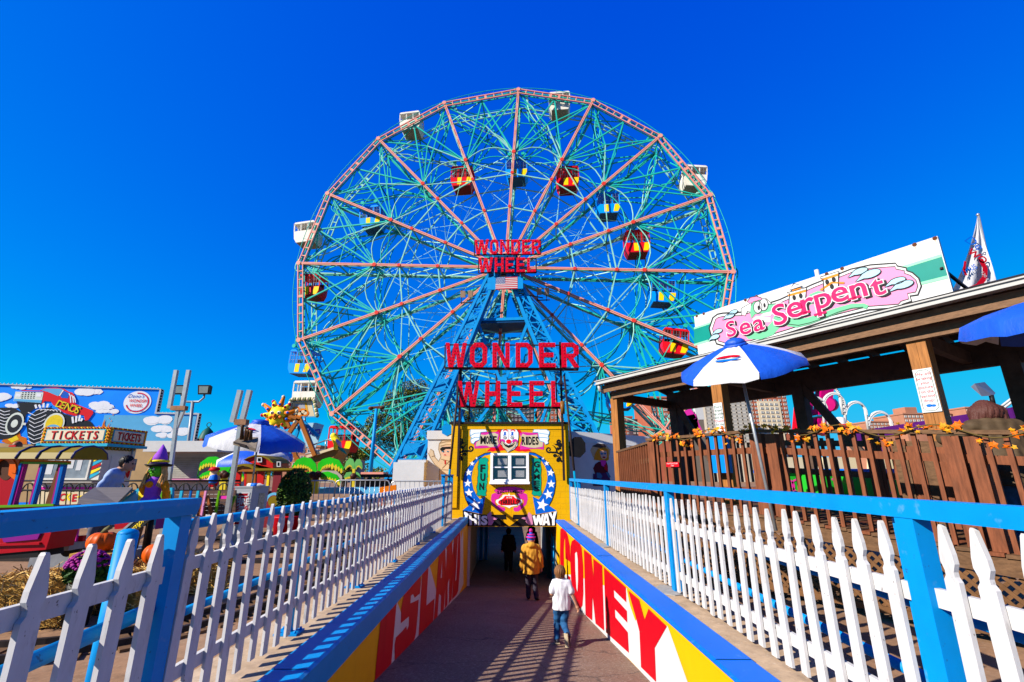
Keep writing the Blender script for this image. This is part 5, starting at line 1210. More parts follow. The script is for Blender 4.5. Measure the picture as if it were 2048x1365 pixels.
# floodlight pole with two heads
fp = thing('lamp_post', 'thin grey pole with two black floodlights in front of the mural', 'lamp post', tuple(at_y(372, 960, 22)))
b = MB(); b.path([at_y(374, 1000, 22), at_y(376, 890, 22), at_y(386, 803, 22)], .07); b.build('pole', GRY, fp)
b = MB(); b.path([at_y(363, 790, 22), at_y(366, 800, 22), at_y(374, 804, 22), at_y(398, 804, 22), at_y(408, 796, 22), at_y(409, 786, 22)], .05); b.build('arm', GRY, fp)
for u, v, s in ((362, 780, 1), (411, 780, -1)):
    c = at_y(u, v, 22); b = MB(); b.add([c + V(p) for p in ((-.26, -.1, -.25), (.26, -.1, -.25), (.3, -.16, .2), (-.3, -.16, .2), (-.2, .18, -.2), (.2, .18, -.2), (.2, .18, .18), (-.2, .18, .18))], [(0, 1, 2, 3), (5, 4, 7, 6), (0, 4, 5, 1), (1, 5, 6, 2), (2, 6, 7, 3), (3, 7, 4, 0)]); h_ = b.build('lamp_head', BLK, fp)
    b = MB(); b.add([c + V(p) for p in ((-.2, -.125, -.18), (.2, -.125, -.18), (.22, -.165, .14), (-.22, -.165, .14))], [(0, 1, 2, 3)]); b.build('lens', mat('lamp_lens', (.25, .28, .25), .1, spec=.8), h_)
# thin blue pole by the wheel
bp_ = thing('lamp_post', 'slim blue pole with a small crossarm beside the low end of the wheel rim', 'lamp post', tuple(at_y(740, 960, 24)))
b = MB(); b.tube(at_y(738, 975, 24), at_y(753, 818, 24), .11, .08, 8); b.build('pole', TWB, bp_)
b = MB(); b.bar(at_y(742, 816, 24), at_y(764, 815, 24), .12); b.ell(at_y(742, 817, 24), (.15, .15, .1), 8, 5); b.ell(at_y(764, 816, 24), (.15, .15, .1), 8, 5); b.build('crossarm', RUST, bp_)
dk = thing('booth', 'low black booth under the salmon rim left of the white wall', 'booth', tuple(at_y(740, 985, 23)))
c0, c1 = at_y(702, 952, 23), at_y(790, 952, 23); b = MB(); b.box(((c0.x + c1.x) / 2, 24, (GZ + c0.z) / 2 - .08), (c1.x - c0.x, 2, c0.z - GZ - .16)); b.build('wall', BLK, dk)
b = MB(); b.box(((c0.x + c1.x) / 2, 24, c0.z), (c1.x - c0.x + .3, 2.3, .14)); b.build('roof', BLK, dk)
b = MB(); b.box(((c0.x + c1.x) / 2 - .2, 24, c0.z + .12), (1.1, 1, .1)); b.build('roof_sign', SALM, dk)

# umbrellas with alternating panels
UW = mat('umbrella_white', (0.66, 0.65, 0.67), .6, .10, 7, 1.6, (1, 1, .5)); UB = mat('umbrella_blue', (0.008, 0.09, 0.58), .5, .14, 7, 1.6, (1, 1, .5), spec=.3)
def umbrella(base, top, rad, tilt, label, first_blue=0, droop=.30, val=.16, n=8, rot=0.2, mark=None):
    """Canopy of n cloth panels with a hanging valance on a pole; top is the canopy's crown."""
    base, top = V(base), V(top)
    t = thing('umbrella', label, 'umbrella', tuple(base), 'blue and white market umbrellas')
    R = Matrix.Rotation(tilt[0], 3, 'X') @ Matrix.Rotation(tilt[1], 3, 'Y')
    b = MB(); b.tube(base, top - V((0, 0, .02)), .022, n=8); b.build('pole', GLV, t)
    K = 4
    def pt(a, k, edge):
        r = rad * k / K; sag = 1 - .055 * math.sin(PI * edge) * (k / K)
        z = -droop * (k / K) ** 1.5 + .012 * math.sin(a * 9 + k * 1.7 + top.x) * k / K + .01 * math.sin(a * 17 + top.y)
        return top + R @ V((r * sag * math.cos(a), r * sag * math.sin(a), z + .02 * math.sin(PI * edge) * k / K))
    for i in range(n):
        a0, a1 = rot + 2 * PI * i / n, rot + 2 * PI * (i + 1) / n
        b = MB(); M_ = 5; vs_ = []; fs = []
        for k in range(K + 1):
            for j in range(M_ + 1): vs_.append(pt(a0 + (a1 - a0) * j / M_, k, j / M_))
        for j in range(M_ + 1):
            p = pt(a0 + (a1 - a0) * j / M_, K, j / M_); vs_.append(p + R @ V((.02 * math.cos(a0), .02 * math.sin(a0), -val * (1 + .12 * math.sin(PI * j / M_ * 2 + i)))))
        for k in range(K + 1):
            for j in range(M_): fs.append((k * (M_ + 1) + j, (k + 1) * (M_ + 1) + j, (k + 1) * (M_ + 1) + j + 1, k * (M_ + 1) + j + 1))
        b.add(vs_, fs, 0, True); pn = b.build('canopy_panel', UB if (i + first_blue) % 2 == 0 else UW, t)
        if mark is not None and i in mark:
            am = (a0 + a1) / 2; pr_, tx = V((math.cos(am), math.sin(am), 0)), V((-math.sin(am), math.cos(am), 0))
            c = pt(am, 2.3, .5); nz = (pt(am, 3, .5) - pt(am, 2, .5)).normalized(); tt = (R @ tx).normalized(); nn = nz.cross(tt); nn = nn if nn.dot(R @ V((0, 0, 1))) > 0 else -nn
            fr = Frame(c + nn * .015, tt, -nz if tt.cross(-nz).dot(nn) > 0 else nz)
            b = MB(); s_ = rad * .2
            b.flat([(s_ * math.cos(a), s_ * .34 * math.sin(a) + .12 * s_) for a in [k * PI / 8 for k in range(9)]], fr, .006, 0); b.flat([(s_ * math.cos(a), s_ * .3 * math.sin(a) - .1 * s_) for a in [PI + k * PI / 8 for k in range(9)]], fr, .006, 1)
            b.build('logo', [RED, DBL], pn)
    b = MB(); b.path([top + R @ V((.16 * rad * math.cos(a), .16 * rad * math.sin(a), -.02)) for a in [k * PI / 6 for k in range(12)]], .03, 5, closed=True); b.ell(top + R @ V((0, 0, .02)), (.17 * rad, .17 * rad, .07), 12, 5, R=R); b.build('vent_cap', UB, t)
    for i in range(n):
        a = rot + 2 * PI * i / n; b = MB(); b.tube(top + R @ V((0, 0, -.06)), pt(a, K, 0) - V((0, 0, .015)), .008, n=4); b.build('rib', GLV, t)
    return t
c = at_y(521, 846, 11.6)
umbrella(at_y(502, 985, 11.6), c, 1.15, (.10, .10), 'blue and white umbrella over the fire cabinet on the left', 0, .42, .2, n=6, rot=math.radians(-58), mark=(5,))
c = at_y(513, 893, 15.0)
umbrella((at_y(500, 990, 15).x, 15, GZ), c, 1.1, (.12, -.05), 'lower blue and white umbrella behind the red caboose on the left', 1, .36, .16, n=6, rot=math.radians(-66), mark=(0,))

# fire cabinet, horn box on its post
fc = thing('fire_cabinet', 'tall grey metal cabinet with a red and white FIRE notice', 'cabinet', tuple(at_y(490, 1100, 11.0)))
q = zoomed(390, 880, 210 / 1194.0)
CAB = mat('cabinet_grey', (0.42, 0.43, 0.45), .4, .06, 3)
P = [at_y(*q((480, 545))[0], 10.8), at_y(*q((655, 545))[0], 10.8), at_y(*q((840, 545))[0], 11.25)]
zc0, zc1 = GZ, P[0].z
d_ = V((P[2].x - P[1].x, P[2].y - P[1].y, 0))
b = MB(); F0 = [V((P[0].x - .05, P[0].y, 0)), V((P[1].x, P[1].y, 0)), V((P[1].x, P[1].y, 0)) + d_, V((P[0].x - .05, P[0].y, 0)) + d_]
b.add([p + V((0, 0, zc0)) for p in F0] + [p + V((0, 0, zc1)) for p in F0], MB.BOXF); b.build('body', CAB, fc)
b = MB(); cc = sum(F0, V((0, 0, 0))) / 4; b.add([cc + (p - cc) * 1.05 + V((0, 0, zc1)) for p in F0] + [cc + (p - cc) * 1.05 + V((0, 0, zc1 + .03)) for p in F0], MB.BOXF); b.build('lid', CAB, fc)
ff_ = Frame(F0[0] + V((0, -.003, 0)), (1, 0, 0)); w_ = (F0[1] - F0[0]).length
b = MB(); b.prism([(.1, zc1 - .78), (w_ - .06, zc1 - .78), (w_ - .04, zc1 - .1), (.12, zc1 - .1)], ff_, 0, .006, 0)
for i in range(9):
    b.flat([(.12 + i * (w_ - .2) / 9, zc1 - .12), (.15 + i * (w_ - .2) / 9, zc1 - .12), (.13 + i * (w_ - .2) / 9, zc1 - .17), (.10 + i * (w_ - .2) / 9, zc1 - .17)], ff_, .009, 1)
    b.flat([(.12 + i * (w_ - .2) / 9, zc1 - .71), (.15 + i * (w_ - .2) / 9, zc1 - .71), (.13 + i * (w_ - .2) / 9, zc1 - .76), (.10 + i * (w_ - .2) / 9, zc1 - .76)], ff_, .009, 1)
for i in range(8):
    for s_ in (.115, w_ - .10): b.flat([(s_, zc1 - .2 - i * .065), (s_ + .045, zc1 - .17 - i * .065), (s_ + .045, zc1 - .2 - i * .065), (s_, zc1 - .23 - i * .065)], ff_, .009, 1)
b.flat([(.17, zc1 - .38), (w_ - .11, zc1 - .38), (w_ - .11, zc1 - .19), (.17, zc1 - .19)], ff_, .009, 1); b.text(ff_, .17 + (w_ - .28) / 2, zc1 - .345, .17, 'FIRE', .013, 0, .5, .03, wide=.95)
b.flat([(.17, zc1 - .68), (w_ - .11, zc1 - .68), (w_ - .11, zc1 - .5), (.17, zc1 - .5)], ff_, .009, 1); b.flat([(.3, zc1 - .52), (w_ - .24, zc1 - .52), (w_ - .24, zc1 - .58), (w_ - .18, zc1 - .58), (w_ / 2 + .03, zc1 - .66), (.24, zc1 - .58), (.3, zc1 - .58)], ff_, .013, 0); b.text(ff_, .17 + (w_ - .28) / 2, zc1 - .46, .07, 'EXTINGUISHER', .013, 1, .5, .004, wide=.65)
b.build('notice', [WHC, RED], fc)
fsd = Frame(F0[1] + d_.normalized() * .0 + V((.003, 0, 0)), d_)
b = MB(); b.prism([(d_.length * .45, zc1 - .62), (d_.length * .8, zc1 - .62), (d_.length * .8, zc1 - .12), (d_.length * .45, zc1 - .12)], fsd, 0, .006)
b.build('poster', mat('worn_poster', (.5, .45, .3), .7, .5, 30), fc)
bt = thing('bottle', 'blue and white bottle lying on top of the grey fire cabinet', 'bottle', tuple(at_y(510, 971, 10.95)))
b = MB(); p = at_y(494, 971, 10.95); b.path([p + V((0, 0, .0)), p + V((.02, 0, 0)), p + V((.3, 0, 0)), p + V((.34, 0, 0)), p + V((.4, 0, 0))], .04, 8, radii=[.02, .045, .045, .02, .018]); b.build('bottle', UW, bt)
b = MB(); b.path([p + V((.1, 0, 0)), p + V((.24, 0, 0))], .047, 8); b.build('label', DBL, bt)
hb = thing('whistle_box', 'wooden box on a steel bracket with four brown whistle tubes on top', 'whistle box', tuple(at_y(487, 905, 10.0)))
q2 = zoomed(380, 720, 420 / 2048.0)
P = [at_y(*p, Y_) for p, Y_ in zip(q2((420, 800), (490, 755), (665, 755), (640, 868), (545, 835)), (10.0, 10.3, 10.3, 9.9, 9.9))]
b = MB(); b.add(P + [p - V((0, -.02, .06)) for p in P], [(4, 3, 2, 1, 0), (5, 6, 7, 8, 9), (0, 1, 6, 5), (1, 2, 7, 6), (2, 3, 8, 7), (3, 4, 9, 8), (4, 0, 5, 9)]); b.build('shelf', mat('weathered_box', (.24, .19, .14), .7, .2, 8), hb)
for u, v0, v1 in ((508, 640, 780), (548, 660, 790), (566, 680, 760), (592, 690, 780)):
    b = MB(); b.path([at_y(*q2((u - 4, v1))[0], 10.1), at_y(*q2((u + 3, v0 + 20))[0], 10.1), at_y(*q2((u + 3, v0))[0], 10.1)], .03, 8, radii=[.045, .03, .05]); b.build('whistle', mat('whistle_brown', (.10, .045, .02), .4), hb)
cut('front_board', q2((425, 800), (545, 830), (540, 850), (425, 815)), 9.88, .04, BLKB, hb)

# red caboose station
cb = thing('train_caboose', 'red kiddie caboose with an olive roof and small cupola behind the cabinet', 'kiddie train', tuple(at_y(520, 1075, 13.6)))
q = zoomed(390, 880, 210 / 1194.0); Yc = 13.6
CBR = mat('caboose_red', (0.62, 0.012, 0.01), .4, .06, 3); CBD = mat('caboose_dark_red', (0.24, 0.02, 0.03), .5, .15, 4, .2, (14, 14, 1)); CBO = mat('caboose_orange_wood', (0.40, 0.12, 0.015), .5, .12, 3)
cut('cupola', q((565, 235), (620, 205), (690, 185), (780, 190), (850, 225), (885, 262), (885, 325), (780, 300), (640, 265)), Yc, 1.0, CBR, cb)
P = at_y(*q((885, 262))[0], Yc); P2 = at_y(*q((1020, 245))[0], Yc + .9)
b = MB(); zb_ = at_y(*q((885, 330))[0], Yc).z; b.add([(P.x, P.y, zb_), (P2.x, P2.y, zb_), (P2.x, P2.y, P.z), (P.x, P.y, P.z)], [(0, 1, 2, 3)]); b.build('cupola_side', CBD, cb)
fr = plane_at(Yc)
b = MB(); b.prism(fr.trs(q((560, 232), (620, 195), (690, 172), (780, 178), (855, 215), (900, 262), (880, 262), (840, 228), (770, 192), (690, 186), (620, 208))), fr, -1.05, .06); b.build('cupola_roof', GOLD, cb)
b = MB(); b.prism(fr.trs(q((440, 322), (500, 285), (580, 272), (660, 290), (720, 325), (1140, 322), (1120, 345), (700, 352), (640, 312), (560, 295), (480, 320), (445, 345))), fr, -.9, .1); b.build('roof', GOLD, cb)
cut('eave_board', q((455, 335), (1130, 340), (1085, 365), (470, 362)), Yc - .05, .1, CBO, cb)
for (xa, xb, xc, xd, m_) in ((470, 520, 495, 432, CBR), (590, 690, 680, 575, CBO), (710, 782, 765, 695, CBR), (825, 848, 830, 800, MYE), (895, 980, 970, 870, CBD), (560, 590, 580, 555, CBR), (1040, 1085, 1075, 1020, CBO)): cut('post', q((xa, 360), (xb, 360), (xc, 600), (xd, 600)), Yc, .08, m_, cb)
cut('body', q((430, 590), (1000, 590), (1000, 800), (960, 1000), (400, 1000)), Yc + .05, .8, CBD, cb)
for u, v, w_, h_ in ((740, 228, 28, 28), (958, 278, 22, 30)):
    b = MB(); fr2 = plane_at(Yc - .02); b.ring(fr2.trs(q((u - w_, v + h_), (u + w_, v + h_), (u + w_, v - h_), (u - w_, v - h_))), fr2.trs(q((u - w_ + 9, v + h_ - 9), (u + w_ - 9, v + h_ - 9), (u + w_ - 9, v - h_ + 9), (u - w_ + 9, v - h_ + 9))), fr2, 0, .04); wd_ = b.build('window', WHC, cb)
    b = MB(); b.flat(fr2.trs(q((u - w_ + 9, v + h_ - 9), (u + w_ - 9, v + h_ - 9), (u + w_ - 9, v - h_ + 9), (u - w_ + 9, v - h_ + 9))), fr2, .01); b.build('pane', BLK, wd_)
b = MB(); X, Y = fr.tr(*q((893, 700))[0]); b.disc(fr, X, Y, .14, .14, .02, 0); b.stroke(fr, [(X + .2 * math.cos(a), Y + .2 * math.sin(a)) for a in [k * PI / 10 for k in range(11)]], .07, .02, 1); b.build('emblem', [GOLD, SKL], cb)

# palm cut-outs
PGR = mat('palm_green', (0.02, 0.55, 0.01), .4, .15, 2); PDG = mat('palm_pale_green', (0.14, 0.46, 0.11), .5, .15, 2); PYE = mat('palm_yellow', (0.80, 0.60, 0.03), .45, .06, 3); PBR = mat('coconut_brown', (0.07, 0.02, 0.012), .4)
def palm(fq, Y, label, green, fronds, trunk, nuts):
    t = thing('palm_cutout', label, 'palm cut-out', tuple(at_y(*fq(trunk[0])[0], Y)), 'painted palm cut-outs')
    fr = plane_at(Y)
    for i, fd in enumerate(fronds):
        outer, inner = fd
        b = MB(); b.prism(fr.trs(fq(*(outer + inner[::-1]))), fr, -.06 + i * .012, .0 + i * .012); f_ = b.build('frond', green, t)
        b = MB(); k = len(inner); ip = fr.trs(fq(*inner)); op = fr.trs(fq(*outer)); cx = sum(p[0] for p in ip + op) / (len(ip) + len(op)); cy = sum(p[1] for p in ip + op) / (len(ip) + len(op))
        for a, c in zip(ip, ip[1:]):
            m = ((a[0] + c[0]) / 2, (a[1] + c[1]) / 2); dx, dy = m[0] - cx, m[1] - cy; l = math.hypot(dx, dy) or 1; h = math.dist(a, c) * .8
            for j in range(2):
                t0, t1 = j / 2, (j + 1) / 2; A_ = (a[0] + (c[0] - a[0]) * t0, a[1] + (c[1] - a[1]) * t0); C_ = (a[0] + (c[0] - a[0]) * t1, a[1] + (c[1] - a[1]) * t1); mm_ = ((A_[0] + C_[0]) / 2, (A_[1] + C_[1]) / 2)
                b.prism([A_, C_, (C_[0] * .3 + mm_[0] * .7, mm_[1] - h * .55), (A_[0] * .3 + mm_[0] * .7, mm_[1] - h * .55)], fr, -.05 + i * .012, .004 + i * .012)
                b.flat([(A_[0], A_[1]), (C_[0], C_[1]), ((A_[0] + C_[0]) / 2, (A_[1] + C_[1]) / 2 + h * .5)], fr, .002 + i * .012)
        tag(b.build('frond_tips', PYE, f_), kind='stuff')
    b = MB(); b.prism(fr.trs(fq(*trunk)), fr, -.06, .06); b.build('trunk', PYE, t)
    for (u, v) in nuts:
        b = MB(); c = at_y(*fq((u, v))[0], Y - .1); b.ell(c, (.13, .1, .12), 10, 7); b.build('coconut', PBR, t)
    return t
q5 = zoomed(520, 780, 240 / 1638.0)
palm(q5, 16.5, 'big bright green palm cut-out with two arching fronds beside the barriers', PGR,
     [([(430, 1050), (500, 955), (600, 917), (700, 940), (760, 1010), (778, 1140)], [(450, 1065), (540, 1042), (610, 1050), (668, 1075), (715, 1120), (745, 1150)]),
      ([(785, 1140), (790, 1010), (850, 950), (950, 920), (1080, 960), (1142, 1062)], [(820, 1130), (850, 1068), (900, 1040), (965, 1032), (1060, 1066), (1128, 1112)]),
      ([(530, 1165), (620, 1122), (720, 1122), (745, 1180)], [(600, 1200), (650, 1205), (690, 1225), (720, 1220)]), ([(795, 1190), (820, 1132), (930, 1115), (1050, 1160), (1112, 1245)], [(830, 1205), (870, 1212), (940, 1215), (1010, 1240), (1100, 1292)])],
     [(700, 1420), (700, 1190), (800, 1190), (790, 1420)], ((715, 1160), (760, 1190), (790, 1155)))
palm(q5, 18.5, 'paler green palm cut-out beside the blue pole, right of the bigger palm', PDG,
     [([(1150, 1060), (1175, 980), (1225, 930), (1270, 950), (1290, 1010), (1285, 1080)], [(1165, 1085), (1190, 1050), (1225, 1030), (1250, 1050), (1262, 1085)]), ([(1290, 1080), (1292, 1000), (1320, 950), (1365, 945), (1395, 1000), (1400, 1070)], [(1310, 1085), (1325, 1050), (1350, 1040), (1375, 1060), (1390, 1080)]),
      ([(1145, 1190), (1180, 1130), (1240, 1118), (1280, 1160)], [(1160, 1215), (1200, 1200), (1240, 1195), (1262, 1190)]), ([(1290, 1160), (1320, 1120), (1355, 1140), (1380, 1200)], [(1300, 1190), (1325, 1190), (1350, 1195), (1370, 1215)])],
     [(1255, 1420), (1268, 1080), (1300, 1080), (1295, 1420)], ((1275, 1180),))
q3 = zoomed(390, 880, 210 / 1194.0)
palm(q3, 17.0, 'left palm cut-out behind the grey steel post and the doll figure', PGR,
     [([(20, 420), (60, 260), (150, 195), (240, 190), (305, 230), (330, 330)], [(45, 330), (110, 290), (170, 280), (230, 300), (280, 330)]), ([(20, 440), (90, 380), (160, 350), (200, 380)], [(50, 445), (100, 425), (150, 410), (190, 420)]),
      ([(275, 330), (300, 285), (420, 285), (400, 330), (370, 390)], [(290, 375), (310, 385), (335, 370), (350, 390)]), ([(370, 400), (420, 340), (520, 340), (570, 430)], [(400, 440), (440, 430), (500, 430), (560, 450)])],
     [(285, 640), (290, 400), (365, 400), (350, 640)], ((300, 400), (345, 400), (325, 385)))

# sun face, bulb billboard, pirate ship
sf = thing('sun_figure', 'yellow smiling sun face ornament with red tipped rays above the umbrella', 'ride ornament', tuple(at_y(555, 860, 19)))
c = at_y(555, 832, 19)
b = MB(); b.ell(c, (.38, .22, .42), 16, 12); b.build('face', MYE, sf)
for i in range(11):
    a = 2 * PI * i / 11 + .25; r0, r1 = .36, .78 if i % 2 == 0 else .62; d_ = V((math.cos(a), 0, math.sin(a)))
    b = MB(); b.path([c + d_ * r0 * .8, c + d_ * (r0 + .1), c + d_ * r1 + V((.03, 0, .03))], .1, 8, radii=[.13, .11, .05]); ry = b.build('ray', MYE if i % 2 else ORG, sf)
    b = MB(); b.ell(c + d_ * r1, (.075, .075, .075), 8, 6); b.build('ray_tip', CRM if i % 2 == 0 else RED, ry)
    b = MB(); b.ell(c + d_ * .46 + V((0, -.12, 0)), (.055, .05, .055), 8, 6); b.build('ray_bead', (DBL, RED)[i % 2], ry)
for s in (-1, 1):
    b = MB(); b.ell(c + V((s * .14, -.2, .1)), (.08, .04, .07), 10, 7); e_ = b.build('eye', WHC, sf)
    b = MB(); b.ell(c + V((s * .13, -.24, .09)), (.035, .02, .04), 8, 6); b.build('pupil', BLK, e_)
    b = MB(); b.ell(c + V((s * .2, -.18, -.08)), (.09, .05, .07), 10, 7); b.build('cheek', ORG, sf)
b = MB(); b.path([c + V((x * .01, -.215 + abs(x) * .001, -.16 + .0009 * x * x)) for x in range(-14, 15, 4)], .02, 6); b.build('mouth', RED, sf)
b = MB(); b.ell(c + V((0, -.24, -.02)), (.06, .07, .09), 10, 7); b.build('nose', ORG, sf)
sh = thing('pirate_ship_ride', 'swinging pirate ship ride with wooden hull, sail panels and orange frame legs', 'pirate ship ride', tuple(at_y(620, 985, 21)))
for pts in (((335, 375), (400, 520)), ((350, 360), (560, 400)), ((545, 400), (750, 900)), ((530, 400), (380, 620)), ((450, 800), (520, 1000)), ((470, 880), (640, 1130))):
    b = MB(); b.bar(at_y(*q5(pts[0])[0], 20.5), at_y(*q5(pts[1])[0], 20.5), .16, .16, up=(0, 1, 0)); b.build('frame_leg', CBO, sh)
for pts in (((580, 420), (750, 860)), ((590, 430), (800, 640)), ((560, 440), (400, 900))):
    b = MB(); b.bar(at_y(*q5(pts[0])[0], 20.9), at_y(*q5(pts[1])[0], 20.9), .12, .12, up=(0, 1, 0)); b.build('frame_leg', TWB, sh)
cut('sail', q5((380, 500), (520, 460), (640, 455), (770, 450), (870, 480), (760, 790), (640, 800), (560, 560)), 21.6, .05, mat('sail_blue', (.45, .68, .82), .6, .1, 1), sh)
fr = plane_at(21.55); b = MB()
for pl in (((610, 590), (640, 530), (670, 525), (660, 580), (620, 600)), ((680, 600), (700, 540), (740, 560), (720, 610)), ((745, 590), (760, 550), (815, 545), (820, 590), (770, 600))): b.stroke(fr, fr.trs(q5(*pl)), .07, .004, 0, True)
b.text(fr, *fr.tr(*q5((440, 560))[0]), .5, 'S', .004, 0, .5, .02, .2)
b.build('sail_lettering', mat('violet_letters', (.12, .03, .55), .5), sh)
fr = plane_at(20.7); hull = [(590, 960), (700, 920), (880, 860), (1080, 785), (1060, 850), (1000, 930), (960, 1060), (860, 1100), (700, 1080), (600, 1020)]
b = MB(); b.prism(fr.trs(q5(*hull)), fr, -1.4, 0); b.build('hull', mat('hull_wood', (.30, .15, .035), .5, .2, 4, .2, (1, 1, 6)), sh)
b = MB(); b.bar(at_y(*q5((640, 915))[0], 20.6), at_y(*q5((1085, 775))[0], 20.6), .1, .1); b.build('gunwale', CRM, sh)
for pts in (((590, 800), (900, 690)), ((900, 690), (890, 810)), ((900, 690), (1090, 640)), ((620, 880), (890, 810))):
    b = MB(); b.tube(at_y(*q5(pts[0])[0], 20.6), at_y(*q5(pts[1])[0], 20.6), .03); b.build('hand_rail', GLV, sh)
bb = thing('bulb_billboard', 'pale yellow ride billboard edged with round bulbs above the pirate ship', 'billboard', tuple(at_y(605, 835, 21)))
fr = plane_at(21.0); corners = q5((430, 130), (740, 125), (785, 370), (350, 380)); b = MB(); P = fr.trs(corners); b.prism(P, fr, -.1, 0, 0)
b.flat(fr.trs(q5((450, 165), (700, 160), (745, 360), (400, 365))), fr, .006, 1); b.flat(fr.trs(q5((440, 260), (500, 180), (640, 175), (660, 300), (620, 360), (440, 355), (410, 290))), fr, .012, 2); b.flat(fr.trs(q5((470, 250), (490, 190), (610, 185), (620, 260), (560, 250), (540, 310))), fr, .018, 3)
for u, v in ((480, 320), (540, 330), (590, 300), (620, 320), (500, 270)): X, Y = fr.tr(*q5((u, v))[0]); b.disc(fr, X, Y, .16, .14, .02, 4); b.disc(fr, X, Y, .08, .07, .024, 5)
b.build('panel', [SKL, CRM, mat('bill_orange', (.85, .42, .02), .5), mat('bill_grey', (.42, .42, .45), .5), ORG, CRM], bb)
b = MB()
for (a, c), n in (((corners[0], corners[1]), 9), ((corners[1], corners[2]), 8), ((corners[3], corners[0]), 8)):
    for i in range(n): t_ = (i + .5) / n; b.ell(at_y(a[0] + (c[0] - a[0]) * t_, a[1] + (c[1] - a[1]) * t_, 20.9), (.09, .09, .09), 7, 5, i % 2)
tag(b.build('bulbs', [CRM, mat('bulb_olive', (.25, .28, .1), .4)], bb), kind='stuff')
b = MB(); b.tube(at_y(*q5((610, 380))[0], 21.05), at_y(*q5((615, 470))[0], 21.05), .05); b.build('pole', GRY, bb)
# parrot figure on the prow
pa = thing('parrot_figure', 'yellow parrot figure with green and blue tail on the ship prow', 'ride ornament', tuple(at_y(*q5((1050, 790))[0], 20.3)))
organic('body', [('l', at_y(*q5((1010, 640))[0], 20.3), at_y(*q5((1060, 720))[0], 20.3), .15, .17), ('l', at_y(*q5((1060, 720))[0], 20.3), at_y(*q5((1040, 790))[0], 20.3), .16, .12), ('e', at_y(*q5((1005, 632))[0], 20.28), (.14, .14, .14))], MYE, pa, .03, 3)
b = MB(); b.path([at_y(*q5((1040, 680))[0], 20.15), at_y(*q5((1085, 740))[0], 20.15), at_y(*q5((1110, 790))[0], 20.15)], .08, 8, radii=[.05, .09, .03]); b.build('wing', LPK, pa)
b = MB(); b.path([at_y(*q5((1080, 780))[0], 20.3), at_y(*q5((1130, 830))[0], 20.3), at_y(*q5((1185, 880))[0], 20.3)], .08, 8, radii=[.09, .06, .02]); b.build('tail', mat('parrot_tail', (0, .25, .25), .4), pa)
b = MB(); b.path([at_y(*q5((985, 640))[0], 20.2), at_y(*q5((975, 655))[0], 20.2)], .05, 8, radii=[.06, .01]); b.build('beak', ORG, pa)

# crowd barriers
br0 = None
def barrier(u0, u1, vt, Y, label):
    t = thing('crowd_barrier', label, 'barrier', tuple(at_y((u0 + u1) / 2, 1035, Y)), 'steel crowd barriers')
    P0, P1 = at_y(u0, vt, Y), at_y(u1, vt, Y); zb_ = P0.z - 1.15
    b = MB(); b.path([(P0.x, Y, zb_), (P0.x, Y, P0.z - .12), (P0.x + .04, Y, P0.z - .03), (P0.x + .12, Y, P0.z), (P1.x - .12, Y, P0.z), (P1.x - .04, Y, P0.z - .03), (P1.x, Y, P0.z - .12), (P1.x, Y, zb_), (P0.x, Y, zb_)], .022, 6); b.build('frame', GLV, t)
    n = max(4, int((P1.x - P0.x) / .15))
    for i in range(1, n):
        b = MB(); x = P0.x + (P1.x - P0.x) * i / n; b.tube((x, Y, zb_), (x, Y, P0.z), .011, n=5); b.build('bar', GLV, t)
    for x in (P0.x + .2, P1.x - .2):
        b = MB(); b.bar((x, Y - .3, GZ + .02), (x, Y + .3, GZ + .02), .05, .03); b.bar((x, Y, GZ), (x, Y, zb_), .04); b.build('foot', GLV, t)
barrier(610, 671, 962, 15.6, 'steel crowd barrier left of the others, behind the dark bush')
barrier(672, 780, 961, 15.6, 'middle steel crowd barrier in front of the palm cut-outs')
barrier(782, 905, 963, 16.2, 'rightmost steel crowd barrier in front of the white wall')
tag(cut('ride_platform', q5((650, 1335), (1638, 1330), (1638, 1420), (640, 1420)), 16.9, .4, SKL, None), 'light blue platform of the kiddie ride behind the steel barriers', 'platform')
tag(cut('hoarding', [(760, 975), (792, 970), (792, 1010), (756, 1012)], 16.0, .08, ORG, None), 'small orange board standing behind the right barriers', 'board')

# evergreen in a red pot
def leaf_cloud(b, c, rad, n, size, mi_n, shape=None, upbias=0.0):
    for _ in range(n):
        while True:
            p = V((random.uniform(-1, 1), random.uniform(-1, 1), random.uniform(-1, 1)))
            if p.length < 1 and p.length > random.random() ** .5 * .95: break
        q_ = V((c[0] + p.x * rad[0], c[1] + p.y * rad[1], c[2] + p.z * rad[2]))
        if shape and not shape(q_): continue
        d = V((random.gauss(0, 1), random.gauss(0, 1), random.gauss(0, 1) + upbias)).normalized(); a = d.orthogonal().normalized(); s = size * random.uniform(.6, 1.3); bb_ = d.cross(a)
        b.add([q_ - d * s, q_ + a * s * .45, q_ + d * s, q_ - a * s * .45], [(0, 1, 2, 3)], random.randrange(mi_n))
EV = [mat('evergreen_a', (0.03, 0.085, 0.012), .6, .3, 9), mat('evergreen_b', (0.09, 0.17, 0.02), .6, .3, 9), mat('evergreen_c', (0.010, 0.028, 0.008), .6, .3, 9)]
bu = thing('shrub', 'dark evergreen bush in a red pot beside the steel barrier', 'shrub', tuple(at_y(583, 1074, 12.8)))
c = at_y(589, 987, 12.8); b = MB(); leaf_cloud(b, c, (.42, .42, .62), 3200, .045, 3, upbias=1.2); leaf_cloud(b, c + V((-.02, 0, -.1)), (.36, .36, .5), 1500, .05, 3, upbias=1); tag(b.build('foliage', EV, bu), kind='stuff')
b = MB(); b.path([(c.x - .05, 12.8, GZ + .5), (c.x, 12.8, c.z)], .05, 6); b.build('stem', RUST, bu)
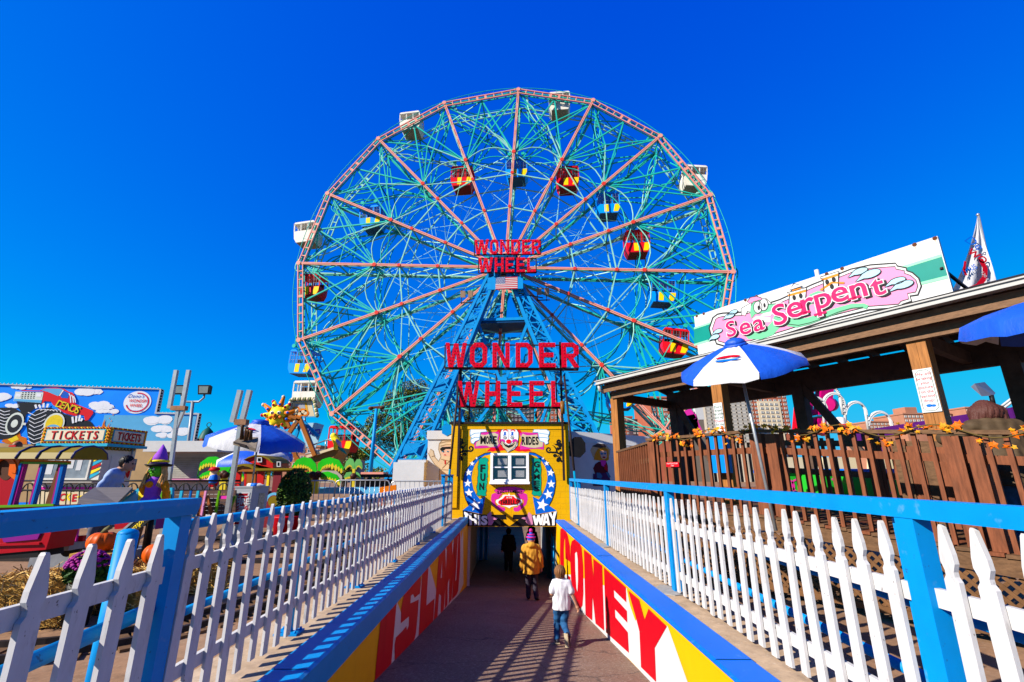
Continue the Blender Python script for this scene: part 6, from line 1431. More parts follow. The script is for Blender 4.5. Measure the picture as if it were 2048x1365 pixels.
b = MB(); b.path([(c.x - .08, 12.8, GZ), (c.x - .08, 12.8, GZ + .5), (c.x - .08, 12.8, GZ + .56), (c.x - .08, 12.8, GZ + .6)], .3, 16, radii=[.27, .36, .42, .42]); b.build('pot', RED, bu)

# pumpkins, hay, flowers, chalkboard
HAY = mat('hay', (0.62, 0.34, 0.07), .9, .3, 30, .8, (3, 3, 12)); PUM = mat('pumpkin_orange', (0.72, 0.10, 0.004), .45, .12, 6, .1); STM = mat('pumpkin_stem', (.16, .14, .05), .7, .2, 20)
HS = [HAY, mat('hay_light', (0.95, 0.62, 0.20), .8, .2, 20), mat('hay_dark', (0.22, 0.10, 0.02), .9, .2, 20)]
def hay_bale(c, size, rot, label):
    t = thing('hay_bale', label, 'hay bale', tuple(c), 'hay bales on the ground')
    R = Matrix.Rotation(rot, 3, 'Z'); b = MB(); b.box(V(c) + V((0, 0, size[2] / 2)), (size[0] * .95, size[1] * .95, size[2] * .93), R); b.build('core', HAY, t)
    b = MB()
    for _ in range(900):
        f_ = random.randrange(5); x, y, z = random.uniform(-.5, .5), random.uniform(-.5, .5), random.uniform(0, 1)
        if f_ == 0: z = 1
        elif f_ in (1, 2): y = -.5
        elif f_ == 3: x = .5
        else: x = -.5
        p = V((x * size[0], y * size[1], z * size[2])); d = V((random.gauss(0, 1), random.gauss(0, 1), random.gauss(0, .6))).normalized() * random.uniform(.04, .13); w_ = d.orthogonal().normalized() * .004
        P = V(c) + R @ p; d = R @ d; b.add([P - d - w_, P - d + w_, P + d + w_, P + d - w_], [(0, 1, 2, 3)], random.randrange(3))
    tag(b.build('straw', HS, t), kind='stuff')
def on_ground(u, v, Y): p = at_y(u, v, Y); return V((p.x, Y, GZ))
hay_bale(on_ground(100, 1150, 5.9), (.85, .55, .52), .2, 'golden hay bale left of the pink flowers, nearest the train')
hay_bale(on_ground(260, 1130, 6.6), (.8, .5, .5), -.1, 'golden hay bale under the witch figure, right of the pumpkin')
hay_bale(on_ground(405, 1120, 7.4), (.7, .5, .48), .4, 'hay bale beside the tall blue post')
def pumpkin(c, r, label):
    t = thing('pumpkin', label, 'pumpkin', tuple(c), 'pumpkins'); b = MB(); n, m = 40, 12; vs_, fs = [], []
    for i in range(m + 1):
        th = PI * i / m
        for j in range(n):
            a = 2 * PI * j / n; k = 1 - .09 * (abs(math.cos(a * 5)) < .35) - .05 * (1 - abs(math.cos(a * 5)))
            vs_.append(V(c) + V((r * k * math.sin(th) ** .8 * math.cos(a), r * k * math.sin(th) ** .8 * math.sin(a), r * .78 + r * .78 * math.cos(th) * (1 - .25 * math.exp(-(math.sin(th) / .35) ** 2)))))
    for i in range(m):
        for j in range(n): fs.append((i * n + j, (i + 1) * n + j, (i + 1) * n + (j + 1) % n, i * n + (j + 1) % n))
    b.add(vs_, fs, 0, True); b.build('flesh', PUM, t)
    b = MB(); b.path([V(c) + V((0, 0, r * 1.4)), V(c) + V((.01, 0, r * 1.65)), V(c) + V((.06, .01, r * 1.85))], .03, 7, radii=[.045, .028, .03]); b.build('stem', STM, t)
p = at_y(187, 1105, 6.3); hp = p.z
cr2 = thing('crate', 'low wooden crate holding up the large pumpkin and the flowers', 'crate', (p.x, 6.45, GZ))
b = MB(); b.box((p.x, 6.45, (GZ + hp) / 2 - .2), (.8, .5, hp - GZ - .4)); b.build('box', WOOD2, cr2)
pumpkin((p.x, 6.4, hp - .02), .165, 'large orange pumpkin on the crate behind the near pickets')
b = MB(); b.box((p.x, 6.45, hp - .21), (.5, .4, .4)); b.build('box', HAY, cr2)
pumpkin(on_ground(318, 1098, 6.5) + V((0, 0, .5)), .17, 'smaller pumpkin partly hidden by the blue pipe post')
fl_ = thing('flower_pot', 'pot of purple pink chrysanthemums in front of the pumpkin', 'flowers', tuple(on_ground(180, 1150, 5.8)))
c = at_y(176, 1130, 5.8); b = MB(); leaf_cloud(b, c - V((0, 0, .07)), (.2, .19, .18), 900, .04, 1); tag(b.build('leaves', mat('mum_leaf', (.03, .09, .01), .6, .3, 9), fl_), kind='stuff')
b = MB()
for _ in range(130):
    while True:
        d = V((random.gauss(0, 1), random.gauss(0, 1) - .4, abs(random.gauss(0, 1)))).normalized()
        break
    P = c + V((d.x * .2, d.y * .19, d.z * .17 - .02)); b.ell(P, (.022, .022, .016), 7, 4, random.randrange(2))
tag(b.build('blossoms', [mat('mum_pink', (.42, .02, .26), .6, .3, 30), mat('mum_purple', (.26, .01, .20), .6, .3, 30)], fl_), kind='stuff')
b = MB(); b.path([(c.x, 5.8, GZ), (c.x, 5.8, c.z - .12)], .12, 12, r_end=.16); b.build('pot', BLK, fl_)
q = zoomed(160, 860, 240 / 1638.0)
cbd = thing('chalk_sign', 'slanting black board with yellow handwriting under the witch figure', 'sign', tuple(on_ground(262, 1080, 7.0)))
P = [at_y(*p, 6.9) for p in q((650, 1380), (860, 1200), (940, 1200), (745, 1400))]; ux = (P[1] - P[0]).normalized(); n_ = V((0, -1, .15)).normalized(); uy = n_.cross(ux).normalized()
fr = Frame((P[0] + P[2]) / 2, ux, uy); b = MB(); b.prism([(-.36, -.07), (.36, -.07), (.36, .07), (-.36, .07)], fr, -.02, 0); b.build('board', BLK, cbd)
b = MB(); b.text(fr, 0, -.03, .11, 'Pumpkin', .004, 0, .5, .0, .3); b.build('writing', MYE, cbd)
b = MB(); b.bar(fr.p(-.38, .085, 0), fr.p(.38, .085, 0), .02, .03); b.build('edge', GLV, cbd)
b = MB(); b.bar(fr.p(0, -.05, -.03), on_ground(262, 1080, 7.05), .04, .04); b.build('leg', WOOD2, cbd)

# narrow-gauge track on the brown ground
tk = thing('track', 'narrow kiddie train track with dark rails and worn ties on the left', 'train track', (-5, 6, GZ))
TRK = mat('track_steel', (0.035, 0.025, 0.022), .5, .3, 9); TIE = mat('track_tie', (0.16, 0.085, 0.04), .8, .3, 9, .4)
tp = [(-9.5, 5.2), (-7.5, 4.9), (-5.2, 4.8), (-3.9, 5.3), (-3.25, 6.8), (-3.2, 9.2), (-3.8, 11.6), (-5.6, 12.6), (-8.5, 12.9)]
tc = catmull([tuple(p) for p in tp], 8)
L1, L2 = [], []
for i, p in enumerate(tc):
    a, c = V(tc[max(i - 1, 0)]), V(tc[min(i + 1, len(tc) - 1)]); d = (c - a).normalized(); n_ = V((-d.y, d.x))
    L1.append((p[0] + n_.x * .22, p[1] + n_.y * .22, GZ + .05)); L2.append((p[0] - n_.x * .22, p[1] - n_.y * .22, GZ + .05))
    if i % 1 == 0:
        b = MB(); b.bar((p[0] + n_.x * .38, p[1] + n_.y * .38, GZ + .012), (p[0] - n_.x * .38, p[1] - n_.y * .38, GZ + .012), .13, .03); b.build('tie', TIE, tk)
for L_ in (L1, L2):
    b = MB()
    for a, c in zip(L_, L_[1:]): b.bar(a, c, .05, .06)
    b.build('rail', TRK, tk)
for k, (y, w_) in enumerate(((4.0, .12), (3.3, .10), (2.55, .12), (9.6, .16), (10.8, .16))):
    b = MB(); b.bar((-3.0, y, GZ + .03), (-10, y + .3, GZ + .03), w_, .06); tag(b.build('ground_rail', TRK), ('dark steel strip on the ground, ' + ('farther one behind the left fence', 'middle one close behind the left fence', 'nearest one behind the near pickets', 'strip between track and cabinet', 'strip in front of the red pot')[k]), 'rail', 'steel strips across the ground')
# ---------------------------------------------------------------- wooden pavilion, deck and railings on the right
DV, WV = V((.523, -.852, 0)).normalized(), V((.852, .523, 0)).normalized()      # along the eave (towards the viewer), and back from it
G0 = V((2.38, 12.26, 0))
def pv(s, w, z): p = G0 + DV * s + WV * w; return V((p.x, p.y, z))
RPV = Matrix(((DV.x, WV.x, 0), (DV.y, WV.y, 0), (0, 0, 1)))
pav = thing('pavilion', 'wooden open pavilion with white gutter and dark roof right of the ramp', 'pavilion', tuple(pv(4, 1.2, -.6)))
SHN = mat('dark_shingle', (0.022, 0.02, 0.02), .8, .3, 12, .4); GUT = mat('gutter_white', (.48, .47, .45), .4, .06, 3, dirt=.2)
BEAM = mat('beam_brown_wood', (0.20, 0.105, 0.055), .65, .3, 4, .3, (3, 3, 14), dirt=.45, dirt_rgb=(.07, .05, .04))
def pbar(name, s0, w0, z0, s1, w1, z1, w_, h_, m, par=pav):
    b = MB(); b.bar(pv(s0, w0, z0), pv(s1, w1, z1), w_, h_); return b.build(name, m, par)
S1 = 9.6
pbar('gutter', -.12, -.02, 2.36, S1, -.02, 2.36, .13, .07, GUT); pbar('gutter_lip', -.14, -.10, 2.42, S1, -.10, 2.405, .03, .022, GUT); pbar('gutter_lip', -.14, -.095, 2.33, S1, -.095, 2.335, .03, .02, GUT)
b = MB(); b.path([pv(-.05, -.03, 2.31), pv(-.05, -.02, 2.2), pv(-.02, .12, 2.12)], .045, 8); b.build('downspout', GUT, pav)
pbar('fascia_board', -.05, .10, 2.21, S1, .10, 2.21, .05, .19, BEAM)
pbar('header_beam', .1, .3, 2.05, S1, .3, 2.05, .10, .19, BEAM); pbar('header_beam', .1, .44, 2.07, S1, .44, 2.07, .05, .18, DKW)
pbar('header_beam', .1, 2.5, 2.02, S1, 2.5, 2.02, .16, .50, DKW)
zr = 2.46
b = MB(); P = [pv(-.15, -.04, zr), pv(S1, -.04, zr), pv(S1, 1.35, zr + .42), pv(.75, 1.35, zr + .42), pv(-.15, 2.85, zr), pv(S1, 2.85, zr)]
b.add([p for p in P] + [p - V((0, 0, .07)) for p in P], [(0, 1, 2, 3), (3, 2, 5, 4), (0, 3, 4), (9, 8, 7, 6), (10, 11, 8, 9), (10, 9, 6), (0, 6, 7, 1), (4, 5, 11, 10), (0, 4, 10, 6), (1, 7, 8, 2), (2, 8, 11, 5)]); b.build('roof', SHN, pav)
for i in range(17):
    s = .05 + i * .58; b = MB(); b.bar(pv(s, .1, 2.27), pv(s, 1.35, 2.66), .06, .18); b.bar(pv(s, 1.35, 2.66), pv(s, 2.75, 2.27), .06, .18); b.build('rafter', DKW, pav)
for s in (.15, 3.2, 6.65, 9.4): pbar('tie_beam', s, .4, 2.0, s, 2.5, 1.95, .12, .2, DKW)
for i, s in enumerate((.12, 3.19, 6.63)):
    b = MB(); w_ = .24
    for k in (-1, 1): b.box(pv(s + k * w_ / 4, .42, (2.02 - .6) / 2), (w_ / 2 - .004, w_, 2.62), RPV)
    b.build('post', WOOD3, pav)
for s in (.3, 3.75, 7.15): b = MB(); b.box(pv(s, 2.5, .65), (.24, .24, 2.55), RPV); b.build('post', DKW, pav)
for s in (.3, 3.75): b = MB(); b.bar(pv(s + .1, 2.45, 1.9), pv(s + 1.0, 2.45, .4), .1, .16); b.build('brace', DKW, pav)
# deck, railing
K0 = V((2.62, 8.84, 0))
def dk_(s, w, z): p = K0 + DV * s + WV * w; return V((p.x, p.y, z))
SK = 2.05; TOPZ = .62; SLP = -.083
def rail_top(s): return TOPZ if s < SK else TOPZ + SLP * (s - SK)
def deck_z(s): return rail_top(s) - 1.15
dck = thing('deck', 'raised wooden deck and ramp with red brown railing around the pavilion', 'deck', tuple(dk_(2, .5, GZ)))
for i in range(62):
    s = -1.6 + i * .125
    if s > 5.9: break
    b = MB(); z = deck_z(s) - .03; b.bar(dk_(s, -.14 if s >= 0 else -.62 * s, z), dk_(s, 5.0 if s < 2.1 else 2.0, z), .118, .035); b.build('plank', WOOD2 if i % 3 else WOOD, dck)
for (a, c) in ((-.1, SK), (SK, 5.9)): b = MB(); b.bar(dk_(a, -.1, deck_z(a) - .13), dk_(c, -.1, deck_z(c) - .13), .04, .18); b.build('edge_board', WOOD2, dck)
rly = thing('deck_railing', 'red brown wooden deck railing with square balusters facing the white fence', 'railing', tuple(dk_(2, 0, -.55)))
for s in (0.0, SK, 2.26, 4.25, 4.42):
    b = MB(); b.box(dk_(s, .0, (rail_top(s) + deck_z(s)) / 2 - .1), (.15 if s < 4.3 else .12, .13, 1.3), RPV); b.build('post', WOOD, rly)
for (a, c) in ((0, SK), (SK, 6.2)):
    for dz, w_, h_, nm, off in ((.02, .15, .045, 'top_rail', 0), (-.26, .04, .09, 'mid_rail', .035), (-.84, .04, .09, 'low_rail', .035)):
        b = MB(); b.bar(dk_(a - (.1 if a == 0 else 0), off, rail_top(a) + dz), dk_(c, off, rail_top(c) + dz), w_, h_); b.build(nm, WOOD if off else WOOD2, rly)
s = .12; bal = None
b = MB(); b.box((0, 0, 0), (.042, .042, 1.2)); bal = b.mesh('baluster', WOOD)
while s < 6.1:
    if not any(abs(s - p) < .1 for p in (0, SK, 2.26, 4.25, 4.42)): put(bal, 'baluster', rly, dk_(s, -.015, rail_top(s) - .6 + random.uniform(-.015, .015)), RPV @ Matrix.Rotation(random.uniform(-.03, .03), 3, 'Z'))
    s += .152
s = 3.0
while s < 6.1: 
    put(bal, 'baluster', rly, dk_(s, 1.45, rail_top(s) - .62), RPV); s += .155
s = 1.2
while s < 2.9:
    put(bal, 'baluster', rly, dk_(s, 1.6, rail_top(s) - .62), RPV); s += .16
for dz in (-.04, -.5): b = MB(); b.bar(dk_(1.0, 1.5, rail_top(1) + dz), dk_(6.2, 1.5, rail_top(6.2) + dz), .05, .09); b.build('back_rail', WOOD2, rly)
for s in (2.9, 4.6): b = MB(); b.box(dk_(s, 1.5, rail_top(s) - .5), (.15, .15, 1.1), RPV); b.build('post', WOOD, rly)
sr = thing('side_railing', 'short wooden side railing between the corner post and the deck railing', 'railing', (2.6, 10.4, -.6))
for dz, w_, h_, nm in ((.62, .12, .045, 'top_rail'), (.3, .04, .09, 'mid_rail')): b = MB(); b.bar((2.64, 8.9, dz - .02), (2.66, 11.95, dz - .06), w_, h_); b.build(nm, WOOD2, sr)
b = MB(); b.box((0, 0, 0), (.042, .042, 1.15)); bal2 = b.mesh('baluster', WOOD)
for i in range(16): put(bal2, 'baluster', sr, (2.62, 9.1 + i * .175, .0))
# lattice skirt
lt = thing('lattice_skirt', 'brown diagonal wooden lattice under the deck edge', 'lattice', tuple(dk_(3, -.06, GZ)))
LTM = mat('lattice_wood', (.16, .075, .03), .7, .3, 8, .2)
zb_ = -1.5
def lat_bar(s0, z0, s1, z1, off, nm='slat'):
    b = MB(); b.bar(dk_(s0, off, z0), dk_(s1, off, z1), .036, .010, up=WV); b.build(nm, LTM, lt)
h_ = deck_z(0) - .2 - zb_
i = 0; s = -.9
while s < 6.4:
    for dirn, off in ((1, -.07), (-1, -.085)):
        sa, sb = (s, s + h_) if dirn == 1 else (s + h_, s)
        pts = []
        for k in range(21):
            ss_ = sa + (sb - sa) * k / 20; zz = zb_ + h_ * k / 20
            if -.05 < ss_ < 6.0 and zz < deck_z(max(ss_, 0)) - .22: pts.append((ss_, zz))
        if len(pts) > 1: lat_bar(pts[0][0], pts[0][1], pts[-1][0], pts[-1][1], off)
    s += .115
for z in (zb_ + .02,): b = MB(); b.bar(dk_(0, -.09, z), dk_(6, -.09, z), .03, .07); b.build('frame_board', LTM, lt)
# sea serpent sign
fsg = Frame(pv(0, .12, 0), DV)
sp_ = thing('sign_board', 'long white sign board reading Sea Serpent with a green cartoon serpent and pink badge', 'sign', tuple(pv(5, .12, 2.45)))
q = zoomed(1400, 470, 520 / 2048.0)
TL, TR, BR = fsg.tr(1388, 632), fsg.tr(1877, 474), fsg.tr(1907, 594)
zt_, zb2 = (TL[1] + TR[1]) / 2, max(2.46, BR[1])
xl, xr_ = TL[0], (TR[0] + BR[0]) / 2
b = MB(); b.prism([(xl, zb2), (xr_, zb2), (xr_, zt_), (xl, zt_)], fsg, -.06, 0); b.build('board', mat('sign_white', (.66, .66, .66), .4, .04, 2, dirt=.08), sp_)
STL = mat('sign_teal', (0.0, .25, .20), .45, .06, 3); SMG = mat('sign_mint', (.28, .72, .42), .45); SPK = mat('sign_pink', (.80, .26, .46), .45, .04, 2); SRD = mat('sign_crimson', (.80, .005, .12), .45); SMT = mat('serpent_green', (.15, .50, .28), .45, .05, 2); SDR = mat('drop_blue', (.40, .66, .78), .4); SOR = mat('castle_orange', (.85, .25, .01), .45)
b = MB()
def S(pts, ly, mi): b.flat(fsg.trs(q(*pts)), fsg, .0025 * ly, mi)
def SS(pts, w, ly, mi, closed=False, taper=None): b.stroke(fsg, fsg.trs(q(*pts)), w, .0025 * ly, mi, closed, taper)
cW_, cTe, cMi, cPk, cRd, cSg, cDr, cOr, cBk = range(9)
S(((-46, 742), (130, 683), (140, 812), (-46, 868)), 1, cTe); SS(((-46, 738), (130, 680)), .04, 2, cMi); SS(((-46, 868), (140, 812)), .04, 2, cMi)
S(((1600, 262), (1905, 168), (1952, 328), (1720, 385), (1640, 330)), 1, cTe); SS(((1600, 256), (1905, 162)), .045, 2, cMi); SS(((1720, 390), (1952, 332)), .045, 2, cMi)
bad = [(105, 740), (130, 668), (150, 655), (185, 648), (330, 640), (640, 540), (900, 420), (1200, 300), (1350, 268), (1540, 255), (1545, 275), (1612, 288), (1612, 308), (1660, 325), (1700, 360), (1715, 405), (1700, 450), (1635, 462), (1645, 505), (1585, 522), (1565, 545), (1330, 562), (1000, 645), (700, 742), (400, 832), (200, 848), (150, 835), (145, 805), (118, 790)]
def grow(pl, k):
    cx, cy = sum(p[0] for p in pl) / len(pl), sum(p[1] for p in pl) / len(pl)
    out = []
    for i, p in enumerate(pl):
        a, c = pl[i - 1], pl[(i + 1) % len(pl)]; dx, dy = c[0] - a[0], c[1] - a[1]; l = (math.hypot(dx, dy) or 1); out.append((p[0] + dy / l * k, p[1] - dx / l * k))
    return out
S(grow(bad, 36), 3, cBk); S(grow(bad, 24), 4, cW_); S(grow(bad, 7), 5, cBk); S(bad, 6, cPk)
# serpent body and tail
SS(((380, 690), (360, 740), (400, 785), (480, 785), (560, 755), (610, 700), (630, 640)), .20, 7, cSg)
S(((690, 590), (720, 545), (780, 520), (850, 505), (870, 470), (930, 445), (985, 450), (990, 480), (940, 520), (860, 560), (760, 610), (690, 640)), 7, cSg)
SS(((700, 690), (770, 700), (860, 680), (960, 645), (1080, 600), (1200, 565), (1290, 560), (1325, 572)), .12, 8, cSg, taper=(1.3, .5)); SS(((700, 705), (780, 715), (870, 695), (970, 662), (1090, 612), (1200, 580), (1290, 572)), .012, 9, cBk)
S(((330, 580), (410, 535), (420, 620), (380, 600), (360, 640), (330, 630)), 7, cW_); SS(((330, 580), (410, 535), (420, 620), (380, 600), (360, 640), (330, 630)), .012, 8, cBk, True)
S(((520, 500), (545, 520), (565, 540), (548, 560), (510, 545)), 7, cW_); SS(((520, 500), (545, 520), (565, 540), (548, 560)), .012, 8, cBk)
S(((375, 530), (400, 495), (450, 485), (490, 500), (495, 515), (440, 525), (420, 550)), 7, cPk); SS(((375, 530), (400, 495), (450, 485), (490, 500), (495, 515)), .014, 8, cBk)
S(((405, 560), (425, 530), (480, 515), (530, 520), (545, 550), (600, 545), (650, 555), (645, 580), (580, 600), (500, 620), (440, 625), (410, 660), (400, 620)), 9, cSg)
SS(((405, 560), (425, 530), (480, 515), (530, 520), (545, 550), (600, 545), (650, 555), (645, 580), (580, 600)), .012, 10, cBk)
S(((415, 665), (450, 640), (560, 650), (560, 690), (450, 690)), 8, cW_); S(((520, 600), (600, 585), (560, 640), (480, 640)), 8, CRMI if False else cW_)
for x, y in ((462, 572), (508, 552)):
    X, Y = fsg.tr(*q((x, y))[0]); b.disc(fsg, X, Y, .085, .12, .0275, cW_); b.stroke(fsg, [(X + .085 * math.cos(a), Y + .12 * math.sin(a)) for a in [k * PI / 8 for k in range(16)]], .012, .030, cBk, True); b.disc(fsg, X + .015, Y - .02, .022, .05, .032, cBk, 10)
# castles
S(((705, 465), (840, 420), (838, 500), (712, 545)), 9, cW_); S(((690, 465), (845, 420), (845, 450), (705, 488)), 10, cOr); S(((690, 465), (845, 420), (845, 432), (690, 476)), 11, cW_); S(((710, 440), (745, 385), (815, 405)), 9, cW_); S(((730, 438), (800, 418), (800, 435), (735, 452)), 10, cOr)
SS(((705, 545), (712, 465), (690, 460), (845, 418), (838, 500)), .014, 12, cBk); SS(((710, 440), (745, 385), (815, 405)), .014, 12, cBk, True)
S(((975, 350), (1090, 310), (1095, 440), (985, 470)), 9, cW_); S(((955, 350), (1098, 300), (1098, 325), (975, 362)), 10, cOr); S(((955, 335), (1098, 290), (1098, 305), (960, 350)), 11, cW_); S(((948, 435), (1040, 372), (1145, 375), (1140, 388), (1050, 385), (965, 442)), 11, cOr)
SS(((985, 470), (975, 350), (955, 345), (955, 335), (1098, 290), (1095, 440)), .014, 12, cBk)
for x, y in ((748, 497), (800, 483), (1008, 375), (1060, 355), (1045, 410)): X, Y = fsg.tr(*q((x, y))[0]); b.disc(fsg, X, Y, .03, .05, .032, cBk, 10)
for x, y, r, rot in ((270, 610, 34, 0), (240, 640, 40, 0), (150, 760, 36, 0), (125, 805, 40, 0), (1265, 290, 42, 0), (1350, 310, 52, 0), (1560, 365, 40, 0), (1610, 395, 46, 0)):
    X, Y = fsg.tr(*q((x, y))[0]); r_ = r * .0021
    pl = [(X + r_ * 1.3 * math.cos(a), Y + r_ * .62 * math.sin(a)) for a in [k * PI / 8 for k in range(-6, 7)]] + [(X - r_ * 2.1, Y - r_ * .55)]
    b.flat(pl, fsg, .030, cDr); b.stroke(fsg, pl, .012, .033, cBk, True)
# lettering in serif-like heavy type: shadow, white rim, crimson fill
lets = [('S', 262, 800, 128), ('e', 372, 782, 140), ('a', 478, 754, 140), ('S', 650, 705, 170), ('e', 768, 648, 185), ('r', 872, 615, 185), ('p', 990, 572, 180), ('e', 1122, 526, 180), ('n', 1270, 496, 180), ('t', 1425, 476, 170)]
for ch, x, y, h in lets:
    X, Y = fsg.tr(*q((x, y))[0]); Y2 = fsg.tr(*q((x, y - h))[0])[1]; sz = (Y2 - Y) / .72
    for off, ly, mi, bo_ in (((.03, -.025), 13, cBk, .04), ((0, 0), 14, cW_, .04), ((0, 0), 15, cRd, .014)):
        b.text(fsg, X + off[0], Y + off[1], sz, ch, .0025 * ly, mi, .5, bo_, wide=1.1, rot=.04)
    lx, rx = X - sz * .26, X + sz * .26
    if ch in 'rpn': b.flat([(lx - sz * .08, Y - (sz * .2 if ch == 'p' else 0)), (lx + sz * .28, Y - (sz * .2 if ch == 'p' else 0)), (lx + sz * .28, Y + sz * .07 - (sz * .2 if ch == 'p' else 0)), (lx - sz * .08, Y + sz * .07 - (sz * .2 if ch == 'p' else 0))], fsg, .0025 * 15, cRd)
for u, v in ((-25, 640), (30, 622), (358, 514), (445, 486), (998, 308), (1120, 266), (1690, 78), (1850, 28), (1970, 480), (1802, 518), (1202, 662), (1072, 692), (500, 832)):
    X, Y = fsg.tr(*q((u, v))[0])
    if zb2 + .02 < Y < zt_: b.disc(fsg, X, Y, .03, .03, .005, 9, 10); b.flat([(X - .012, Y), (X + .012, Y), (X + .004, Y - .09), (X - .004, Y - .09)], fsg, .003, 10)
b.build('lettering', [WHC, STL, SMG, SPK, SRD, SMT, SDR, SOR, BLK, RUST, mat('rust_streak', (.6, .48, .36), .6)], sp_)
b = MB(); b.bar(pv(xr_ - .05, .1, zt_ - .5), pv(xr_ + .1, .9, 2.5), .035); b.build('stay_rod', BLKB, sp_)
b = MB(); b.tube(pv(xl + 2.55, .2, zt_ - .3), pv(xl + 2.55, .2, zt_ + .14), .035, n=8); b.build('pipe_stub', WHT, sp_)
# notices on posts
def notice(s, px, rows, zc, w_, h_, label, colr):
    t = thing('notice', label, 'notice', tuple(pv(s, .28, zc - h_ / 2))); fr = Frame(pv(s, .42 - .128, zc), DV)
    b = MB(); b.prism([(-w_ / 2, -h_ / 2), (w_ / 2, -h_ / 2), (w_ / 2, h_ / 2), (-w_ / 2, h_ / 2)], fr, 0, .012); b.build('board', WHC, t)
    b = MB(); e = .022; k = .04
    P = [(-w_ / 2 + e + k, -h_ / 2 + e), (w_ / 2 - e - k, -h_ / 2 + e), (w_ / 2 - e, -h_ / 2 + e + k), (w_ / 2 - e, h_ / 2 - e - k), (w_ / 2 - e - k, h_ / 2 - e), (-w_ / 2 + e + k, h_ / 2 - e), (-w_ / 2 + e, h_ / 2 - e - k), (-w_ / 2 + e, -h_ / 2 + e + k)]
    b.stroke(fr, P, .006, .0145, 0, True)
    n = len(rows) + 1.3
    for i, r in enumerate(rows): b.text(fr, 0, h_ / 2 - .05 - (i + .75) * (h_ - .1) / n, (h_ - .1) / n * .92, r, .0145, colr if not r.startswith('"') else 1, .5, .006, wide=.82 if len(r) > 8 else .95)
    b.disc(fr, -.015, -h_ / 2 + .095, .035, .022, .0145, 2); b.disc(fr, .035, -h_ / 2 + .09, .03, .018, .0145, 2)
    b.build('writing', [mat('ink_green', (.0, .10, .06), .6), mat('ink_red', (.55, .02, .05), .6), DBL], t)
zc = (fsg.tr(1, 1)[1] * 0) + 1.22
notice(6.63, 0, ['We will', 'be taking', 'your', 'picture', 'on the', 'second', 'drop!'], 1.20, .225, .64, 'white notice on the nearest pavilion post, We will be taking your picture', 1)
notice(3.19, 0, ["Don't", 'forget', 'to smile', 'and say', '"Cheese"', 'for the', 'Camera!'], 1.10, .2, .70, 'white notice on the middle pavilion post, smile and say Cheese', 0)
# blue box below the notice
bxx = thing('control_box', 'bright blue box fixed on the middle pavilion post above the railing', 'box', tuple(pv(3.19, .2, .55)))
b = MB(); b.box(pv(3.15, .2, .42), (.36, .22, .75), RPV); b.build('box', mat('box_blue', (0, .22, .72), .4, .05, 3), bxx); b = MB(); b.box(pv(3.15, .2, .81), (.4, .26, .04), RPV); b.build('lid', BLU, bxx)
rs = thing('red_sign', 'small red sign with white letters tied to the deck railing', 'sign', tuple(dk_(.45, -.06, .1)))
fr = Frame(dk_(.46, -.055, .18), DV); b = MB(); b.prism([(-.14, -.04), (.14, -.04), (.14, .04), (-.14, .04)], fr, 0, .01, 0); b.text(fr, 0, .005, .035, 'WATCH YOUR', .013, 1, .5, .0); b.text(fr, 0, -.03, .03, 'STEP', .013, 1, .5, .0); b.build('board', [RED, WHC], rs)
# autumn leaf garland
gar = thing('leaf_garland', 'garland of orange and yellow maple leaves wound along the deck railing', 'garland', tuple(dk_(2, -.05, .5)))
LFM = [mat('leaf_yellow', (.80, .34, .01), .5, .2, 30), mat('leaf_orange', (.72, .14, .004), .5, .2, 30), mat('leaf_gold', (.62, .30, .02), .5, .2, 30)]
def leaf_mesh(m):
    b = MB(); pts = []
    for i in range(10):
        a = PI / 2 + 2 * PI * i / 10 + random.uniform(-.13, .13); r = random.uniform(.75, 1.1) if i % 2 == 0 else random.uniform(.4, .62)
        if i == 5: r = .3
        pts.append((r * math.cos(a), r * math.sin(a)))
    vs_ = [(0, 0, .18)] + [(x, y, -.12 * (x * x + y * y)) for x, y in pts]
    b.add(vs_, [(0, i, i % 10 + 1) for i in range(1, 11)]); return b.mesh('leaf', m)
lm = [leaf_mesh(m) for m in LFM * 4]
pts = []
def leaf_at(s, n, spread, dz):
    for _ in range(n):
        sz = random.uniform(.03, .058); s_ = s + random.gauss(0, spread)
        R = Matrix.Rotation(random.uniform(-.9, .9), 3, DV) @ RPV @ Matrix.Rotation(PI / 2 + random.uniform(-.5, .5), 3, 'X') @ Matrix.Rotation(random.uniform(0, 6.3), 3, 'Z') @ Matrix.Scale(sz, 3)
        put(lm[random.choice((0, 1, 1, 2)) + 3 * random.randrange(4)], 'leaf', gar, dk_(s_, -.09 + random.uniform(-.05, .06), rail_top(s_) + dz + random.uniform(-.05, .06)), R)
for i in range(19):
    s = .15 + i * .315; ph = math.sin(i * 2.1)
    leaf_at(s, 14 if ph > -.2 else 7, .085, .05 if ph > -.2 else -.10)
b = MB(); b.path([dk_(.1 + i * .1, -.10, rail_top(.1 + i * .1) + .03 + .07 * math.sin(i * .66)) for i in range(60)], .008, 5); b.build('vine', mat('vine_brown', (.12, .08, .02), .7), gar)
# umbrellas on the right
c = at_y(1468, 690, 6.6)
umbrella(at_y(1552, 1062, 6.35), at_y(1470, 688, 6.6), .86, (.30, -.22), 'blue and white umbrella in front of the pavilion beside the serpent sign', 0, .34, .09, n=6, rot=math.radians(-101), mark=(5,))
umbrella((5.0, 3.7, GZ), at_y(2135, 585, 4.3), .80, (.18, .0), 'blue umbrella entering the picture at the right edge', 1, .30, .16, n=6, rot=math.radians(-158))
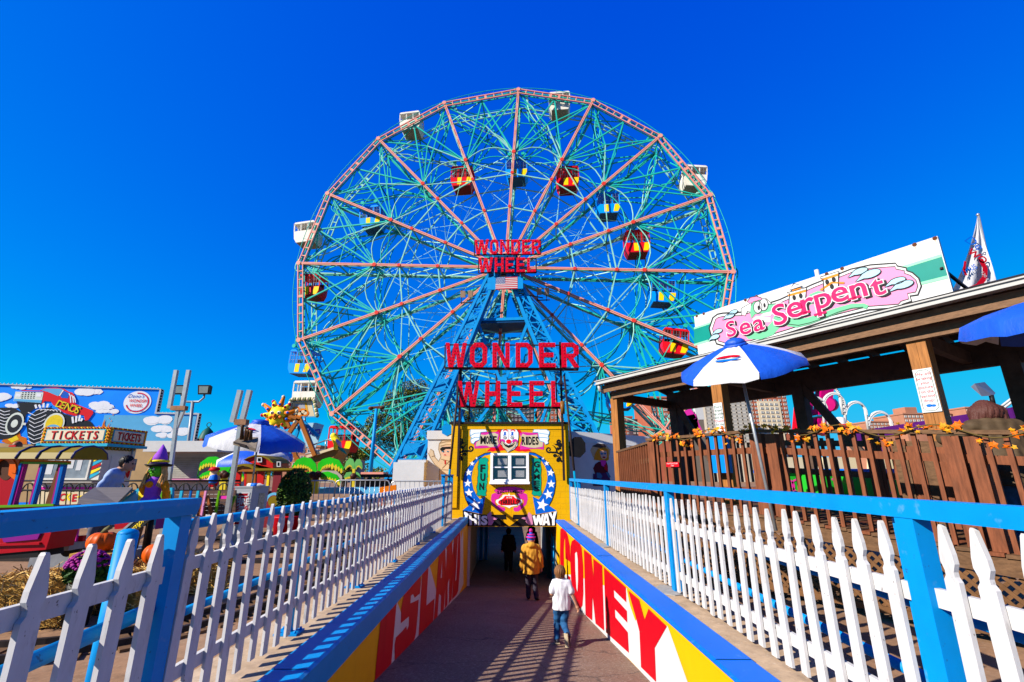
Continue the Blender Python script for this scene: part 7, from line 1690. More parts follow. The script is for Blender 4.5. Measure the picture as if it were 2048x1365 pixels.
# park flag
fg = thing('park_flag', 'white feather flag with blue and red lettering behind the serpent sign', 'flag', tuple(at_y(1965, 590, 9.6)))
Yf = 9.6
b = MB(); b.tube(at_y(1957, 432, Yf), at_y(1992, 590, Yf), .022, n=8); b.ell(at_y(1956, 430, Yf), (.035, .035, .035), 8, 6); b.build('pole', GLV, fg)
fr = plane_at(Yf); q6 = zoomed(1600, 420, 448 / 1911.0)
pl = fr.trs(q6((1512, 65), (1665, 640), (1620, 660), (1390, 700), (1280, 720), (1290, 600), (1400, 340)))
b = MB(); n_ = 14; rows = []
for i in range(n_ + 1):
    t_ = i / n_; L_ = fr.tr(*q6((1512 - 232 * t_ ** 1.25, 65 + 655 * t_))[0]); R_ = fr.tr(*q6((1514 + 151 * t_, 65 + 590 * t_))[0])
    rows.append([fr.p(L_[0] + (R_[0] - L_[0]) * j / 8, L_[1] + (R_[1] - L_[1]) * j / 8, .07 * math.sin(j * 1.5 + t_ * 3) * t_) for j in range(9)])
b.add([p for r in rows for p in r], [(i * 9 + j, (i + 1) * 9 + j, (i + 1) * 9 + j + 1, i * 9 + j + 1) for i in range(n_) for j in range(8)], 0, True); b.build('cloth', UW, fg)
b = MB(); f2 = Frame((0, Yf - .09, 0), (1, 0, 0))
X, Y = f2.tr(*q6((1500, 275))[0]); b.text(f2, X - .12, Y - .1, .32, "De", 0, 1, .5, 0, .25, rot=-.75)
X, Y = f2.tr(*q6((1500, 390))[0]); b.text(f2, X - .02, Y - .08, .25, 'WO', 0, 0, .5, .03, .15, rot=-.75, wide=.9)
X, Y = f2.tr(*q6((1460, 520))[0]); b.text(f2, X - .02, Y - .02, .16, 'AMUS', 0, 1, .5, .01, rot=.45)
b.stroke(f2, f2.trs(q6((1410, 440), (1400, 520), (1420, 560))), .05, 0, 0); b.stroke(f2, f2.trs(q6((1540, 420), (1580, 500), (1575, 580), (1520, 650), (1420, 690))), .11, 0, 0); b.text(f2, *f2.tr(*q6((1580, 590))[0]), .1, '120 FT HIGH', .004, 2, .3, .0, rot=-1.25)
b.build('lettering', [RED, DBL, WHC], fg)
# floodlight behind the woman
q8 = zoomed(1860, 700, 188 / 1283.0); Yl = 10.5
fd = thing('floodlight', 'grey box floodlight on a thin post above the brown haired woman', 'lamp', tuple(at_y(1990, 860, Yl)))
b = MB(); P = [at_y(*p, Y_) for p, Y_ in zip(q8((555, 505), (715, 490), (820, 575), (705, 635)), (Yl, Yl + .35, Yl + .3, Yl - .1))]; Tp = [at_y(*p, Y_) for p, Y_ in zip(q8((610, 460), (745, 440), (895, 590), (870, 625)), (Yl, Yl + .35, Yl + .3, Yl))]
b.add(P + Tp, [(3, 2, 1, 0), (4, 5, 6, 7), (0, 1, 5, 4), (1, 2, 6, 5), (2, 3, 7, 6), (3, 0, 4, 7)]); b.build('lamp_head', mat('lamp_grey', (.16, .17, .22), .4), fd)
b = MB(); cc = sum(P, V((0, 0, 0))) / 4; nn = (cc - sum(Tp, V((0, 0, 0))) / 4).normalized(); b.add([cc + (p - cc) * .82 + nn * .01 for p in P], [(3, 2, 1, 0)]); b.build('lens', mat('lamp_lens', (.2, .2, .2)), fd)
b = MB(); b.tube(at_y(*q8((835, 620))[0], Yl), at_y(*q8((870, 760))[0], Yl), .05); b.tube(at_y(*q8((870, 760))[0], Yl), (at_y(*q8((870, 760))[0], Yl).x, Yl, GZ), .05); b.build('post', BLK, fd)

# coaster bits seen under the pavilion roof
GRB = mat('coaster_green', (.02, .42, .03), .4, .08, 3); PUR = mat('coaster_purple', (.075, .008, .13), .4, .1, 2)
def cbox(u0, u1, v0, v1, Y, th, m, par, nm): return cut(nm, [(u0, v0), (u1, v0), (u1, v1), (u0, v1)], Y, th, m, par)
for k, (u0, u1, Y, lb) in enumerate(((1560, 1612, 9.6, 'green coaster car left of the thick double post'), (1642, 1720, 9.0, 'green coaster car with pink swirls seen through the balusters'), (1742, 1800, 8.2, 'green coaster car right of the wide baluster post'))):
    t = thing('coaster_car', lb, 'coaster car', tuple(at_y((u0 + u1) / 2, 1000, Y)), 'green coaster cars behind the railing')
    cbox(u0, u1, 945, 995, Y, .9, GRB, t, 'body'); cbox(u0 - 3, u1 + 3, 938, 946, Y - .05, 1.0, DBL, t, 'rim'); cbox(u0, u1, 994, 1003, Y - .03, 1.0, YEL if k else PNK, t, 'bumper'); cbox(u0 + 4, u1 - 4, 915, 940, Y + .3, .15, CRM, t, 'seat')
    fr = plane_at(Y - .004); b = MB(); X, Y2 = fr.tr((u0 + u1) / 2, 972)
    for s in (-1, 1): b.stroke(fr, [(X + s * (.1 + .12 * math.cos(a)), Y2 + .12 * math.sin(a)) for a in [1.2 + i * .5 for i in range(8)]], .035, .004, 0)
    b.build('swirl', PNK, t)
pt_ = thing('coaster_track', 'dark purple coaster track beam running behind the pavilion posts', 'coaster track', tuple(at_y(1880, 900, 13)))
b = MB(); Pp = [at_y(u, v, Y) for u, v, Y in ((1700, 880, 17), (1760, 866, 16), (1890, 847, 14), (2040, 826, 12), (2140, 806, 10.5))]; 
for a, c in zip(Pp, Pp[1:]): b.bar(a, c, .35, .28)
b.build('beam', PUR, pt_)
for P in Pp[1:4]:
    b = MB(); b.tube((P.x, P.y, GZ), P, .1); b.build('support', PUR, pt_)
for dz in (.25, .5): b = MB(); b.path([at_y(1990, 838 - dz * 30, 12.6), at_y(2020, 815 - dz * 30, 12.3), at_y(2040, 800 - dz * 30, 12)], .03); b.build('hand_rail', WHT, pt_)
mg = thing('ride_tower', 'magenta and red lattice ride tower with gold ornament behind the pavilion', 'ride tower', tuple(at_y(1630, 900, 18)))
q8b = zoomed(1600, 720, 448 / 2048.0); Ym = 18
for pts, m_, w_ in ((((50, 230), (20, 680)), MAG, .45), (((230, 230), (180, 680)), MAG, .45), (((20, 250), (-10, 640)), RED, .3)): b = MB(); b.bar(at_y(*q8b(pts[0])[0], Ym), at_y(*q8b(pts[1])[0], Ym), w_, .4, up=(0, 1, 0)); b.build('leg', m_, mg)
for v in (265, 400, 480, 560): b = MB(); b.bar(at_y(*q8b((40, v))[0], Ym + .01), at_y(*q8b((215, v))[0], Ym + .01), .18, .2, up=(0, 1, 0)); b.build('rung', MAG, mg)
b = MB(); b.tube(at_y(*q8b((250, 410))[0], Ym - .3), at_y(*q8b((285, 410))[0], Ym), .26, n=14); b.build('motor', MAG, mg)
b = MB(); b.path([at_y(*q8b((15 + 12 * math.sin(i), 380 + i * 14))[0], Ym - .3) for i in range(10)], .16, 7); b.build('ornament', mat('ornament_gold', (.45, .28, .04), .35, .15, 9, metal=.4), mg)
ar = thing('ride_arches', 'row of white bulb studded arches of a ride beyond the deck railing', 'ride', tuple(at_y(1700, 900, 16)))
for (u0, u1, vt, vb, rad) in ((40, 240, 345, 660, .045), (210, 400, 305, 640, .045), (60, 370, 215, 500, .045), (410, 600, 385, 640, .045), (620, 830, 475, 640, .045)):
    Pa = [(u0 + 15, vb)] + [((u0 + u1) / 2 - (u1 - u0) / 2 * math.cos(a), vt + (u1 - u0) * .55 - (u1 - u0) * .55 * math.sin(a)) for a in [i * PI / 10 for i in range(11)]] + [(u1 + 25, vb)]
    b = MB(); PP = [at_y(*q8b(p)[0], 16) for p in Pa]; b.path(PP, rad, 7); a_ = b.build('arch', CRM if False else WHT, ar)
    b = MB()
    for i in range(1, 12): 
        for k in range(3): p = PP[i] + (PP[i + 1] - PP[i]) * k / 3; b.ell(p + V((0, -.07, -.05)), (.022, .022, .022), 6, 4)
    tag(b.build('bulbs', WHC, a_), kind='stuff')
b = MB(); b.bar(at_y(*q8b((110, 520))[0], 17), at_y(*q8b((250, 520))[0], 17), .6, .05); b.build('gallery', mat('gallery_blue', (0, .18, .35), .5), ar)
for i in range(9): u = 250 + i * 14; b = MB(); b.tube(at_y(*q8b((u, 530 + i * 6))[0], 17), at_y(*q8b((u, 650))[0], 17), .025, n=5); b.build('rail_bar', mat('gallery_blue', (0, .18, .35)), ar)
b = MB(); b.tube(at_y(*q8b((370, 530))[0], 15.5), at_y(*q8b((375, 650))[0], 15.5), .12, .2, 10); b.build('rocket', WHT, ar)
b = MB(); b.tube(at_y(*q8b((373, 595))[0], 15.5), at_y(*q8b((376, 655))[0], 15.5), .21, .24, 10); b.build('rocket_base', RED, ar)
# lamp-like pink spinner between tower and post
sp2 = thing('ride_spinner', 'small magenta and white ride frame behind the left back post of the pavilion', 'ride', tuple(at_y(1385, 880, 18)))
q7 = zoomed(1180, 720, 440 / 2048.0)
for a, c, m_ in (((900, 470), (950, 560), PNK), ((950, 560), (1010, 690), PNK), ((900, 560), (990, 540), PNK), ((930, 620), (1000, 620), WHT), ((950, 560), (960, 640), WHT), ((1000, 420), (1020, 560), WHT)): b = MB(); b.bar(at_y(*q7(a)[0], 18), at_y(*q7(c)[0], 18), .3, .2, up=(0, 1, 0)); b.build('frame_bar', m_, sp2)
wbx = thing('ride_booth', 'brown plank booth wall behind the railing under the nearest pavilion post', 'booth', tuple(dk_(3.9, 1.0, -.75)))
for i in range(7): b = MB(); s = 3.35 + i * .16; b.box(dk_(s, 1.15, rail_top(s) - .62), (.15, .04, 1.0), RPV); b.build('plank', WOOD if i % 2 else WOOD2, wbx)
# ---------------------------------------------------------------- white walls beside the kiosk, trees, apartment blocks
WWL = mat('whitewashed_wall', (.74, .73, .71), .6, .05, 2, .15, dirt=.15, dirt_rgb=(.5, .46, .4))
ww = thing('white_wall', 'stepped white wall with a painted astronaut left of the yellow kiosk', 'wall', (-3.2, 20, GZ))
YA = 20.2
a0, a1 = at_y(857, 862, YA), at_y(906, 862, YA); b0 = at_y(787, 925, YA - .6); b1 = at_y(858, 915, YA - .6)
b = MB(); b.box(((a0.x - 2.4) / 2, YA + 1.5, (GZ + a0.z) / 2), (-2.4 - a0.x, 3, a0.z - GZ)); b.build('wall', WWL, ww)
b = MB(); b.box(((a0.x - 2.4) / 2, YA + 1.5, a0.z - .18), (-2.4 - a0.x + .1, 3.1, .36)); b.build('parapet', WWL, ww)
b = MB(); b.box(((b0.x + a0.x) / 2, YA + .9, (GZ + b0.z) / 2), (a0.x - b0.x, 3, b0.z - GZ)); b.build('low_wall', WWL, ww)
b = MB(); b.box(((b0.x + a0.x) / 2 + .1, YA + .9, b0.z + .05), (a0.x - b0.x - .1, 2.8, .1)); b.build('ledge', WHT, ww)
fa = plane_at(YA); q = zoomed(760, 820, 480 / 2048.0); b = MB()
SUIT = mat('suit_cream', (.72, .55, .36), .6, .06, 3); SUL = mat('suit_line', (.38, .25, .13), .6); ASK = mat('mural_face', (.78, .48, .36), .6, .05, 3)
def AS(pts, ly, mi): b.flat(fa.trs(q(*pts)), fa, .004 * ly, mi)
def AT(pts, w, ly, mi): b.stroke(fa, fa.trs(q(*pts)), w, .004 * ly, mi)
AS(((430, 335), (455, 350), (465, 400), (500, 440), (520, 400), (500, 340), (505, 290), (530, 260), (570, 250), (640, 255), (640, 600), (505, 600), (510, 500), (470, 470), (430, 410), (412, 370)), 1, 0)
AT(((430, 335), (455, 350), (465, 400), (500, 440), (520, 400), (500, 340), (505, 290), (530, 260), (570, 250), (640, 255)), .03, 2, 1); AT(((412, 370), (430, 410), (470, 470), (510, 500), (505, 600)), .03, 2, 1)
AS(((515, 330), (545, 310), (640, 310), (640, 395), (540, 395), (520, 370)), 2, 2); AS(((510, 335), (530, 318), (640, 312), (640, 335), (560, 335), (530, 360)), 3, 3)
for x in (540, 580): X, Y = fa.tr(*q((x, 357))[0]); b.disc(fa, X, Y, .05, .03, .016, 4, 10); b.disc(fa, X, Y, .025, .03, .02, 3, 8)
X, Y = fa.tr(*q((555, 385))[0]); b.disc(fa, X, Y, .05, .02, .016, 5, 10)
for pts in (((515, 310), (560, 298), (640, 296)), ((510, 285), (560, 272), (640, 270)), ((520, 420), (560, 430), (600, 440)), ((540, 430), (605, 480)), ((600, 430), (530, 500)), ((510, 510), (605, 515)), ((440, 400), (470, 390))): AT(pts, .022, 3, 1)
AT(((556, 430), (556, 465)), .05, 4, 5)
b.build('mural', [SUIT, SUL, ASK, BLK, SKL, RED], ww)
wr = thing('white_wall', 'long white wall with a painted red haired cowgirl right of the yellow kiosk', 'wall', (4.5, 22, GZ))
c0, c1 = at_y(1134, 862, 20.2), at_y(1306, 874, 20.9); ux = V((c1.x - c0.x, c1.y - c0.y, 0)); L_ = ux.length; fw_ = Frame((c0.x, c0.y, 0), ux)
b = MB(); b.prism([(-.2, GZ), (L_, GZ), (L_, c1.z), (-.2, c0.z)], fw_, -.3, 0); b.build('wall', WWL, wr)
b = MB(); b.prism([(-.2, c0.z - .45), (L_, c1.z - .45), (L_, c1.z - .41), (-.2, c0.z - .41)], fw_, 0, .02); b.build('ledge', WWL, wr)
q = zoomed(1120, 880, 420 / 1911.0); b = MB()
def CS(pts, ly, mi): b.flat(fw_.trs(q(*pts)), fw_, .006 * ly, mi)
CS(((275, 95), (300, 50), (340, 40), (420, 50), (455, 90), (455, 130), (440, 160), (300, 160)), 1, 0); CS(((290, 60), (330, 40), (400, 32), (418, 60), (412, 78), (340, 70)), 2, 1)
CS(((305, 180), (320, 120), (345, 80), (400, 68), (440, 90), (445, 180), (420, 195), (360, 190)), 3, 2); CS(((358, 110), (380, 98), (422, 105), (425, 160), (400, 180), (375, 165)), 4, 3)
CS(((300, 260), (320, 220), (350, 200), (420, 195), (435, 240), (435, 300), (320, 310)), 3, 4); CS(((365, 185), (420, 190), (405, 250), (375, 235)), 5, 5); CS(((400, 230), (425, 220), (432, 290), (400, 265)), 5, 6)
CS(((300, 310), (440, 300), (455, 360), (440, 420), (300, 420)), 4, 7); CS(((330, 300), (360, 300), (385, 330), (370, 355), (335, 345)), 6, 8); CS(((415, 295), (440, 300), (460, 340), (440, 345)), 6, 8)
for x, y in ((378, 128), (408, 126)): X, Y = fw_.tr(*q((x, y))[0]); b.disc(fw_, X, Y, .06, .04, .03, 8, 10)
X, Y = fw_.tr(*q((398, 160))[0]); b.disc(fw_, X, Y, .07, .035, .03, 6, 10)
b.build('mural', [mat('hat_tan', (.70, .46, .24), .6), mat('hat_brown', (.09, .05, .04), .6), mat('hair_orange', (.82, .28, .01), .6, .2, 6), ASK, mat('jacket_maroon', (.12, .005, .015), .6), PNK, RED, mat('skirt_purple', (.07, .015, .10), .6), mat('glove_blue', (.05, .18, .34), .6)], wr)

# apartment blocks far behind the rides: walls, roofs and every window
def hazed(rgb): return rgb
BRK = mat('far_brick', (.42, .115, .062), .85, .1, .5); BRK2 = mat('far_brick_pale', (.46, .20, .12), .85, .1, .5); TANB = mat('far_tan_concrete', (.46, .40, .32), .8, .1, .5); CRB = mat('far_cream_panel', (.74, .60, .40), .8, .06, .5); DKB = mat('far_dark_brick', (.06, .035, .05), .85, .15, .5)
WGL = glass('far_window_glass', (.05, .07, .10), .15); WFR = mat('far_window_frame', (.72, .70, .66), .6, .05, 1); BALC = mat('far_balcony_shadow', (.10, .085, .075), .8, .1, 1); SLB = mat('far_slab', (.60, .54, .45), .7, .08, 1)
def win_meshes(w, h):
    b = MB(); b.ring([(-w / 2, -h / 2), (w / 2, -h / 2), (w / 2, h / 2), (-w / 2, h / 2)], [(-w * .38, -h * .40), (w * .38, -h * .40), (w * .38, h * .40), (-w * .38, h * .40)], Frame((0, 0, 0), (1, 0, 0)), -.05, .12); b.box((0, -.06, 0), (w * .07, .1, h * .8))
    f_ = b.mesh('window', WFR); b = MB(); b.flat([(-w * .38, -h * .4), (w * .38, -h * .4), (w * .38, h * .4), (-w * .38, h * .4)], Frame((0, 0, 0), (1, 0, 0)), .03); return f_, b.mesh('pane', WGL)
WM = {}
def block(u0, u1, vt, Y, depth, m, label, cols, rows, vb=870, ww_=.55, hh_=.5, zone=None, balc=False, roofbits=True):
    t = thing('apartment_block', label, 'apartment block', tuple(at_y((u0 + u1) / 2, 900, Y)), 'apartment blocks behind the rides')
    P0, P1 = at_y(u0, vt, Y), at_y(u1, vt, Y); zt, zb = P0.z, at_y(u0, vb, Y).z
    b = MB(); b.box(((P0.x + P1.x) / 2, Y + depth / 2, (GZ + zt) / 2), (P1.x - P0.x, depth, zt - GZ)); b.build('wall', m, t)
    b = MB(); b.box(((P0.x + P1.x) / 2, Y + depth / 2, zt + .25), (P1.x - P0.x + .4, depth + .4, .5)); b.build('parapet', m if not balc else SLB, t)
    if roofbits: b = MB(); b.box((P0.x * .6 + P1.x * .4, Y + depth / 2, zt + 1.6), ((P1.x - P0.x) * .25, depth * .4, 3)); b.build('roof_house', m, t)
    dx, dz = (P1.x - P0.x) / cols, (zt - zb) / rows
    if zone:
        za = [P0.x + (P1.x - P0.x) * zone[0], P0.x + (P1.x - P0.x) * zone[1], zb, zt - (zt - zb) * zone[2]]
        b = MB(); b.box(((za[0] + za[1]) / 2, Y - .06, (GZ + za[3]) / 2), (za[1] - za[0], .4, za[3] - GZ)); b.build('cream_panel', CRB, t)
    if balc:
        for r in range(rows + 2):
            b = MB(); z = zt - (r + 1) * dz; b.box(((P0.x + P1.x) / 2, Y - .5, z), (P1.x - P0.x, 1.6, .35)); b.build('balcony_slab', SLB, t)
            b = MB(); b.box(((P0.x + P1.x) / 2, Y - 1.25, z + .55), (P1.x - P0.x, .06, .8)); b.build('balcony_rail', mat('far_rail', (.42, .40, .36), .7, .1, 1), t)
        for c in range(cols + 1):
            b = MB(); b.box((P0.x + c * dx, Y - .55, (zt + GZ) / 2), (.35, 1.5, zt - GZ)); b.build('balcony_wall', TANB, t)
    key = (round(dx * ww_, 2), round(dz * hh_, 2))
    if key not in WM: WM[key] = win_meshes(*key)
    f_, p_ = WM[key]
    for r in range(rows):
        for c in range(cols):
            x, z = P0.x + (c + .5) * dx, zt - (r + .55) * dz
            w_ = put(f_, 'window', t, (x, Y - (.27 if zone and za[0] < x < za[1] and z < za[3] else .0) - .02, z)); put(p_, 'pane', w_, WLOC[w_])
block(1300, 1357, 797, 130, 18, BRK, 'tall red brick apartment block seen through the lower right of the wheel', 5, 8, roofbits=False)
block(1237, 1264, 836, 150, 14, BRK, 'small red brick block low behind the wheel, farthest left on that side', 4, 5, roofbits=False)
block(1264, 1300, 842, 145, 14, DKB, 'dark block beside the small red brick block', 5, 4, roofbits=False)
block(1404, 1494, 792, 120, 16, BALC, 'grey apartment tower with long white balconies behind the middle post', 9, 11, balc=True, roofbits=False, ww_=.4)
block(1493, 1570, 781, 135, 18, BRK, 'red brick tower with a cream centre panel behind the pavilion', 8, 11, zone=(.22, .8, .25), roofbits=False)
block(1738, 1812, 845, 170, 14, BRK2, 'low pale brick block with balconies beyond the white arches', 10, 4, roofbits=False)
block(1806, 1902, 829, 165, 14, BRK2, 'pale brick block with a balcony recess left of the nearest post', 12, 5, roofbits=True)
block(1930, 1990, 817, 160, 14, BRK2, 'pale brick block right of the nearest post near the woman', 6, 6, roofbits=False)
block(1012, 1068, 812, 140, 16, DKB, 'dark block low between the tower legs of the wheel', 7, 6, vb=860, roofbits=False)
block(1076, 1116, 820, 135, 16, BRK, 'red brick block low at the right tower leg of the wheel', 5, 4, vb=860, roofbits=False)
block(560, 640, 895, 120, 14, BRK2, 'brownish low block far behind the pirate ship', 6, 3, vb=935, roofbits=False)
block(640, 700, 905, 110, 12, TANB, 'low grey house far behind the palm cut-outs', 5, 2, vb=940, roofbits=False)

# trees
LF = [mat('leaf_green_a', (.10, .17, .018), .6, .3, 5), mat('leaf_green_b', (.22, .25, .02), .6, .3, 5), mat('leaf_green_c', (.045, .085, .014), .6, .3, 5), mat('leaf_green_d', (.30, .21, .02), .6, .3, 5)]
BRKM = mat('bark', (.055, .04, .028), .85, .3, 12, .4)
def tree(u, vb, Y, clumps, n, size, label, u_tr=None, cat='tree'):
    base = at_y(u_tr or u, vb, Y); base = V((base.x, Y, GZ)); t = thing('tree', label, cat, tuple(base), 'trees behind the wheel')
    cs = [(at_y(cu, cv, Y + random.uniform(-1.5, 1.5)), r) for cu, cv, r in clumps]
    top = max(c.z for c, r in cs)
    b = MB(); m = base + V((0, 0, (top - GZ) * .45)); b.path([base, base + V((.1, 0, (top - GZ) * .2)), m, m + V((.2, 0, (top - GZ) * .3))], .3, 8, radii=[.34, .28, .2, .08]); b.build('trunk', BRKM, t)
    for c, r in cs:
        b = MB(); s = base + V((0, 0, (top - GZ) * random.uniform(.3, .5))); b.path([s, (s + c) / 2 + V((0, 0, .3)), c], .1, 6, radii=[.12, .07, .03]); b.build('branch', BRKM, t)
    b = MB(); tot = sum(r * r for c, r in cs)
    for c, r in cs: 
        k = int(n * r * r / tot)
        for j in range(5):
            o = V((random.uniform(-.6, .6) * r, random.uniform(-.6, .6) * r, random.uniform(-.5, .5) * r)); leaf_cloud(b, c + o, (r * .62, r * .62, r * .5), k // 5, size, 4)
    tag(b.build('crown', LF, t), kind='stuff')
tree(800, 905, 58, [(760, 840, 1.7), (785, 800, 1.9), (820, 780, 2.0), (850, 790, 1.6), (800, 850, 1.9), (835, 835, 1.8), (755, 880, 1.5), (790, 885, 1.5), (825, 880, 1.4), (740, 865, 1.2)], 15000, .13, 'tall green tree left of the blue tower leg behind the wheel')
tree(690, 935, 50, [(665, 915, 1.0), (690, 905, 1.0), (715, 915, 1.1), (735, 905, .9), (640, 925, .8), (700, 930, 1.0)], 6000, .12, 'low green tree under the lowest red car')
tree(945, 860, 62, [(925, 830, 1.4), (950, 815, 1.5), (980, 825, 1.4), (1005, 830, 1.2), (940, 850, 1.2), (975, 850, 1.3), (905, 850, 1.1)], 7000, .12, 'yellowish tree behind the red letters between the tower legs')
# far treeline and haze-free horizon strip of low buildings
tl = MB()
for i in range(120):
    x = -160 + i * 2.9 + random.uniform(-1, 1); y = 210 + random.uniform(-15, 15)
    leaf_cloud(tl, V((x, y, GZ + 2.5)), (3.0, 3.0, 3.2 + random.uniform(-1, 1.5)), 120, .6, 4)
tag(tl.build('treeline', LF), kind='stuff')
# ---------------------------------------------------------------- people
SKIN = mat('skin', (.56, .28, .17), .5, .06, 20); HAIRB = mat('hair_brown', (.24, .105, .04), .5, .35, 60, .3, (8, 8, 1)); HAIRK = mat('hair_black', (.010, .008, .008), .45, .3, 60, .3)
def hand(p, d, side, k=1.0, up=(0, 0, 1)):
    """Palm, four unequal curled fingers and a thumb leaving the side of the palm."""
    p, d = V(p), V(d).normalized(); a = V(up).cross(d); a = a.normalized() if a.length > .1 else V((1, 0, 0)); a = a * side; n = d.cross(a)
    out = [('e', p + d * .035 * k, (.034 * k, .034 * k, .034 * k))]
    out.append(('l', p, p + d * .07 * k, .026 * k, .028 * k))
    for i, (ln, off) in enumerate(((.060, -.024), (.068, -.008), (.063, .008), (.048, .023))):
        r0 = p + d * .07 * k + a * off * k; m = r0 + (d * .6 + n * .25).normalized() * ln * .5 * k; e = m + (d * .5 + n * .7).normalized() * ln * .5 * k
        out += [('l', r0, m, .0095 * k, .009 * k), ('l', m, e, .009 * k, .0075 * k)]
    t0 = p + d * .02 * k - a * .026 * k; t1 = t0 + (d * .7 - a * .7).normalized() * .035 * k; t2 = t1 + (d * .9 + n * .3).normalized() * .028 * k
    return out + [('l', t0, t1, .012 * k, .011 * k), ('l', t1, t2, .011 * k, .009 * k)]
def person(label, base, S_, rot, J, cols, hair=None, long_hair=False, coat=False, short_sleeve=False, vox=.010, hood=False, beanie=False, group=None):
    """J holds the joints in a frame where x is the person's right, y is forward, z is up, for a 1 m body scale S_."""
    t = thing('person', label, 'person', tuple(base), group)
    R = Matrix.Rotation(rot, 3, 'Z')
    def X(p): return V(base) + R @ (V(p) * S_)
    def Ls(lst): return [('l', X(a), X(c), r0 * S_, r1 * S_) if k == 'l' else ('e', X(a), tuple(r * S_ for r in c), R) for (k, a, c, r0, r1) in lst]
    hd, nk, sl, sr_, el, er, hl, hr, pl, pr_, kl, kr, al, ar_, tl_, tr_ = (J[k] for k in ('head', 'neck', 'shl', 'shr', 'ell', 'elr', 'hal', 'har', 'hil', 'hir', 'knl', 'knr', 'anl', 'anr', 'tol', 'tor'))
    ch = tuple((a + c) / 2 for a, c in zip(sl, sr_)); pv_ = tuple((a + c) / 2 for a, c in zip(pl, pr_)); fw = V(J.get('face', (0, 1, 0))).normalized(); sd = fw.cross(V((0, 0, 1)))
    H = V(hd); K_ = J.get('hs', 1.0)
    sk = [('e', H, (.058 * K_, .066 * K_, .078 * K_), 0, 0), ('e', H + fw * .018 - V((0, 0, .03)), (.046 * K_, .05 * K_, .052 * K_), 0, 0), ('l', H - V((0, 0, .04)), nk, .032, .033), ('l', nk, ch, .034, .05), ('l', tuple(V(ch) - V((0, 0, .03))), pv_, .075, .075),
          ('e', H + fw * .072 - V((0, 0, .012)), (.012, .012, .016), 0, 0), ('e', H + sd * .060 * K_, (.010, .014, .020), 0, 0), ('e', H - sd * .060 * K_, (.010, .014, .020), 0, 0),
          ('l', ch, sl, .05, .04), ('l', ch, sr_, .05, .04), ('l', sl, el, .034, .027), ('l', el, hl, .026, .019), ('l', sr_, er, .034, .027), ('l', er, hr, .026, .019),
          ('l', pv_, pl, .06, .055), ('l', pv_, pr_, .06, .055), ('l', pl, kl, .055, .038), ('l', kl, al, .036, .024), ('l', pr_, kr, .055, .038), ('l', kr, ar_, .036, .024), ('l', al, tl_, .024, .02), ('l', ar_, tr_, .024, .02)]
    shp = Ls(sk) + hand(X(hl), R @ (V(hl) - V(el)), 1, .62 * S_ + .15) + hand(X(hr), R @ (V(hr) - V(er)), -1, .62 * S_ + .15)
    organic('body', shp, cols.get('skin', SKIN), t, vox * max(.8, S_ * .75), 3)
    hem = tuple(V(pv_) + (V(pv_) - V(ch)) * (.30 if coat else .12)); w = .020 if coat else .008
    g = [('l', ch, sl, .062 + w, .044 + w), ('l', ch, sr_, .062 + w, .044 + w), ('l', tuple(V(ch) - V((0, 0, .05))), hem, .080 + w, (.096 if coat else .084) + w)]
    for s in (-1, 1): g.append(('l', tuple(V(ch) + V((s * .045, 0, -.03))), tuple(V(hem) + V((s * .05, 0, 0))), .07 + w, .072 + w))
    for a, e, h in ((sl, el, hl), (sr_, er, hr)):
        if short_sleeve: g.append(('l', a, tuple(V(a) + (V(e) - V(a)) * .72), .044 + w, .048 + w))
        else: g += [('l', a, e, .036 + w, .033 + w), ('l', e, tuple(V(e) + (V(h) - V(e)) * .93), .032 + w, .027 + w)]
    if hood: g += [('e', tuple(V(nk) - fw * .05 + V((0, 0, .005))), (.085, .06, .055), 0, 0), ('l', tuple(V(nk) - fw * .03), ch, .05, .07)]
    cut_z = X(hem).z - .012 * S_
    org = random.uniform(0, 9)
    def wr(co):
        k = .006 * S_ * (math.sin(co.z * 38 + org + co.x * 17) + .7 * math.sin(co.x * 55 - co.z * 23 + org)); return co + V((k * .7, k * .5, 0)) if co.z > cut_z else V((co.x, co.y, max(co.z, cut_z)))
    organic('jacket' if coat else 'shirt', Ls(g), cols['top'], t, vox * S_ * .9, 3, extra=wr)
    tr = [('l', pv_, pl, .078, .070), ('l', pv_, pr_, .078, .070), ('l', pl, kl, .070, .050), ('l', kl, tuple(V(al) - (V(kl) - V(al)).normalized() * -.012), .050, .042), ('l', pr_, kr, .070, .050), ('l', kr, tuple(V(ar_) - (V(kr) - V(ar_)).normalized() * -.012), .050, .042)]
    organic('trousers', Ls(tr), cols['legs'], t, vox * S_ * .9, 3, extra=lambda co: co + V((.004 * math.sin(co.z * 60), .004 * math.sin(co.z * 47 + 1), 0)))
    for a, o in ((al, tl_), (ar_, tr_)):
        A_, O_ = V(a), V(o); dd = (O_ - A_).normalized(); upv = (V((0, 0, 1)) - dd * dd.z).normalized()
        sh_ = organic('shoe', Ls([('l', tuple(A_ - dd * .025 - upv * .012), tuple(O_ + dd * .01), .032, .028), ('l', tuple(A_), tuple(A_ + upv * .02), .036, .03)]), cols['shoe'], t, vox * S_ * .8, 3)
        if 'sole' in cols:
            b = MB(); c_, e_ = X(A_ - dd * .045 - upv * .040), X(O_ + dd * .032 - upv * .026); b.bar(c_, e_, .060 * S_, .016 * S_, up=R @ upv); b.build('sole', cols['sole'], sh_)
    for s in (-1, 1):
        b = MB(); b.ell(X(H + fw * .060 + sd * s * .022 + V((0, 0, .004))), (.010 * S_, .010 * S_, .008 * S_), 8, 6); b.build('eye', BLK, t)
    b = MB(); b.bar(X(H + fw * .064 - V((0, 0, .045)) - sd * .016), X(H + fw * .064 - V((0, 0, .045)) + sd * .016), .006 * S_, .006 * S_); b.build('mouth', mat('lip', (.45, .12, .10), .5), t)
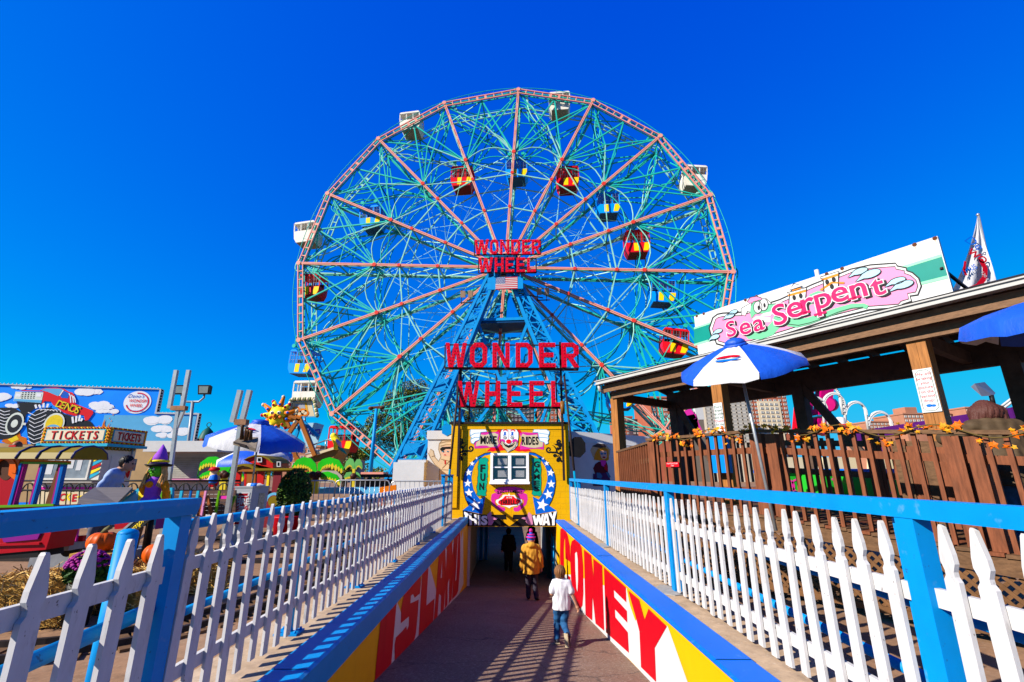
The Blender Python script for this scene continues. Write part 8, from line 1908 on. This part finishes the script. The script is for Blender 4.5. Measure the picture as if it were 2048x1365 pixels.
    if hair:
        hh = [('e', H - fw * .014 + V((0, 0, .020 * K_)), (.067 * K_, .070 * K_, .072 * K_), 0, 0), ('e', H - fw * .030 - V((0, 0, .016)), (.054 * K_, .046 * K_, .044 * K_), 0, 0)]
        if long_hair: hh += [('e', H - fw * .02 - V((0, 0, .01)), (.10, .09, .085), 0, 0)] + [('l', tuple(H - fw * .03 + sd * (s * .055)), tuple(H - fw * .05 + sd * (s * .075) - V((0, 0, .11))), .055, .035) for s in (-1, -.4, .4, 1)]
        rg = random.uniform(0, 5)
        organic('hair', Ls(hh), hair, t, vox * S_ * .7, 2, extra=lambda co: co + (co - X(H)).normalized() * ((.002 if long_hair else .004) * S_ * math.sin(math.atan2(co.y - X(H).y, co.x - X(H).x) * 19 + rg + 2.2 * math.sin(co.z * 22)) + .003 * S_ * math.sin(math.atan2(co.y - X(H).y, co.x - X(H).x) * 41 - co.z * 30)))
    if beanie:
        hh = [('e', H + V((0, 0, .03)), (.071, .074, .066), 0, 0)]
        bn = organic('beanie', Ls(hh + [('l', tuple(H + V((0, 0, .03))), tuple(H + V((0, 0, .10))), .06, .035)]), cols['hat'], t, vox * S_ * .8, 3, extra=None)
        b = MB(); b.path([X(H + V((.071 * math.cos(a), .073 * math.sin(a), .045))) for a in [i * PI / 12 for i in range(24)]], .013 * S_, 6, closed=True); b.build('stripe', cols['hat2'], bn)
        b = MB(); b.path([X(H + V((.052 * math.cos(a), .054 * math.sin(a), .088))) for a in [i * PI / 12 for i in range(24)]], .011 * S_, 6, closed=True); b.build('stripe', cols['hat2'], bn)
        b = MB(); b.ell(X(H + V((0, 0, .150))), (.032 * S_,) * 3, 10, 8); b.build('pompom', cols['hat2'], bn)
    return t
JEAN = mat('blue_denim', (.02, .10, .25), .75, .35, 18, .3); TEE = mat('white_tshirt', (.76, .76, .80), .75, .06, 12, .15); SOLE = mat('shoe_sole', (.55, .45, .30), .7, .2, 20); SHK = mat('dark_shoe', (.02, .02, .035), .5)
# unit body: height about 1.0
walkJ = dict(hs=1.2, head=(-.01, .02, .90), neck=(-.005, .0, .825), shl=(-.095, .01, .775), shr=(.095, -.01, .775), ell=(-.140, -.02, .64), elr=(.150, -.04, .64), hal=(-.10, .09, .60), har=(.21, -.02, .49), hil=(-.055, 0, .485), hir=(.055, 0, .485), knl=(-.06, .075, .27), knr=(.03, .03, .255), anl=(-.07, .05, .045), anr=(.05, -.17, .15), tol=(-.075, .145, .022), tor=(.055, -.165, .05))
boyz = ramp_z(8.81)
person('boy in white t-shirt and blue jeans walking down the ramp', (.84, 8.81, boyz), 1.20, .05, walkJ, dict(top=TEE, legs=JEAN, shoe=SHK, sole=SOLE), hair=HAIRB, short_sleeve=True, vox=.0095)
stJ = dict(head=(0, .01, .915), neck=(0, 0, .835), shl=(-.105, 0, .795), shr=(.105, 0, .795), ell=(-.145, -.02, .64), elr=(.15, -.02, .64), hal=(-.16, .02, .50), har=(.165, .02, .50), hil=(-.05, 0, .50), hir=(.05, 0, .50), knl=(-.05, .03, .27), knr=(.055, .01, .27), anl=(-.05, .03, .045), anr=(.07, -.10, .06), tol=(-.055, .11, .02), tor=(.10, -.02, .02))
JK = mat('ochre_jacket', (.62, .30, .03), .75, .12, 14, .25)
HATB = mat('beanie_blue', (.03, .09, .62), .8, .25, 60, .3); HATP = mat('beanie_pink', (.75, .03, .30), .8, .25, 60, .3)
person('person in ochre hooded jacket and blue and pink bobble hat at the tunnel mouth', (.57, 15.05, ramp_z(15.05)), 1.76, .05, stJ, dict(top=JK, legs=mat('dark_trousers', (.035, .03, .045), .8, .2, 20), shoe=SHK, hat=HATB, hat2=HATP), coat=True, hood=True, beanie=True, hair=None, vox=.012)
J2 = dict(stJ, anr=(.05, -.02, .05), tor=(.06, .07, .02), knl=(-.05, .06, .27), anl=(-.05, .09, .05), tol=(-.055, .17, .02))
DKC = mat('dark_coat', (.018, .016, .02), .8, .2, 12)
person('person in dark clothes walking deep in the tunnel, left one', (-.15, 22.2, ramp_z(25)), 1.78, .1, J2, dict(top=DKC, legs=DKC, shoe=SHK), hair=HAIRK, vox=.016, group='dark figures in the tunnel')
J3 = dict(J2, hal=(-.10, .10, .62))
person('person in dark clothes beside the wall, deepest in the tunnel', (.95, 24.0, ramp_z(25)), 1.72, -.2, J3, dict(top=mat('dark_brown_coat', (.03, .018, .014), .8), legs=DKC, shoe=SHK), hair=HAIRK, long_hair=True, vox=.016, group='dark figures in the tunnel')
# man by the ticket booth, leaning forward to the right
manJ = dict(head=(0, .13, .900), neck=(0, .06, .835), shl=(-.11, .04, .79), shr=(.11, .04, .79), ell=(-.15, .0, .63), elr=(.15, -.03, .63), hal=(-.13, .08, .52), har=(.12, .02, .50), hil=(-.05, -.03, .50), hir=(.05, -.03, .50), knl=(-.05, .02, .27), knr=(.05, -.02, .27), anl=(-.05, -.02, .045), anr=(.05, -.05, .045), tol=(-.055, .08, .02), tor=(.055, .05, .02), face=(.1, 1, -.1))
mp = at_y(211, 1000, 9.6)
mpl = thing('platform', 'low grey boarding platform under the man in the light blue shirt', 'platform', (mp.x, 9.7, GZ)); b = MB(); b.box((mp.x, 9.7, GZ + .12), (1.6, 1.0, .24)); b.build('step', GRY, mpl)
person('man in light blue shirt leaning forward in front of the ticket booth', (mp.x, 9.6, GZ + .24), 1.76, -math.pi / 2 + .35, manJ, dict(top=mat('light_blue_shirt', (.30, .40, .66), .75, .08, 12, .2), legs=mat('grey_trousers', (.10, .10, .14), .8), shoe=SHK), hair=HAIRK, vox=.012)
# woman leaning on the deck railing
wmJ = dict(head=(0, .07, .90), neck=(0, .02, .835), shl=(-.12, .02, .79), shr=(.12, .02, .79), ell=(-.25, .12, .725), elr=(.25, .10, .735), hal=(-.12, .19, .735), har=(.14, .17, .80), hil=(-.055, -.04, .50), hir=(.055, -.04, .50), knl=(-.05, .02, .27), knr=(.05, -.0, .27), anl=(-.05, -.02, .045), anr=(.05, -.05, .045), tol=(-.055, .08, .02), tor=(.055, .05, .02), face=(.1, 1, 0))
wp_ = at_y(1995, 880, 5.45)
COAT = mat('brown_coat', (.085, .055, .030), .7, .2, 14, .25)
wmn = person('woman with wavy brown hair and brown coat seen from behind, leaning on the deck railing', (wp_.x + .02, 5.45, -.78), 1.66, -.25, wmJ, dict(top=COAT, legs=JEAN, shoe=SHK), hair=mat('hair_auburn', (.10, .035, .028), .45, .4, 60, .4, (6, 6, 1)), long_hair=True, coat=True, vox=.011)
b = MB(); b.box(wp_ + V((.36, .0, .0)), (.26, .2, .10), Matrix.Rotation(.4, 3, 'Y')); b.build('shoulder_patch', mat('lime_cloth', (.40, .62, .01), .7), wmn)
hdp = thing('person', 'bald person with sunglasses mostly hidden behind the olive train roof', 'person', tuple(at_y(33, 930, 10.5)))
pz = at_y(34, 893, 10.5)
organic('body', [('e', pz, (.085, .10, .115)), ('l', pz - V((0, 0, .1)), pz - V((0, 0, .22)), .055, .06), ('l', pz - V((.16, 0, .3)), pz - V((-.16, 0, .3)), .09, .09), ('l', pz - V((0, 0, .3)), V((pz.x, 10.5, GZ + .9)), .15, .14), ('l', V((pz.x - .09, 10.5, GZ + .9)), V((pz.x - .1, 10.5, GZ + .05)), .09, .06), ('l', V((pz.x + .09, 10.5, GZ + .9)), V((pz.x + .1, 10.5, GZ + .05)), .09, .06)], mat('tanned_skin', (.26, .10, .05), .5), hdp, .02, 3)
b = MB(); b.bar(pz + V((-.075, -.09, .0)), pz + V((.075, -.09, .0)), .03, .035); b.build('sunglasses', RED, hdp)
# witch scarecrow and doll
wt = thing('scarecrow', 'witch scarecrow with green face, purple dress and pointed purple and black hat', 'scarecrow', tuple(on_ground(312, 1100, 7.3)))
Yw = 7.3; q = zoomed(160, 860, 240 / 1638.0); fac = at_y(*q((1065, 555))[0], Yw); GRF = mat('witch_green', (.10, .50, .02), .6, .1, 9); WO = mat('witch_orange', (.85, .24, .0), .7, .15, 20, .2)
organic('head', [('e', fac, (.105, .10, .12)), ('l', fac, fac - V((0, 0, .14)), .05, .05)], GRF, wt, .015, 3)
for s in (-1, 1): b = MB(); b.ell(fac + V((s * .03 - .03, -.10, .02)), (.017, .014, .017), 8, 6); e_ = b.build('eye', WHC, wt); b = MB(); b.ell(fac + V((s * .03 - .03, -.113, .02)), (.008, .006, .008), 6, 5); b.build('pupil', BLK, e_)
b = MB(); b.path([fac + V((-.03 + x * .01, -.098 - .003 * abs(x), -.045 + .0012 * x * x)) for x in range(-4, 5)], .006, 5); b.build('mouth', BLK, wt)
b = MB(); b.path([fac + V((-.025, -.1, 0)), fac + V((-.035, -.14, -.015))], .016, 7, radii=[.018, .006]); b.build('nose', GRF, wt)
hb_ = fac + V((0, 0, .085))
b = MB(); b.path([hb_ + V((0, 0, z)) for z in (-.03, 0.0, .02)], .2, 18, radii=[.155, .185, .10]); b.path([hb_ + V((.0, 0, .01)), hb_ + V((.0, 0, .12)), hb_ + V((.01, 0, .22)), hb_ + V((.0, 0, .30))], .1, 14, radii=[.115, .09, .05, .006], mi=1); b.build('hat', [BLK, VIO], wt)
b = MB(); b.path([hb_ + V((.11 * math.cos(a), .11 * math.sin(a), .05)) for a in [i * PI / 8 for i in range(16)]], .02, 6, closed=True); b.bar(hb_ + V((-.04, -.12, .1)), hb_ + V((-.09, -.13, -.02)), .02, .015); b.build('hat_band', MYE, wt)
b = MB()
for i in range(70):
    a = random.uniform(-.6, PI + .6); x, y = .11 * math.cos(a), .085 * math.sin(a) - .01
    p = fac + V((x, y, .06)); b.path([p, p + V((x * .35, y * .2, -.12)), p + V((x * .3 + random.uniform(-.04, .04), y * .2 - .02, -.24 - random.uniform(0, .08)))], .009, 4)
tag(b.build('straw_hair', mat('straw_hair', (.72, .38, .12), .8, .25, 20), wt), kind='stuff')
nkp = fac - V((0, 0, .14)); sk_c = at_y(*q((985, 965))[0], Yw)
organic('dress', [('l', nkp - V((0, 0, .04)), nkp - V((.02, 0, .27)), .115, .10), ('l', nkp - V((.10, 0, .04)), nkp - V((-.10, 0, .04)), .06, .06)], VIO, wt, .014, 4)
b = MB(); w0 = nkp - V((.015, 0, .23)); n_ = 40
vs_ = [w0 + V((r * (1 + .16 * k * math.sin(7 * a)) * math.cos(a), .75 * r * (1 + .16 * k * math.sin(7 * a)) * math.sin(a), -z)) for r, z, k in ((.11, 0, 0), (.17, .10, .5), (.25, .27, 1)) for a in [2 * PI * i / n_ for i in range(n_)]]
b.add(vs_, [(i, n_ + i, n_ + (i + 1) % n_, (i + 1) % n_) for i in range(n_)] + [(n_ + i, 2 * n_ + i, 2 * n_ + (i + 1) % n_, n_ + (i + 1) % n_) for i in range(n_)], 0, True); b.build('skirt', VIO, wt)
for s, e in ((-1, q((885, 860))[0]), (1, q((1165, 930))[0])):
    P = at_y(*e, Yw); a_ = nkp + V((s * .14, 0, -.05)); organic('sleeve', [('l', a_, (a_ + P) / 2 + V((s * .03, -.02, 0)), .055, .05), ('l', (a_ + P) / 2 + V((s * .03, -.02, 0)), P, .05, .045)], WO, wt, .013, 3)
b = MB(); b.ell(nkp + V((-.01, -.105, -.06)), (.06, .02, .05), 10, 7); b.build('collar', WO, wt)
for s in (-1, 1): b = MB(); b.tube(w0 + V((s * .06, 0, -.2)), w0 + V((s * .09, 0, -.72)), .035, n=8); b.build('leg', BLK, wt)
b = MB(); b.tube(nkp - V((0, .0, 0)), V((nkp.x, Yw + .05, GZ)), .025); b.build('stake', WOOD2, wt)
dl = thing('doll_figure', 'small painted doll figure in red cap and blue overalls by the left palm', 'figure', tuple(at_y(424, 990, 15.5)))
q3 = zoomed(390, 880, 210 / 1194.0); dp = lambda x, y: at_y(*q3((x, y))[0], 15.5)
organic('body', [('e', dp(225, 370), (.13, .12, .14)), ('l', dp(222, 410), dp(218, 460), .13, .15), ('l', dp(200, 470), dp(190, 540), .09, .07), ('l', dp(235, 470), dp(215, 545), .09, .07), ('l', dp(185, 420), dp(150, 460), .06, .05), ('l', dp(255, 420), dp(275, 450), .06, .05)], mat('doll_skin', (.80, .55, .35), .4), dl, .022, 3)
organic('overalls', [('l', dp(222, 425), dp(218, 462), .145, .165)], DBL, dl, .022, 3)
organic('trousers', [('l', dp(200, 472), dp(190, 525), .105, .085), ('l', dp(235, 472), dp(217, 525), .105, .085)], RED, dl, .022, 3)
b = MB(); c = dp(225, 335); b.ell(c, (.16, .15, .08), 12, 7); b.ell(c + V((0, -.1, -.03)), (.14, .12, .025), 12, 5); b.build('cap', RED, dl)
for s in (-1, 1): b = MB(); b.ell(dp(225 + s * 35, 385), (.06, .06, .1), 8, 6); b.build('hair', MYE, dl)
